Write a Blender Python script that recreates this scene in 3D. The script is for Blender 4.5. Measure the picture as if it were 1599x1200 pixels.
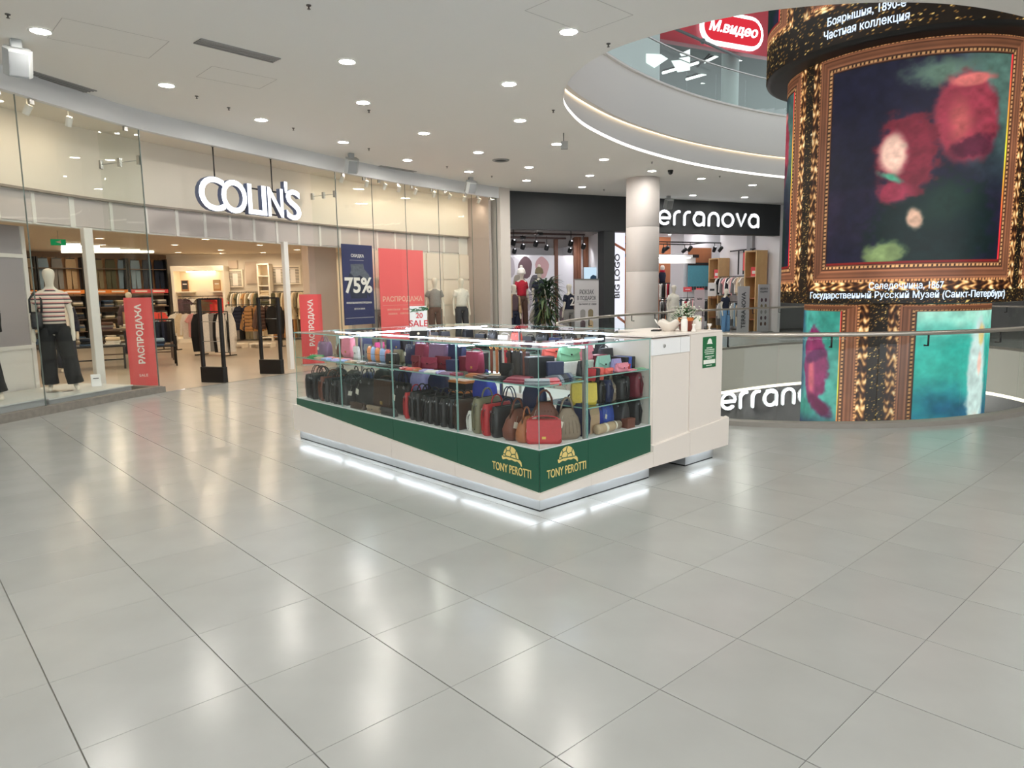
import bpy, math, random
import numpy as np
from math import sin, cos, pi, radians, hypot, atan2, sqrt
from mathutils import Vector, Matrix
from mathutils.geometry import tessellate_polygon

S = bpy.context.scene
COL = S.collection
for _o in list(bpy.data.objects):
    bpy.data.objects.remove(_o)
random.seed(7)
RNG = np.random.default_rng(11)

# ------------------------------------------------------------------ camera
CAM_H = 1.595
PITCH, ROLL, FPX = radians(7.406), radians(0.889), 1090.8
_f = Vector((0, cos(PITCH), -sin(PITCH)))
_d = Vector((0, -sin(PITCH), -cos(PITCH)))
_x = Vector((1, 0, 0))
AX = cos(ROLL) * _x + sin(ROLL) * _d          # image right
AD = -sin(ROLL) * _x + cos(ROLL) * _d         # image down
cam_data = bpy.data.cameras.new('camera')
cam_data.sensor_width = 36.0
cam_data.lens = FPX / 1599.0 * 36.0
cam_data.clip_start, cam_data.clip_end = 0.05, 200
cam = bpy.data.objects.new('camera', cam_data)
COL.objects.link(cam)
cam.matrix_world = Matrix(((AX.x, -AD.x, -_f.x, 0), (AX.y, -AD.y, -_f.y, 0), (AX.z, -AD.z, -_f.z, CAM_H), (0, 0, 0, 1)))
S.camera = cam

# ------------------------------------------------------------------ world, exposure
S.view_settings.view_transform = 'Standard'
S.view_settings.look = 'None'
S.view_settings.gamma = 1.0
S.view_settings.use_curve_mapping = False
S.view_settings.exposure = 0.0
S.cycles.max_bounces = 14
S.cycles.diffuse_bounces = 8
S.cycles.transparent_max_bounces = 24
W = bpy.data.worlds.new('hall_daylight')
S.world = W
W.use_nodes = True
W.node_tree.nodes['Background'].inputs[0].default_value = (0.92, 0.96, 1.0, 1)
W.node_tree.nodes['Background'].inputs[1].default_value = 2.6
LAMP_POWER = 275.0        # radiance of the mall downlights
SHOP_POWER = 270.0        # radiance of the warm shop downlights


def ray(u, v):
    """direction of the line of sight through pixel (u, v) of the 1599x1200 frame"""
    return AX * ((u - 799.5) / FPX) + AD * ((v - 600) / FPX) + _f


def onz(u, v, z=0.0):
    d = ray(u, v)
    t = (z - CAM_H) / d.z
    return Vector((d.x * t, d.y * t, z))


def aty(u, v, y):
    d = ray(u, v)
    t = y / d.y
    return Vector((d.x * t, y, CAM_H + d.z * t))


def zat(u, v, x, y):
    """height seen at pixel (u, v) on the vertical through (x, y)"""
    d = ray(u, v)
    return CAM_H + d.z * hypot(x, y) / hypot(d.x, d.y)


# ------------------------------------------------------------------ materials
def lin(c):
    if isinstance(c, str):
        c = c.lstrip('#')
        c = tuple(int(c[i:i + 2], 16) / 255 for i in (0, 2, 4))
    return tuple((x / 12.92 if x <= 0.04045 else ((x + 0.055) / 1.055) ** 2.4) for x in c)


_MATS = {}


def mat(name, color, rough=0.5, metal=0.0, noise=0.0, nscale=8.0, emit=None, power=0.0, bump=0.0, spec=0.5, vary=0.0, coat=0.0):
    key = name
    if key in _MATS:
        return _MATS[key]
    m = bpy.data.materials.new(name)
    m.use_nodes = True
    nt = m.node_tree
    b = nt.nodes['Principled BSDF']
    c = lin(color)
    b.inputs['Base Color'].default_value = (*c, 1)
    b.inputs['Roughness'].default_value = rough
    b.inputs['Metallic'].default_value = metal
    b.inputs['Specular IOR Level'].default_value = spec
    if coat:
        b.inputs['Coat Weight'].default_value = coat
        b.inputs['Coat Roughness'].default_value = 0.08
    if emit is not None:
        b.inputs['Emission Color'].default_value = (*lin(emit), 1)
        b.inputs['Emission Strength'].default_value = power
    src = None
    if noise or bump:
        tc = nt.nodes.new('ShaderNodeTexCoord')
        nz = nt.nodes.new('ShaderNodeTexNoise')
        nz.inputs['Scale'].default_value = nscale
        nz.inputs['Detail'].default_value = 4
        nt.links.new(tc.outputs['Object'], nz.inputs['Vector'])
        src = nz.outputs['Fac']
    if noise or vary:
        hsv = nt.nodes.new('ShaderNodeHueSaturation')
        hsv.inputs['Color'].default_value = (*c, 1)
        val = None
        if noise:
            mr = nt.nodes.new('ShaderNodeMapRange')
            mr.inputs[1].default_value, mr.inputs[2].default_value = 0.25, 0.75
            mr.inputs[3].default_value, mr.inputs[4].default_value = 1 - noise, 1 + noise
            nt.links.new(src, mr.inputs[0])
            val = mr.outputs[0]
        if vary:
            oi = nt.nodes.new('ShaderNodeObjectInfo')
            mr2 = nt.nodes.new('ShaderNodeMapRange')
            mr2.inputs[3].default_value, mr2.inputs[4].default_value = 1 - vary, 1 + vary
            nt.links.new(oi.outputs['Random'], mr2.inputs[0])
            if val is None:
                val = mr2.outputs[0]
            else:
                mu = nt.nodes.new('ShaderNodeMath')
                mu.operation = 'MULTIPLY'
                nt.links.new(val, mu.inputs[0])
                nt.links.new(mr2.outputs[0], mu.inputs[1])
                val = mu.outputs[0]
        nt.links.new(val, hsv.inputs['Value'])
        nt.links.new(hsv.outputs['Color'], b.inputs['Base Color'])
    if bump:
        bp = nt.nodes.new('ShaderNodeBump')
        bp.inputs['Strength'].default_value = bump
        bp.inputs['Distance'].default_value = 0.01
        nt.links.new(src, bp.inputs['Height'])
        nt.links.new(bp.outputs['Normal'], b.inputs['Normal'])
    _MATS[key] = m
    return m


def glow(name, color, power):
    if name in _MATS:
        return _MATS[name]
    m = bpy.data.materials.new(name)
    m.use_nodes = True
    nt = m.node_tree
    for n in list(nt.nodes):
        nt.nodes.remove(n)
    o = nt.nodes.new('ShaderNodeOutputMaterial')
    e = nt.nodes.new('ShaderNodeEmission')
    e.inputs[0].default_value = (*lin(color), 1)
    e.inputs[1].default_value = power
    nt.links.new(e.outputs[0], o.inputs[0])
    _MATS[name] = m
    return m


def glass_mat(name, tint, refl=1.0, rough=0.0):
    """thin clear pane: tinted straight-through light plus Fresnel reflection"""
    if name in _MATS:
        return _MATS[name]
    m = bpy.data.materials.new(name)
    m.use_nodes = True
    nt = m.node_tree
    for n in list(nt.nodes):
        nt.nodes.remove(n)
    o = nt.nodes.new('ShaderNodeOutputMaterial')
    t = nt.nodes.new('ShaderNodeBsdfTransparent')
    t.inputs[0].default_value = (*lin(tint), 1)
    g = nt.nodes.new('ShaderNodeBsdfGlossy')
    g.inputs['Roughness'].default_value = rough
    g.inputs[0].default_value = (refl, refl, refl, 1)
    fr = nt.nodes.new('ShaderNodeFresnel')
    fr.inputs[0].default_value = 1.45
    mx = nt.nodes.new('ShaderNodeMixShader')
    gm = nt.nodes.new('ShaderNodeNewGeometry')
    iv = nt.nodes.new('ShaderNodeMath')
    iv.operation = 'SUBTRACT'
    iv.inputs[0].default_value = 1.0
    nt.links.new(gm.outputs['Backfacing'], iv.inputs[1])
    ml = nt.nodes.new('ShaderNodeMath')
    ml.operation = 'MULTIPLY'
    nt.links.new(fr.outputs[0], ml.inputs[0])
    nt.links.new(iv.outputs[0], ml.inputs[1])
    nt.links.new(ml.outputs[0], mx.inputs[0])
    nt.links.new(t.outputs[0], mx.inputs[1])
    nt.links.new(g.outputs[0], mx.inputs[2])
    nt.links.new(mx.outputs[0], o.inputs[0])
    _MATS[name] = m
    return m


def screen_mat(name, power):
    """self-luminous display: colours stored per vertex of the screen"""
    m = bpy.data.materials.new(name)
    m.use_nodes = True
    nt = m.node_tree
    for n in list(nt.nodes):
        nt.nodes.remove(n)
    o = nt.nodes.new('ShaderNodeOutputMaterial')
    e = nt.nodes.new('ShaderNodeEmission')
    a = nt.nodes.new('ShaderNodeVertexColor')
    a.layer_name = 'picture'
    e.inputs[1].default_value = power
    g = nt.nodes.new('ShaderNodeBsdfGlossy')
    g.inputs[0].default_value = (0.03, 0.03, 0.03, 1)
    g.inputs['Roughness'].default_value = 0.4
    ad = nt.nodes.new('ShaderNodeAddShader')
    nt.links.new(a.outputs[0], e.inputs[0])
    nt.links.new(e.outputs[0], ad.inputs[0])
    nt.links.new(g.outputs[0], ad.inputs[1])
    nt.links.new(ad.outputs[0], o.inputs[0])
    return m


# ------------------------------------------------------------------ mesh builder
class G:
    def __init__(self):
        self.v, self.f, self.s = [], [], []

    def add(self, vs, fs, smooth=False):
        n = len(self.v)
        self.v += [tuple(p) for p in vs]
        self.f += [tuple(i + n for i in f) for f in fs]
        self.s += [smooth] * len(fs)
        return self

    def box(self, x0, x1, y0, y1, z0, z1):
        return self.add([(x0, y0, z0), (x1, y0, z0), (x1, y1, z0), (x0, y1, z0), (x0, y0, z1), (x1, y0, z1), (x1, y1, z1), (x0, y1, z1)],
                        [(0, 3, 2, 1), (4, 5, 6, 7), (0, 1, 5, 4), (1, 2, 6, 5), (2, 3, 7, 6), (3, 0, 4, 7)])

    def bevbox(self, x0, x1, y0, y1, z0, z1, r=0.01):
        """box with chamfered vertical edges and a chamfered top"""
        def ring(i, z):
            a, b, c, d = x0 + i, x1 - i, y0 + i, y1 - i
            return [(a + r, c, z), (b - r, c, z), (b, c + r, z), (b, d - r, z), (b - r, d, z), (a + r, d, z), (a, d - r, z), (a, c + r, z)]
        return self.loft([ring(0, z0), ring(0, z1 - r), ring(r * .7, z1)], smooth=False)

    def loft(self, rings, smooth=True, cap=True, closed=True):
        n = len(rings[0])
        vs = [p for r in rings for p in r]
        fs = []
        m = n if closed else n - 1
        for k in range(len(rings) - 1):
            for i in range(m):
                j = (i + 1) % n
                fs.append((k * n + i, k * n + j, (k + 1) * n + j, (k + 1) * n + i))
        self.add(vs, fs, smooth)
        if cap and closed:
            b = len(self.v) - len(vs)
            self.f.append(tuple(b + i for i in reversed(range(n))))
            self.f.append(tuple(b + (len(rings) - 1) * n + i for i in range(n)))
            self.s += [False, False]
        return self

    def ext(self, poly, vec):
        """extrude a planar polygon (3-D points) along vec"""
        vec = Vector(vec)
        a = [Vector(p) for p in poly]
        return self.loft([a, [p + vec for p in a]], smooth=False)

    def tube(self, pts, r, n=8, cap=True):
        pts = [Vector(p) for p in pts]
        rs = r if isinstance(r, (list, tuple)) else [r] * len(pts)
        rings = []
        up = None
        for i, p in enumerate(pts):
            t = (pts[min(i + 1, len(pts) - 1)] - pts[max(i - 1, 0)]).normalized()
            if up is None:
                up = Vector((0, 0, 1)) if abs(t.z) < 0.9 else Vector((1, 0, 0))
            s = t.cross(up).normalized()
            up = s.cross(t).normalized()
            rings.append([p + (s * cos(2 * pi * k / n) + up * sin(2 * pi * k / n)) * rs[i] for k in range(n)])
        return self.loft(rings, cap=cap)

    def lathe(self, prof, c=(0, 0, 0), n=16, smooth=True, cap=True):
        rings = [[(c[0] + r * cos(2 * pi * k / n), c[1] + r * sin(2 * pi * k / n), c[2] + z) for k in range(n)] for r, z in prof]
        return self.loft(rings, smooth=smooth, cap=cap)

    def ball(self, c, rx, ry=None, rz=None, n=12, m=8):
        ry, rz = ry or rx, rz or rx
        rings = []
        for i in range(1, m):
            a = -pi / 2 + pi * i / m
            rings.append([(c[0] + rx * cos(a) * cos(2 * pi * k / n), c[1] + ry * cos(a) * sin(2 * pi * k / n), c[2] + rz * sin(a)) for k in range(n)])
        return self.loft(rings)

    def ribbon(self, pts, w, t, normal=(0, 1, 0)):
        """flat stroke of width w (in the plane perpendicular to normal) and thickness t along a polyline"""
        nrm = Vector(normal).normalized()
        pts = [Vector(p) for p in pts]
        rings = []
        for i, p in enumerate(pts):
            tg = (pts[min(i + 1, len(pts) - 1)] - pts[max(i - 1, 0)]).normalized()
            s = tg.cross(nrm).normalized()
            h, q = s * w / 2, nrm * t / 2
            rings.append([p + h + q, p - h + q, p - h - q, p + h - q])
        return self.loft(rings, smooth=False)

    def poly(self, pts2, z=0.0):
        """flat polygon (possibly concave), triangulated"""
        a = [Vector((p[0], p[1], z)) for p in pts2]
        tri = tessellate_polygon([a])
        return self.add(a, tri)

    def xf(self, M):
        self.v = [tuple(M @ Vector(p)) for p in self.v]
        return self

    def mesh(self, name, m):
        me = bpy.data.meshes.new(name)
        me.from_pydata([tuple(p) for p in self.v], [], self.f)
        me.polygons.foreach_set('use_smooth', self.s)
        for k in (m if isinstance(m, (list, tuple)) else [m]):
            me.materials.append(k)
        me.update()
        return me


def new(name, me, parent=None, loc=None, rot=None, mw=None):
    o = bpy.data.objects.new(name, me)
    COL.objects.link(o)
    if parent:
        o.parent = parent
    if mw is not None:
        o.matrix_local = mw
    if loc is not None:
        o.location = loc
    if rot is not None:
        o.rotation_euler = rot if isinstance(rot, (tuple, list)) else (0, 0, rot)
    return o


def tag(o, label, cat, group=None):
    o['label'] = label
    o['category'] = cat
    if group:
        o['group'] = group
    return o


def part(name, g, m, parent, label=None, loc=None, rot=None, mw=None, stuff=False):
    o = new(name, g.mesh(name, m), parent, loc, rot, mw)
    if label:
        o['label'] = label
    if stuff:
        o['kind'] = 'stuff'
    return o


def thing(name, label, cat, loc=(0, 0, 0), rot=0.0, group=None):
    return tag(new(name, None, None, loc, rot), label, cat, group)


def solid(name, g, m, label, cat, group=None, loc=None, rot=None, mw=None):
    return tag(new(name, g.mesh(name, m), None, loc, rot, mw), label, cat, group)


def struct(name, g, m, label=None, loc=None, rot=None):
    o = new(name, g.mesh(name, m) if g else None, None, loc, rot)
    o['kind'] = 'structure'
    if label:
        o['label'] = label
    return o


def dup(root, loc=None, rot=None, label=None, group=None, mats=None, scale=None):
    """copy a thing, its parts and their sub-parts; mats swaps materials by part name"""
    def cp(o, parent):
        c = o.copy()
        COL.objects.link(c)
        if parent:
            c.parent = parent
        base = o.name.split('.')[0]
        if mats and base in mats and o.data:
            c.material_slots[0].link = 'OBJECT'
            c.material_slots[0].material = mats[base]
        for k in o.children:
            cp(k, c)
        return c
    r = cp(root, None)
    if loc is not None:
        r.location = loc
    if rot is not None:
        r.rotation_euler = rot if isinstance(rot, (tuple, list)) else (0, 0, rot)
    if scale is not None:
        r.scale = (scale, scale, scale) if not isinstance(scale, tuple) else scale
    if label:
        r['label'] = label
    if group:
        r['group'] = group
    return r


def text_mesh(name, txt, m, w=None, h=None, depth=0.004, bold=0.0, align='CENTER', spacing=1.0, shear=0.0, res=3):
    """lettering as a mesh in the XY plane, x to the right, y up, scaled to width w and/or height h"""
    cu = bpy.data.curves.new(name, 'FONT')
    cu.body = txt
    cu.align_x = align
    cu.align_y = 'CENTER'
    cu.extrude = 0.0
    cu.offset = bold
    cu.space_character = spacing
    cu.space_line = 0.85
    cu.shear = shear
    cu.resolution_u = res
    cu.fill_mode = 'BOTH'
    cu.extrude = 0.02
    o = bpy.data.objects.new(name, cu)
    COL.objects.link(o)
    dg = bpy.context.evaluated_depsgraph_get()
    dg.update()
    me = bpy.data.meshes.new_from_object(o.evaluated_get(dg))
    bpy.data.objects.remove(o)
    bpy.data.curves.remove(cu)
    n = len(me.vertices)
    a = np.empty(n * 3)
    me.vertices.foreach_get('co', a)
    a = a.reshape(-1, 3)
    lo, hi = a.min(0), a.max(0)
    sx = w / (hi[0] - lo[0]) if w else None
    sy = h / (hi[1] - lo[1]) if h else None
    sx, sy = (sx or sy), (sy or sx)
    cx, cy = (lo[0] + hi[0]) / 2, (lo[1] + hi[1]) / 2
    if align == 'LEFT':
        cx = lo[0]
    a[:, 0] = (a[:, 0] - cx) * sx
    a[:, 1] = (a[:, 1] - cy) * sy
    a[:, 2] = (a[:, 2] / 0.04 + 0.5) * depth
    me.vertices.foreach_set('co', a.ravel())
    me.materials.clear()
    me.materials.append(m)
    me.update()
    return me


def frame_on(o, right, up=(0, 0, 1)):
    """matrix with local x along right, y along up, z out of the surface"""
    r = Vector(right).normalized()
    u = Vector(up)
    u = (u - r * u.dot(r)).normalized()
    n = r.cross(u)
    o = Vector(o)
    return Matrix(((r.x, u.x, n.x, o.x), (r.y, u.y, n.y, o.y), (r.z, u.z, n.z, o.z), (0, 0, 0, 1)))


def spline(pts, n=8, closed=False):
    """Catmull-Rom through 2-D points"""
    P = [np.array(p, float) for p in pts]
    L = len(P)
    out = []
    rng = range(L) if closed else range(L - 1)
    for i in rng:
        if closed:
            a, b, c, d = P[i - 1], P[i], P[(i + 1) % L], P[(i + 2) % L]
        else:
            b, c = P[i], P[i + 1]
            a = P[i - 1] if i else 2 * b - c
            d = P[i + 2] if i + 2 < L else 2 * c - b
        for k in range(n):
            t = k / n
            out.append(0.5 * (2 * b + (c - a) * t + (2 * a - 5 * b + 4 * c - d) * t * t + (3 * b - a - 3 * c + d) * t ** 3))
    if not closed:
        out.append(P[-1])
    return out


class Path:
    """plan curve with arc length, offsets and line-of-sight picking"""
    def __init__(self, pts, closed=False):
        self.p = [np.array(q) for q in pts]
        self.closed = closed
        self.s = [0.0]
        for i in range(1, len(self.p)):
            self.s.append(self.s[-1] + float(np.linalg.norm(self.p[i] - self.p[i - 1])))
        self.len = self.s[-1]

    def at(self, s, d=0.0):
        """point at arc length s pushed d to the left, and the tangent"""
        s = min(max(s, 0), self.len)
        i = max(0, min(len(self.s) - 2, int(np.searchsorted(self.s, s) - 1)))
        t = (s - self.s[i]) / max(1e-9, self.s[i + 1] - self.s[i])
        q = self.p[i] * (1 - t) + self.p[i + 1] * t
        j0, j1 = max(0, i - 1), min(len(self.p) - 1, i + 2)
        tg = self.p[j1] - self.p[j0]
        tg = tg / np.linalg.norm(tg)
        return Vector((q[0] - tg[1] * d, q[1] + tg[0] * d)), Vector((tg[0], tg[1]))

    def pick(self, u, v, d=0.0):
        """arc length and height where the sight line of pixel (u, v) meets the wall offset by d"""
        r = ray(u, v)
        best = None
        N = 600
        prev = None
        for k in range(N + 1):
            s = self.len * k / N
            q, _ = self.at(s, d)
            c = r.x * q.y - r.y * q.x
            if prev is not None and prev[1] * c <= 0 and q.y > 0:
                s0 = prev[0] + (s - prev[0]) * abs(prev[1]) / (abs(prev[1]) + abs(c) + 1e-12)
                qq, _ = self.at(s0, d)
                z = CAM_H + r.z * hypot(qq.x, qq.y) / hypot(r.x, r.y)
                if best is None:
                    best = (s0, z)
            prev = (s, c)
        return best

    def strip(self, g, s0, s1, z0, z1, d0=0.0, d1=None, n=None, thick=0.0):
        """vertical (or, with d1, sloping) band along the path; thick gives it a back face"""
        d1 = d0 if d1 is None else d1
        n = n or max(1, int((s1 - s0) / 0.35))
        rings = []
        for k in range(n + 1):
            s = s0 + (s1 - s0) * k / n
            a, t = self.at(s, d0)
            b, _ = self.at(s, d1)
            if thick:
                a2, _ = self.at(s, d0 + thick)
                b2, _ = self.at(s, d1 + thick)
                rings.append([(a.x, a.y, z0), (b.x, b.y, z1), (b2.x, b2.y, z1), (a2.x, a2.y, z0)])
            else:
                rings.append([(a.x, a.y, z0), (b.x, b.y, z1)])
        return g.loft(rings, smooth=bool(n > 2 and not thick), cap=bool(thick), closed=bool(thick))


ORD = ['first', 'second', 'third', 'fourth', 'fifth', 'sixth', 'seventh', 'eighth', 'ninth', 'tenth', 'eleventh', 'twelfth',
       'thirteenth', 'fourteenth', 'fifteenth', 'sixteenth', 'seventeenth', 'eighteenth', 'nineteenth', 'twentieth',
       'twenty-first', 'twenty-second', 'twenty-third', 'twenty-fourth', 'twenty-fifth', 'twenty-sixth', 'twenty-seventh',
       'twenty-eighth', 'twenty-ninth', 'thirtieth']

# ------------------------------------------------------------------ plan curves
SHOP = Path(spline([(-7.05, 5.6), (-6.92, 7.4), (-6.69, 9.0), (-6.38, 10.42), (-5.98, 11.85), (-4.93, 13.95), (-3.8, 16.05), (-2.42, 18.15), (-1.0, 20.0), (-0.28, 20.85)], 10))
VOID_PTS = [(0.88, 11.42), (0.95, 10.35), (1.38, 9.3), (2.35, 8.45), (3.3, 8.08), (4.4, 8.02), (5.4, 8.25), (6.6, 8.85), (8.6, 10.2), (10.6, 12.4), (12.0, 15.2), (12.3, 18.0), (11.2, 20.2),
            (9.4, 20.55), (7.5, 19.9), (4.92, 18.05), (2.9, 15.9), (1.6, 13.85), (1.04, 12.4)]
_vp = spline(VOID_PTS, 6, closed=True)
VOID = Path(_vp + [_vp[0]], closed=True)      # runs anticlockwise seen from above? left offset is handled by VS
_area = sum(_vp[i - 1][0] * _vp[i][1] - _vp[i][0] * _vp[i - 1][1] for i in range(len(_vp)))
VS = -1.0 if _area > 0 else 1.0               # multiply an outward offset by VS


def in_void(x, y, grow=0.0):
    ins = False
    P = _vp
    j = len(P) - 1
    for i in range(len(P)):
        if (P[i][1] > y) != (P[j][1] > y):
            xx = (P[j][0] - P[i][0]) * (y - P[i][1]) / (P[j][1] - P[i][1]) + P[i][0]
            if x < xx:
                ins = not ins
        j = i
    return ins


CEIL = 4.65
ANG = radians(42.36)
TA = Vector((cos(ANG), sin(ANG)))
TB = Vector((-sin(ANG), cos(ANG)))
# ------------------------------------------------------------------ shared materials
M_TILE = mat('porcelain tile', (0.635, 0.64, 0.63), rough=0.20, noise=0.055, nscale=2.6, vary=0.03, spec=0.36)
M_GROUT = mat('dark grout', (0.52, 0.51, 0.49), rough=0.8)
M_CEIL = mat('ceiling paint', (0.905, 0.9, 0.885), rough=0.9)
M_WHITE = mat('white paint', (0.9, 0.89, 0.87), rough=0.6)
M_CREAM = mat('cream paint', (0.89, 0.86, 0.81), rough=0.7)
M_SHOPFLOOR = mat('sand concrete floor', (0.66, 0.615, 0.56), rough=0.30, noise=0.07, nscale=0.8)
M_SHOPCEIL = mat('shop ceiling paint', (0.86, 0.82, 0.76), rough=0.9)
M_GLASS = glass_mat('clear glass', (0.985, 0.99, 0.985))
M_GLASSG = glass_mat('greenish glass', (0.985, 0.995, 0.99))
M_STEEL = mat('brushed steel', (0.72, 0.72, 0.71), rough=0.3, metal=1.0)
M_DSTEEL = mat('dark steel', (0.22, 0.22, 0.22), rough=0.4, metal=0.8)
M_BLACK = mat('black plastic', (0.055, 0.055, 0.06), rough=0.45)
M_CURB = mat('grey stone curb', (0.50, 0.48, 0.45), rough=0.6, noise=0.15, nscale=14)
M_LED = glow('cold led strip', (0.93, 0.97, 1.0), 22.0)
M_LEDW = glow('warm led strip', (1.0, 0.93, 0.82), 4.0)
M_LAMP = glow('downlight diffuser', (1.0, 0.985, 0.95), LAMP_POWER)
M_LAMPW = glow('warm downlight diffuser', (1.0, 0.91, 0.78), SHOP_POWER)
M_TUBE = glow('shop light tube', (1.0, 0.95, 0.86), 7.0)
M_SIGNW = glow('lit white letter face', (0.97, 0.98, 1.0), 2.6)
M_ANTH = mat('anthracite fascia', (0.215, 0.225, 0.235), rough=0.55)

# ------------------------------------------------------------------ floor
TS = 0.5998
TO = Vector((-1.157, 1.866))
_shop_y = [float(q[1]) for q in SHOP.p]
_shop_x = [float(q[0]) for q in SHOP.p]


def shop_x(y):
    return float(np.interp(y, _shop_y, _shop_x))


outer = [Vector((float(q[0]), float(q[1]), 0)) for q in SHOP.p] + [Vector((-0.3, 21.5, 0)), Vector((-4.5, 26, 0)), Vector((2, 33, 0)), Vector((18, 33, 0)), Vector((18, -7, 0)), Vector((-7.05, -7, 0))]
hole = [Vector((float(q[0]), float(q[1]), 0)) for q in _vp]


def holed(z, lst, hl):
    a = [Vector((p.x, p.y, z)) for p in lst]
    b = [Vector((p.x, p.y, z)) for p in hl]
    g = G()
    return g.add(a + b, [tuple(t) for t in tessellate_polygon([a, b])])


floor = struct('floor', holed(-0.006, outer, hole), M_GROUT, 'pale grey porcelain tile floor of the mall hall')
cand = []
for i in range(-34, 46):
    for j in range(-34, 46):
        c = TO + TA * ((i + 0.5) * TS) + TB * ((j + 0.5) * TS)
        if c.y < -3.0 or c.y > 27 or c.x > 15 or c.x < shop_x(c.y) - 0.35:
            continue
        if c.y > 21 and c.x < 0.0:
            continue
        cs = [TO + TA * ((i + a) * TS) + TB * ((j + b) * TS) for a, b in ((0, 0), (1, 0), (1, 1), (0, 1))]
        k = sum(in_void(p.x, p.y) for p in cs)
        if k == 4:
            continue
        # size in the picture decides which tiles are parts of their own
        dpt = Vector((c.x, c.y, -CAM_H)).dot(_f)
        vis = dpt > 0.8 and abs(Vector((c.x, c.y, -CAM_H)).dot(AX) / dpt) < 0.80 and Vector((c.x, c.y, -CAM_H)).dot(AD) / dpt < 0.62
        cand.append((0 if vis and k == 0 else 1, c.length, i, j, c, k))
cand.sort(key=lambda q: (q[0], q[1]))
gt = G()
h1, h2, bv = TS / 2 - 0.0023, TS / 2 - 0.0010, 0.0008
gt.loft([[(-h1, -h2, -0.006), (h1, -h2, -0.006), (h1, h2, -0.006), (-h1, h2, -0.006)],
         [(-h1, -h2, -bv), (h1, -h2, -bv), (h1, h2, -bv), (-h1, h2, -bv)],
         [(-h1 + bv, -h2 + bv, 0), (h1 - bv, -h2 + bv, 0), (h1 - bv, h2 - bv, 0), (-h1 + bv, h2 - bv, 0)]], smooth=False)
tile_me = gt.mesh('floor_tile', M_TILE)
rest = G()
for n, (vis, _, i, j, c, k) in enumerate(cand):
    if n < 299 and not vis:
        new('floor_tile', tile_me, floor, (c.x, c.y, 0), ANG)
    elif k == 0:
        T = Matrix.Translation((c.x, c.y, 0)) @ Matrix.Rotation(ANG, 4, 'Z')
        rest.add([T @ Vector(p) for p in gt.v], gt.f)
    else:
        for a in range(10):
            for b in range(10):
                x0, x1 = -h1 + 2 * h1 * a / 10, -h1 + 2 * h1 * (a + 1) / 10
                y0, y1 = -h2 + 2 * h2 * b / 10, -h2 + 2 * h2 * (b + 1) / 10
                m = c + TA * ((x0 + x1) / 2) + TB * ((y0 + y1) / 2)
                if in_void(m.x, m.y):
                    continue
                q = [c + TA * x + TB * y for x, y in ((x0, y0), (x1, y0), (x1, y1), (x0, y1))]
                rest.add([(p.x, p.y, 0) for p in q], [(0, 1, 2, 3)])
part('far_floor_tile', rest, M_TILE, floor, stuff=True)

# shop floor of the clothes store
pts = [(float(q[0]), float(q[1])) for q in SHOP.p] + [(-0.3, 21.2), (-3.9, 28.5), (-19, 28.5), (-19, 5.6)]
g = G().poly(pts, 0.004)
struct('floor_shop', g, M_SHOPFLOOR, 'sand coloured concrete floor inside the clothes store')

# ------------------------------------------------------------------ ceiling and bulkhead
ceiling = struct('ceiling', holed(CEIL, outer, hole), M_CEIL, 'white plaster ceiling with a large oval opening')
g = G()
SHOP.strip(g, 0, SHOP.len, 4.34, CEIL, d0=0.0, thick=0.10)
g.box(-7.2, -7.05, -7, 5.6, 0, CEIL)
struct('trim_1', g, mat('bulkhead paint', (0.84, 0.845, 0.85), rough=0.8), 'pale grey curved bulkhead over the store windows')
g = G()
rings = []
for k in range(61):
    s = SHOP.len * k / 60
    a, _ = SHOP.at(s, 0.08)
    b, _ = SHOP.at(s, 1.25)
    rings.append([(a.x, a.y, 4.40), (b.x, b.y, 4.40), (b.x, b.y, 4.6), (a.x, a.y, 4.6)])
g.loft(rings, smooth=False)
struct('trim_2', g, M_CREAM, 'cream soffit behind the store window glass')

# ------------------------------------------------------------------ oval opening overhead: cove, led lines, upper parapet
n_ = 150
g = G()
VOID.strip(g, 0, VOID.len, CEIL + 0.06, 5.34, d0=VS * 0.10, d1=VS * 0.34, n=n_)
VOID.strip(g, 0, VOID.len, CEIL + 0.06, CEIL + 0.061, d0=VS * 0.0, d1=VS * 0.10, n=n_)
struct('trim_3', g, M_WHITE, 'lower white cove of the oval ceiling opening')
g = G()
VOID.strip(g, 0, VOID.len, CEIL + 0.004, CEIL + 0.06, d0=VS * 0.004, n=n_)
struct('trim_4', g, glow('cove led', (1.0, 0.975, 0.95), 3.0), 'bright led line around the oval ceiling opening')
g = G()
VOID.strip(g, 0, VOID.len, 5.27, 6.38, d0=VS * 0.16, n=n_)
VOID.strip(g, 0, VOID.len, 5.27, 5.275, d0=VS * 0.16, d1=VS * 0.27, n=n_)
VOID.strip(g, 0, VOID.len, 6.38, 6.38, d0=VS * 0.10, d1=VS * 0.34, n=n_)
VOID.strip(g, 0, VOID.len, 6.34, 6.38, d0=VS * 0.10, n=n_)
VOID.strip(g, 0, VOID.len, 6.34, 6.34, d0=VS * 0.10, d1=VS * 0.16, n=n_)
struct('trim_5', g, M_WHITE, 'white curved parapet of the upper floor')
g = G()
VOID.strip(g, 0, VOID.len, 5.272, 5.30, d0=VS * 0.27, n=n_)
VOID.strip(g, 0, VOID.len, 5.272, 5.272, d0=VS * 0.27, d1=VS * 0.31, n=n_)
struct('trim_6', g, glow('warm cove led', (1.0, 0.9, 0.76), 2.6), 'warm led line under the upper parapet')
o = thing('upper_glass_balustrade', 'glass balustrade of the upper floor standing on the white parapet', 'balustrade')
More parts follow.
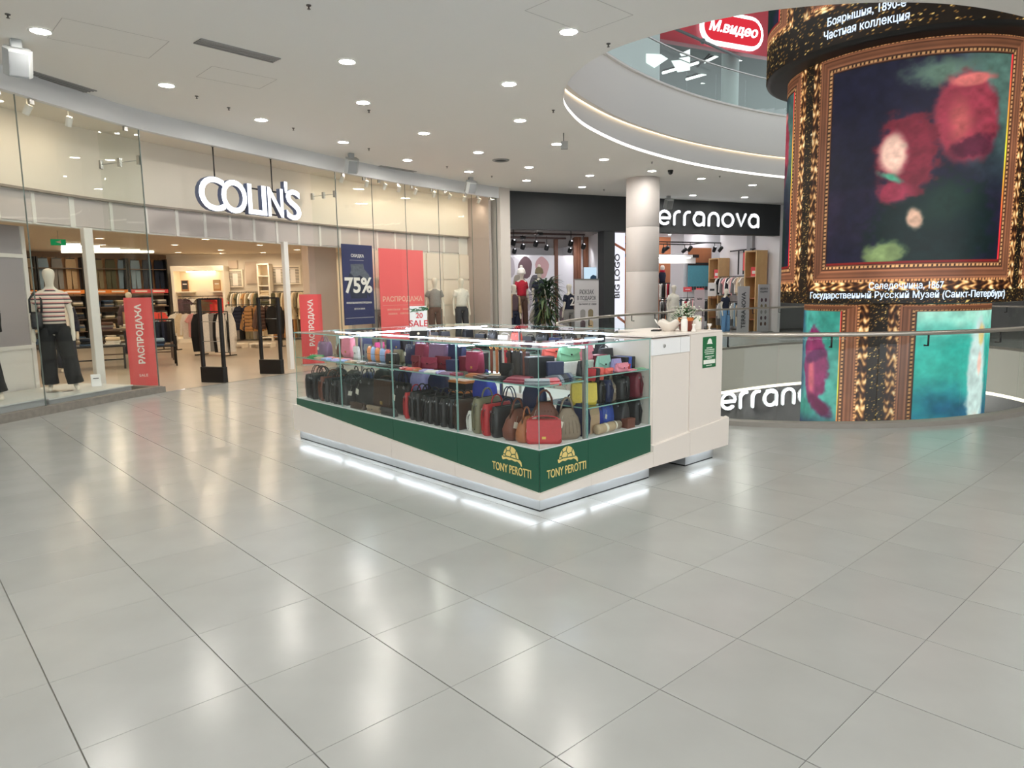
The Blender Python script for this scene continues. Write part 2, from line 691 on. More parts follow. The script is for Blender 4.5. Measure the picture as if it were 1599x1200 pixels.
for k in range(16, 30):
    g = G()
    s0, s1 = VOID.len * k / 30 + 0.01, VOID.len * (k + 1) / 30 - 0.01
    VOID.strip(g, s0, s1, 6.38, 7.25, d0=VS * 0.2, thick=VS * 0.012)
    part('glass_pane', g, M_GLASSG, o)
g = G()
g.tube([(*VOID.at(VOID.len * k / 150, VS * 0.206)[0], 7.27) for k in range(75, 151)], 0.022, 6)
part('handrail', g, M_STEEL, o)
# upper floor slab ring and added cover against sky light
g = G()
g.add([(p.x, p.y, 5.36) for p in outer] + [(p.x, p.y, 5.36) for p in [Vector((*VOID.at(VOID.len * k / 60, VS * 0.33)[0], 0)) for k in range(60)]],
      [tuple(t) for t in tessellate_polygon([[Vector((p.x, p.y, 0)) for p in outer], [Vector((*VOID.at(VOID.len * k / 60, VS * 0.33)[0], 0)) for k in range(60)]])])
struct('floor_upper', g, mat('upper floor', (0.6, 0.6, 0.58), rough=0.5))

g = G()
g.box(-20, 40, -10, 50, 14.2, 14.4)  # unseen cover added high above the opening to cut sky light
struct('sky_light_cover', g, mat('sky light cover', (0.7, 0.7, 0.7), rough=0.9))

# ------------------------------------------------------------------ floor opening: kerb, fascia, balustrade
g = G()
VOID.strip(g, 0, VOID.len, -1.12, 0.0, d0=0.0, n=n_)
VOID.strip(g, 0, VOID.len, -1.12, -1.12, d0=0.0, d1=VS * 2.6, n=n_)
struct('trim_7', g, mat('slab edge paint', (0.88, 0.87, 0.84), rough=0.7), 'pale slab edge below the glass balustrade')
g = G()
VOID.strip(g, 0, VOID.len, -1.20, -1.12, d0=0.0, n=n_)
struct('trim_8', g, glow('lower cove led', (1.0, 0.95, 0.86), 2.2), 'led line under the slab edge')
g = G()
VOID.strip(g, 0, VOID.len, 0.0, 0.055, d0=VS * 0.17, thick=-VS * 0.17, n=n_)
struct('trim_9', g, mat('kerb stone', (0.56, 0.54, 0.51), rough=0.45, noise=0.06, nscale=5), 'grey stone kerb around the floor opening')
bal = thing('glass_balustrade', 'curved glass balustrade with steel handrail around the floor opening', 'balustrade')
NP = 34
for k in range(NP):
    g = G()
    VOID.strip(g, VOID.len * k / NP + 0.006, VOID.len * (k + 1) / NP - 0.006, 0.058, 1.03, d0=VS * 0.06, thick=VS * 0.014)
    part('glass_pane', g, M_GLASSG, bal)
    c, t = VOID.at(VOID.len * (k + 0.5) / NP, VS * 0.067)
    nrm = Vector((-t.y, t.x)) * VS
    g = G()
    b0 = Vector((c.x + nrm.x * 0.0, c.y + nrm.y * 0.0, 0.93))
    g.tube([b0, b0 + Vector((nrm.x, nrm.y, 0)) * 0.06, b0 + Vector((nrm.x, nrm.y, 0)) * 0.06 + Vector((0, 0, 0.12))], 0.011, 6)
    g.lathe([(0.026, -0.006), (0.026, 0.006)], (0, 0, 0), 8) if False else None
    part('handrail_bracket', g, M_DSTEEL, bal)
g = G()
g.tube([(*VOID.at(VOID.len * k / 170, VS * 0.127)[0], 1.075) for k in range(171)], 0.026, 8)
part('handrail', g, mat('satin handrail', (0.75, 0.72, 0.68), rough=0.32, metal=0.85), bal)

# lower storey seen through the opening
g = G()
VOID.strip(g, 0, VOID.len, -5.2, -1.12, d0=VS * 1.5, n=80)
struct('wall_lower', g, mat('lower storey wall', (0.23, 0.23, 0.235), rough=0.6), 'dark shop fronts of the storey below')
g = G()
g.add([(p.x, p.y, -5.2) for p in outer], [tuple(t) for t in tessellate_polygon([[Vector((p.x, p.y, 0)) for p in outer]])])
struct('floor_lower', g, mat('lower storey floor', (0.82, 0.82, 0.8), rough=0.3))

for k in range(28):  # unseen lamps added to brighten the slab edge from below
    c, t = VOID.at(VOID.len * (k + .5) / 28, VS * (0.45 + 0.55 * (k % 2)))
    o = thing('added_lower_lamp', '%s downlight around the opening in the soffit of the storey below' % ORD[k], 'downlight', (c.x, c.y, -1.12), 0, 'downlights of the storey below')
    part('diffuser', G().lathe([(0.12, -0.012), (0.04, -0.013)], n=14), M_LAMP, o)
    part('trim_ring', G().lathe([(0.12, -0.012), (0.15, -0.012), (0.15, 0.0)], n=14, cap=False), M_WHITE, o)

# ------------------------------------------------------------------ clothes store shell
S_END, S_R0, S_R1 = 6.36, 11.06, 16.98
g = G()
SHOP.strip(g, 0, S_END, 0, 0.115, d0=-0.01, thick=0.13)
e0, t0 = SHOP.at(S_END, 0.0)
n0 = Vector((-t0.y, t0.x))
p0 = Vector((e0.x, e0.y, 0))
p1 = p0 + Vector((n0.x, n0.y, 0)) * 0.95
for a in (0,):
    w = Vector((t0.x, t0.y, 0)) * 0.07
    g.ext([p0 + w, p1 + w, p1 - w, p0 - w], (0, 0, 0.10))
SHOP.strip(g, S_R0, S_R1, 0, 0.115, d0=-0.01, thick=0.32)
struct('baseboard_left', g, M_CURB, 'grey stone plinth under the store window glass')


def glazing(name, label, cuts, s_end):
    w = struct(name, None, None, label)
    for a, b in zip(cuts, cuts[1:]):
        gg = G()
        SHOP.strip(gg, a + 0.006, b - 0.006, 0.10, 4.38, d0=0.06, thick=0.012)
        part('glass_pane', gg, M_GLASS, w)
        for s in ((a, b) if b == cuts[-1] else (a,)):
            c, t = SHOP.at(s, 0.066)
            ee = 0.003 if s not in (cuts[0], cuts[-1]) else 0.006
            part('glass_edge', G().box(-ee, ee, -0.009, 0.009, 0.10, 4.38), mat('dark glass joint', (0.42, 0.46, 0.44), rough=0.3), w, loc=(c.x, c.y, 0), rot=atan2(t.y, t.x))
        for s in (a + 0.25, b - 0.25):
            c, t = SHOP.at(s, 0.066)
            q = G().box(-0.035, 0.035, -0.02, 0.02, 4.27, 4.40)
            part('glass_clamp', q, M_STEEL, w, loc=(c.x, c.y, 0), rot=atan2(t.y, t.x))
    return w


win1 = glazing('window_1', 'tall clear glass panes left of the store entrance', [0.0, 2.0, 4.2, S_END], S_END)
win2 = glazing('window_2', 'tall clear glass panes right of the store entrance', [S_R0, 12.22, 13.37, 14.60, 15.94, S_R1], S_R1)
for w, s, d in ((win1, S_END, 0.95), (win2, S_R0, 0.75)):
    c, t = SHOP.at(s, 0.07)
    nn = Vector((-t.y, t.x))
    g = G()
    a, b, th = Vector((c.x, c.y, 0)), Vector((c.x + nn.x * d, c.y + nn.y * d, 0)), Vector((t.x, t.y, 0)) * 0.006
    g.ext([a + th, b + th, b - th, a - th], (0, 0, 4.38 - 0.1))
    g.xf(Matrix.Translation((0, 0, 0.1)))
    part('return_pane', g, M_GLASS, w)
    g = G().tube([a + Vector((0, 0, 3.86)), b + Vector((0, 0, 3.86))], 0.006, 6)
    part('stabiliser_rod', g, M_STEEL, w)
    for f in (0.04, 0.5, 0.96):
        q = a.lerp(b, f)
        part('glass_clamp', G().box(-0.03, 0.03, -0.025, 0.025, -0.07, 0.07), M_STEEL, w, loc=(q.x, q.y, 3.86), rot=atan2(nn.y, nn.x))

DIN = 1.0
wl = struct('wall_left', None, None, 'cream inner wall of the store front with a band of framed panels')
g = G()
SHOP.strip(g, 0, SHOP.len, 3.28, 4.5, d0=DIN, thick=0.25)
part('upper_wall', g, M_CREAM, wl)
g = G()
SHOP.strip(g, 0.0, SHOP.len, 3.255, 3.29, d0=DIN - 0.05, thick=0.06)
part('ledge', g, mat('dark ledge', (0.58, 0.54, 0.5), rough=0.6), wl)
g = G()
SHOP.strip(g, 3.9, SHOP.len, 2.77, 3.26, d0=DIN + 0.06, thick=0.15)
part('panel_backing', g, M_WHITE, wl)
M_PANEL = mat('lavender grey mesh panel', (0.78, 0.745, 0.73), rough=0.6)
seams = [4.0 + 0.62 * k for k in range(21)]
for a, b in zip(seams, seams[1:]):
    g = G()
    SHOP.strip(g, a + 0.03, b - 0.03, 2.80, 3.235, d0=DIN + 0.035, thick=0.022, n=1)
    part('panel', g, M_PANEL, wl)
    g = G()
    SHOP.strip(g, b - 0.03, b + 0.03, 2.77, 3.26, d0=DIN + 0.02, thick=0.035, n=1)
    part('mullion', g, M_WHITE, wl)
# right display: the panelled wall reaches the floor
wr = struct('wall_display', None, None, 'cream panelled back wall of the right shop window')
g = G()
SHOP.strip(g, 12.35, SHOP.len, 0.1, 2.78, d0=DIN + 0.06, thick=0.12)
part('backing', g, M_CREAM, wr)
for a in [12.4 + 0.66 * k for k in range(7)]:
    for z0, z1 in ((1.3, 2.0), (2.04, 2.74), (0.35, 1.26)):
        g = G()
        SHOP.strip(g, a + 0.035, a + 0.625, z0, z1, d0=DIN + 0.02, thick=0.035, n=1)
        part('panel', g, mat('cream wall panel', (0.94, 0.89, 0.83), rough=0.6), wr)
g = G()
c, t = SHOP.at(SHOP.len - 0.35, 0.12)
c2, _ = SHOP.at(SHOP.len - 0.30, DIN + 0.1)
n2 = Vector((t.x, t.y, 0)) * 0.1
a, b = Vector((c.x, c.y, 0)), Vector((c2.x, c2.y, 0))
g.ext([a, b, b + n2, a + n2], (0, 0, 4.4))
struct('wall_return', g, mat('taupe paint', (0.72, 0.67, 0.65), rough=0.7), 'taupe side wall closing the right shop window')
g = G()
SHOP.strip(g, 12.35, S_R1 - 0.3, 0.0, 0.22, d0=0.35, thick=0.85)
struct('trim_10', g, M_CREAM, 'raised cream display floor behind the right window')
# white end pillar between the two shops
g = G()
c, t = SHOP.at(SHOP.len, 0.0)
ang = atan2(t.y, t.x)
g.box(-0.03, 0.40, -0.05, 0.55, 0, CEIL)
o = struct('trim_11', g, mat('pillar paint', (0.84, 0.81, 0.78), rough=0.6), 'white pillar between the clothes store and the dark shop front', (c.x, c.y, 0), ang)

# shop interior shell
g = G()
g.poly([(float(SHOP.at(SHOP.len * k / 30, DIN + 0.1)[0].x), float(SHOP.at(SHOP.len * k / 30, DIN + 0.1)[0].y)) for k in range(31)] + [(-3.9, 28.5), (-19, 28.5), (-19, 5.6)], 3.18)
struct('ceiling_shop', g, M_SHOPCEIL, 'warm beige ceiling inside the clothes store')
BW = lambda x0, y0, x1, y1, h=3.18, th=0.15: G().ext([(x0, y0, 0), (x1, y1, 0), (x1 + th * (y1 - y0) / hypot(x1 - x0, y1 - y0), y1 - th * (x1 - x0) / hypot(x1 - x0, y1 - y0), 0),
                                                      (x0 + th * (y1 - y0) / hypot(x1 - x0, y1 - y0), y0 - th * (x1 - x0) / hypot(x1 - x0, y1 - y0), 0)], (0, 0, h))
struct('wall_back', BW(-4.2, 26.6, -12.6, 26.0), M_CREAM, 'warm white back wall of the clothes store')
struct('wall_denim', BW(-12.6, 26.0, -18.6, 19.5), mat('brown timber wall', (0.52, 0.43, 0.36), rough=0.7, noise=0.12, nscale=3), 'brown timber wall behind the denim shelves')
struct('wall_side', BW(-18.6, 19.5, -18.9, 5.6), M_CREAM)
struct('wall_side_right', BW(-1.6, 21.0, -4.2, 26.6), M_CREAM)
struct('wall_front', BW(-7.06, 5.6, -18.9, 5.6), M_CREAM)
# white posts of the entrance and the left display screen
for x, y, w, nm in ((-7.02, 11.83, 0.07, 'left'), (-4.88, 15.39, 0.056, 'right')):
    struct('trim_12' if nm == 'left' else 'trim_13', G().bevbox(-w, w, -w, w, 0.0, 2.775, 0.008), M_WHITE, 'white square post on the %s of the store entrance' % nm, (x, y, 0), 0.95)
struct('trim_14', G().bevbox(-0.36, 0.36, -0.36, 0.36, 0, 3.18, 0.01), mat('pier paint', (0.83, 0.77, 0.72), rough=0.7), 'beige square pier inside the store right of the entrance', (-4.93, 18.3, 0), 0.5)

# ------------------------------------------------------------------ dark shop front on the right and round column
FA, FB = Vector((0.0, 21.54)), Vector((10.6, 26.45))
FD = (FB - FA).normalized()
FN = Vector((-FD.y, FD.x))


def fac(u, v, d=0.0):
    """distance along the facade plane (pushed d behind) and height at pixel"""
    r = ray(u, v)
    o_ = FA + FN * d
    k = (o_.x * FN.x + o_.y * FN.y) / (r.x * FN.x + r.y * FN.y)
    p = Vector((r.x * k, r.y * k))
    return (p - o_).dot(FD), CAM_H + r.z * k


def fpt(s, z=0.0, d=0.0):
    p = FA + FD * s + FN * d
    return Vector((p.x, p.y, z))


def fbox(g, s0, s1, d0, d1, z0, z1):
    p = [fpt(s0, z0, d0), fpt(s1, z0, d0), fpt(s1, z0, d1), fpt(s0, z0, d1)]
    return g.ext(p, (0, 0, z1 - z0))


FANG = atan2(FD.y, FD.x)
# ------------------------------------------------------------------ ceiling fixtures
def downlight_proto():
    t = thing('downlight', 'round recessed downlight', 'downlight', (0, 0, CEIL))
    g = G().lathe([(0.098, -0.002), (0.104, -0.012), (0.125, -0.010), (0.128, -0.001)], n=20, cap=False)
    part('trim_ring', g, mat('lamp ring', (0.9, 0.9, 0.88), rough=0.5), t)
    g = G().lathe([(0.099, -0.004), (0.04, -0.005)], n=20)
    part('diffuser', g, M_LAMP, t)
    return t


DL_PX = [(888, 49, 'nearest the camera, left of the oval opening'), (63, 48, 'nearest the left corner beside the white speaker'), (542, 96, 'in front of the long air slot'),
         (795, 131, 'straight behind the nearest one'), (260, 133, 'between the two air slots'), (567, 160, 'behind the lone near middle one'), (408, 187, 'above the lit store letters'),
         (812, 188, 'level with the left tip of the oval opening'), (662, 208, 'in the middle of the ceiling field'), (869, 225, 'beside the bracket near the led cove'), (536, 222, 'above the white speaker over the glass panes'),
         (747, 238, 'in the middle of the far row'), (636, 250, 'beside the thin far air slot'), (943, 249, 'next to the bright led cove'), (826, 261, 'left of the far pair'), (732, 268, 'above the far white speaker'),
         (1018, 267, 'right over the round white column'), (921, 274, 'left of the round white column'), (1095, 279, 'first right of the round column under the cove'), (822, 282, 'in front of the dark fascia'),
         (1175, 289, 'right of the column close to the led tower'), (909, 292, 'closest to the dark fascia left of the column'), (1082, 305, 'right above the white letter sign'), (1163, 308, 'above the end of the white letter sign')]
dl = downlight_proto()
for k, (u, v, w) in enumerate(DL_PX):
    p = onz(u, v, CEIL)
    o = dl if k == 0 else dup(dl)
    o.location = (p.x, p.y, CEIL)
    o['label'] = 'round recessed downlight %s' % w
    o['group'] = 'ceiling downlights'
for k, (x, y) in enumerate([(0.5, 5.6), (-2.3, 6.3), (2.9, 5.2), (-4.9, 5.2), (-1.2, 3.4), (1.6, 2.6), (4.6, 4.4), (-3.6, 2.2), (0.2, 0.4), (3.0, 0.0), (5.6, 2.0), (7.0, 5.0), (9.5, 6.5), (-5.6, 0.2), (8.0, 2.5), (11, 5), (13, 9), (13.8, 13),
             (-2.4, -1.2), (1.2, -2.2), (4.4, -2.6), (14, 17), (-5.4, -2.8)]):
    o = dup(dl, (x, y, CEIL))
    o['label'] = '%s round recessed downlight of the ceiling field near or behind the viewpoint' % ORD[k]
    o['group'] = 'downlights out of view'

M_GRILLE = mat('grey air grille', (0.58, 0.58, 0.57), rough=0.5)
M_GRILLED = mat('dark air slot', (0.25, 0.25, 0.25), rough=0.7)


def slot_vent(u0, v0, u1, v1, w, label):
    a, b = onz(u0, v0, CEIL), onz(u1, v1, CEIL)
    L = (b - a).length
    t = thing('air_slot', label, 'air vent', ((a.x + b.x) / 2, (a.y + b.y) / 2, CEIL), atan2(b.y - a.y, b.x - a.x))
    g = G()
    g.box(-L / 2, L / 2, -w / 2, w / 2, -0.004, -0.001)
    part('backing', g, M_GRILLED, t)
    for s in (-1, 1):
        part('frame_rail', G().box(-L / 2, L / 2, s * w / 2 - 0.012, s * w / 2 + 0.012, -0.014, 0), M_GRILLE, t)
    for k in range(3):
        y = -w / 2 + w * (k + 1) / 4
        part('slat', G().box(-L / 2, L / 2, y - 0.016, y + 0.010, -0.012, -0.004), M_GRILLE, t)


slot_vent(308, 63, 432, 94, 0.19, 'long grey air slot in the ceiling above the lit store letters')
slot_vent(32, 110, 140, 143, 0.26, 'wide dark air slot beside the left bulkhead edge')
slot_vent(592, 259, 648, 268, 0.12, 'thin far air slot near the bulkhead over the glass panes')


def speaker(u, v, label, yaw):
    p = onz(u, v, CEIL)
    t = thing('speaker', label, 'speaker', (p.x, p.y, CEIL), yaw, 'white ceiling speakers')
    g = G().bevbox(-0.06, 0.06, -0.05, 0.05, -0.10, 0.0, 0.01)
    part('bracket', g, mat('white speaker shell', (0.66, 0.67, 0.67), rough=0.5), t)
    g = G()
    g.loft([[(-0.12, 0.10, z), (0.12, 0.10, z), (0.15, -0.02, z), (0.10, -0.11, z), (-0.10, -0.11, z), (-0.15, -0.02, z)] for z in (-0.15, 0.15)], smooth=False)
    b = part('cabinet', g, mat('white speaker shell', (0.66, 0.67, 0.67), rough=0.5), t, mw=Matrix.Translation((0, 0, -0.25)) @ Matrix.Rotation(0.5, 4, 'X'))
    g = G().box(-0.095, 0.095, -0.118, -0.111, -0.13, 0.13)
    part('grille', g, mat('speaker mesh', (0.52, 0.53, 0.54), rough=0.7), b)


speaker(24, 62, 'white box speaker hanging at the left picture edge', 0.7)
speaker(548, 240, 'white box speaker hanging above the glass panes', 0.5)
speaker(735, 277, 'white box speaker hanging by the far end of the bulkhead', 0.5)
speaker(1044, 306, 'white box speaker hanging beside the round column', 0.2)
M_SPR = mat('sprinkler metal', (0.42, 0.41, 0.4), rough=0.5, metal=0.6)
spr0 = None
SPR = []
for u, v in [(12, 22), (307, 150), (357, 168), (458, 200), (576, 172), (576, 232), (482, 8), (864, 172), (950, 68), (698, 260), (768, 275), (1018, 253), (1124, 275), (943, 296)]:
    p = onz(u, v, CEIL)
    if spr0 is None:
        spr0 = thing('sprinkler', '', 'sprinkler', (p.x, p.y, CEIL), 0, 'ceiling sprinklers')
        part('rosette', G().lathe([(0.028, 0), (0.024, -0.010)], n=10), M_SPR, spr0)
        part('head', G().lathe([(0.008, -0.010), (0.008, -0.035), (0.018, -0.038), (0.018, -0.042)], n=8), M_SPR, spr0)
        o = spr0
    else:
        o = dup(spr0, (p.x, p.y, CEIL))
    SPR.append((u, o))
for k, (u, o) in enumerate(sorted(SPR, key=lambda q: q[0])):
    o['label'] = '%s small metal sprinkler head from the left on the white ceiling' % ORD[k]
p = onz(1047, 266, CEIL)
t = thing('dome_camera', 'small black dome camera on the ceiling right of the column', 'camera', (p.x, p.y, CEIL))
part('base_ring', G().lathe([(0.07, 0), (0.07, -0.04)], n=12), M_DSTEEL, t)
part('dome', G().lathe([(0.06, -0.04), (0.055, -0.08), (0.03, -0.105), (0.008, -0.112)], n=12), M_BLACK, t)
p = onz(782, 250, CEIL)
t = thing('round_air_valve', 'flat round grey air valve in the far ceiling', 'air vent', (p.x, p.y, CEIL))
part('rim', G().lathe([(0.20, 0), (0.19, -0.02), (0.14, -0.02), (0.14, 0)], n=18, cap=False), M_GRILLE, t)
part('disc', G().lathe([(0.13, -0.004), (0.05, -0.02)], n=18), M_GRILLED, t)
t = thing('ceiling_bracket', 'thin metal bracket hanging from the ceiling by the led cove', 'bracket', (onz(880, 208, CEIL).x, onz(880, 208, CEIL).y, CEIL))
part('rod', G().tube([(0, 0, 0), (0, 0, -0.16)], 0.012, 6), M_GRILLE, t)
part('box', G().box(-0.05, 0.08, -0.05, 0.05, -0.30, -0.16), M_GRILLE, t)
# pink ring lamp cut by the top edge
t = thing('ring_pendant', 'large pink ring with a white disc on the ceiling at the top edge', 'ring decoration', (-1.09, 6.62, CEIL))
part('pink_ring', G().lathe([(0.60, -0.10), (0.72, -0.10), (0.72, -0.0), (0.60, -0.0)], n=48, cap=False), mat('pink acrylic', (0.86, 0.50, 0.70), rough=0.4), t)
part('disc', G().lathe([(0.60, -0.05), (0.1, -0.06)], n=48), mat('white acrylic', (0.9, 0.9, 0.9), rough=0.4), t)
# access hatches in the plaster
for k, (u, v, w, d) in enumerate([(170, 62, 1.1, 0.8), (370, 122, 0.9, 0.6), (905, 20, 1.0, 0.7)]):
    p = onz(u, v, CEIL)
    g = G()
    for a in (0, 1):
        g.box(-w / 2, w / 2, (a - .5) * d - 0.003, (a - .5) * d + 0.003, -0.0015, 0.001)
        g.box((a - .5) * w - 0.003, (a - .5) * w + 0.003, -d / 2, d / 2, -0.0015, 0.001)
    struct('trim_%d' % (20 + k), g, mat('hatch joint', (0.72, 0.71, 0.7), rough=0.8), 'hairline joint of a ceiling access hatch', (p.x, p.y, CEIL), 0.75)

# ------------------------------------------------------------------ led tower
LX, LY = 6.53, 12.0
LD = Vector((LX, LY)).normalized()          # towards the tower
LPERP = Vector((LD.y, -LD.x))               # to the right


def lpt(R, deg, z):
    a = radians(deg)
    return (LX - R * LD.x * cos(a) + R * LPERP.x * sin(a), LY - R * LD.y * cos(a) + R * LPERP.y * sin(a), z)


def fbm(h, w, cell, seed, octv=4):
    r = np.random.default_rng(seed)
    out = np.zeros((h, w))
    amp, tot = 1.0, 0
    for o in range(octv):
        ch, cw = int(h / cell) + 3, int(w / cell) + 3
        a = r.random((ch, cw))
        yy, xx = np.arange(h) / cell, np.arange(w) / cell
        yi, xi = yy.astype(int), xx.astype(int)
        fy, fx = (yy - yi)[:, None], (xx - xi)[None, :]
        fy, fx = fy * fy * (3 - 2 * fy), fx * fx * (3 - 2 * fx)
        A, B, C, D_ = a[np.ix_(yi, xi)], a[np.ix_(yi, xi + 1)], a[np.ix_(yi + 1, xi)], a[np.ix_(yi + 1, xi + 1)]
        out += amp * ((A * (1 - fx) + B * fx) * (1 - fy) + (C * (1 - fx) + D_ * fx) * fy)
        tot += amp
        amp *= 0.55
        cell = max(1.5, cell / 2)
    return out / tot


def mix(img, col, m):
    c = np.array(col, float)
    m = np.clip(m, 0, 1)[..., None]
    return img * (1 - m) + c * m


def ss(a, b, x):
    t = np.clip((x - a) / (b - a), 0, 1)
    return t * t * (3 - 2 * t)


def glitter(TH, Z, seed):
    h, w = TH.shape
    img = np.zeros((h, w, 3)) + np.array([0.11, 0.085, 0.06])
    n = fbm(h, w, 26, seed)
    img = img * (0.5 + n[..., None])
    r = np.random.default_rng(seed + 1)
    k = r.random((h, w))
    img = mix(img, (0.62, 0.45, 0.22), (k > 0.93) * 0.8)
    img = mix(img, (0.95, 0.80, 0.48), (k > 0.985) * 1.0)
    # larger sparkles
    rows, cols = np.mgrid[0:h, 0:w]
    for _ in range(int(h * w / 1500)):
        y, x, s = r.integers(0, h), r.integers(0, w), r.uniform(0.8, 2.6)
        y0, y1, x0, x1 = max(0, y - 8), min(h, y + 9), max(0, x - 8), min(w, x + 9)
        d = np.hypot(rows[y0:y1, x0:x1] - y, cols[y0:y1, x0:x1] - x)
        c = [(1.0, 0.86, 0.5), (0.75, 0.8, 0.25), (1.0, 0.95, 0.8)][r.integers(0, 3)]
        img[y0:y1, x0:x1] = mix(img[y0:y1, x0:x1], c, ss(s, s * 0.3, d))
    return img


def framed(img, TH, Z, R, t0, t1, z0, z1, fw, fz, seed, paint):
    """gilded picture frame around the picture field t0..t1 (deg), z0..z1"""
    h, w = TH.shape
    sx = radians(1) * R
    dx = np.maximum(np.maximum(t0 - TH, TH - t1) * sx, -9) / fw
    dz = np.maximum(z0 - Z, Z - z1) / fz
    d = np.maximum(dx, dz)
    side = dx >= dz
    along = np.where(side, Z, TH * sx)
    m = (d > 0) & (d <= 1)
    # moulding profile
    prof = np.interp(d, [0, .03, .05, .10, .18, .20, .24, .33, .45, .50, .54, .60, .64, .68, .80, .92, 1.0],
                     [.1, .15, .55, .62, .30, .22, .70, .42, .55, .30, .72, .36, .22, .55, .72, .5, .18])
    base = np.stack([0.86 * prof + 0.05, 0.57 * prof + 0.02, 0.39 * prof + 0.02], -1)
    bead = (np.abs(((along / 0.06) % 1) - 0.5) < 0.30)
    bead2 = (d > .08) & (d < .15)
    base = np.where((bead2 & bead)[..., None], np.array([0.80, 0.60, 0.40]), base)
    base = np.where((bead2 & ~bead)[..., None], np.array([0.16, 0.09, 0.06]), base)
    # carved leaves on the outer band
    o1 = (d > .66) & (d <= 1)
    ph = along / 0.21
    q = (d - .83) / .17
    leaf = np.sin(2 * pi * (ph + 0.28 * np.sin(q * 3.0))) * np.cos(q * 2.2 + 1.5 * np.sin(2 * pi * ph * 0.5))
    n = fbm(h, w, 7, seed + 5, 3)
    leaf = leaf + (n - .5) * 1.6
    cl = np.stack([np.interp(leaf, [-1, -.1, .3, .7, 1.2], v) for v in ([.12, .30, .62, .93, 1.0], [.06, .17, .42, .72, .92], [.04, .09, .24, .46, .72])], -1)
    base = np.where(o1[..., None], cl, base)
    dent = (d > .60) & (d < .66) & (np.abs(((along / 0.05) % 1) - .5) < .3)
    base = np.where(dent[..., None], np.array([0.80, 0.56, 0.36]), base)
    lightdir = np.where(side, np.where(TH < t0, 0.90, 1.05), np.where(Z > z1, 0.85, 1.1))
    base = base * (lightdir * (0.86 + 0.3 * fbm(h, w, 40, seed + 9)))[..., None]
    img = np.where(m[..., None], np.clip(base, 0, 1), img)
    inside = d <= 0
    U = (TH - t0) / (t1 - t0)
    V = (Z - z0) / (z1 - z0)
    pic = paint(U, V, h, w, seed)
    # coloured rim of light on the picture's right and lower edge
    rim = np.stack([np.ones_like(U), np.clip(np.abs(V - .55) * -1.9 + 1.0, 0.22, 1), np.full_like(U, .25)], -1)
    e = (U > 0.990) & inside
    pic = np.where(e[..., None], rim, pic)
    e = (V < 0.009) & inside
    pic = np.where(e[..., None], np.array([0.5, 0.13, 0.12]), pic)
    return np.where(inside[..., None], np.clip(pic, 0, 1), img)


def blob(U, V, cx, cy, rx, ry, rot=0.0, soft=0.35, n=None, wob=0.0):
    c, s = cos(rot), sin(rot)
    x, y = (U - cx) * c + (V - cy) * s, -(U - cx) * s + (V - cy) * c
    r = np.hypot(x / rx, y / ry)
    if n is not None:
        r = r + (n - .5) * wob
    return ss(1.0, 1.0 - soft, r)


def paint_dark(U, V, h, w, seed):
    """plain stand-in for the large painting: soft dark fields with a few warm patches"""
    n, n2 = fbm(h, w, 60, seed), fbm(h, w, 9, seed + 1, 3)
    img = np.zeros((h, w, 3)) + np.array([0.10, 0.10, 0.17])
    img = mix(img, (0.17, 0.13, 0.22), ss(.4, .8, n))
    img = mix(img, (0.30, 0.42, 0.38), ss(.55, 1.0, U + (n - .5) * .5) * ss(.25, .7, V))
    img = mix(img, (0.36, 0.46, 0.40), blob(U, V, .60, .92, .28, .10, 0, .8, n2, .7))
    img = mix(img, (0.06, 0.13, 0.13), blob(U, V, .60, .16, .42, .30, 0, .35, n2, .5))
    img = mix(img, (0.10, 0.20, 0.17), blob(U, V, .66, .30, .25, .16, .3, .9, n2, .9))
    img = mix(img, (0.56, 0.20, 0.26), blob(U, V, .74, .70, .21, .25, .12, .25, n2, .2))
    img = mix(img, (0.72, 0.34, 0.34), blob(U, V, .70, .68, .10, .16, .1, .9, n2, .5))
    img = mix(img, (0.34, 0.12, 0.2), blob(U, V, .78, .56, .16, .07, .2, .5, n2, .5))
    img = mix(img, (0.80, 0.42, 0.40), blob(U, V, .75, .88, .16, .04, .1, .5, n2, .5))
    img = mix(img, (0.45, 0.14, 0.20), blob(U, V, .44, .54, .19, .25, .1, .3, n2, .5))
    img = mix(img, (0.90, 0.74, 0.66), blob(U, V, .365, .545, .095, .13, .1, .5, n2, .3))
    img = mix(img, (0.58, 0.20, 0.28), blob(U, V, .38, .355, .12, .07, -.1, .5, n2, .6))
    img = mix(img, (0.30, 0.60, 0.48), blob(U, V, .36, .43, .10, .025, -.4, .7, n2, .7))
    img = mix(img, (0.82, 0.66, 0.56), blob(U, V, .49, .22, .055, .07, .3, .5, n2, .4))
    img = mix(img, (0.48, 0.56, 0.36), blob(U, V, .34, .05, .14, .08, .1, .5, n2, .6))
    return np.clip(img * (0.78 + 0.44 * n2[..., None]), 0, 1)


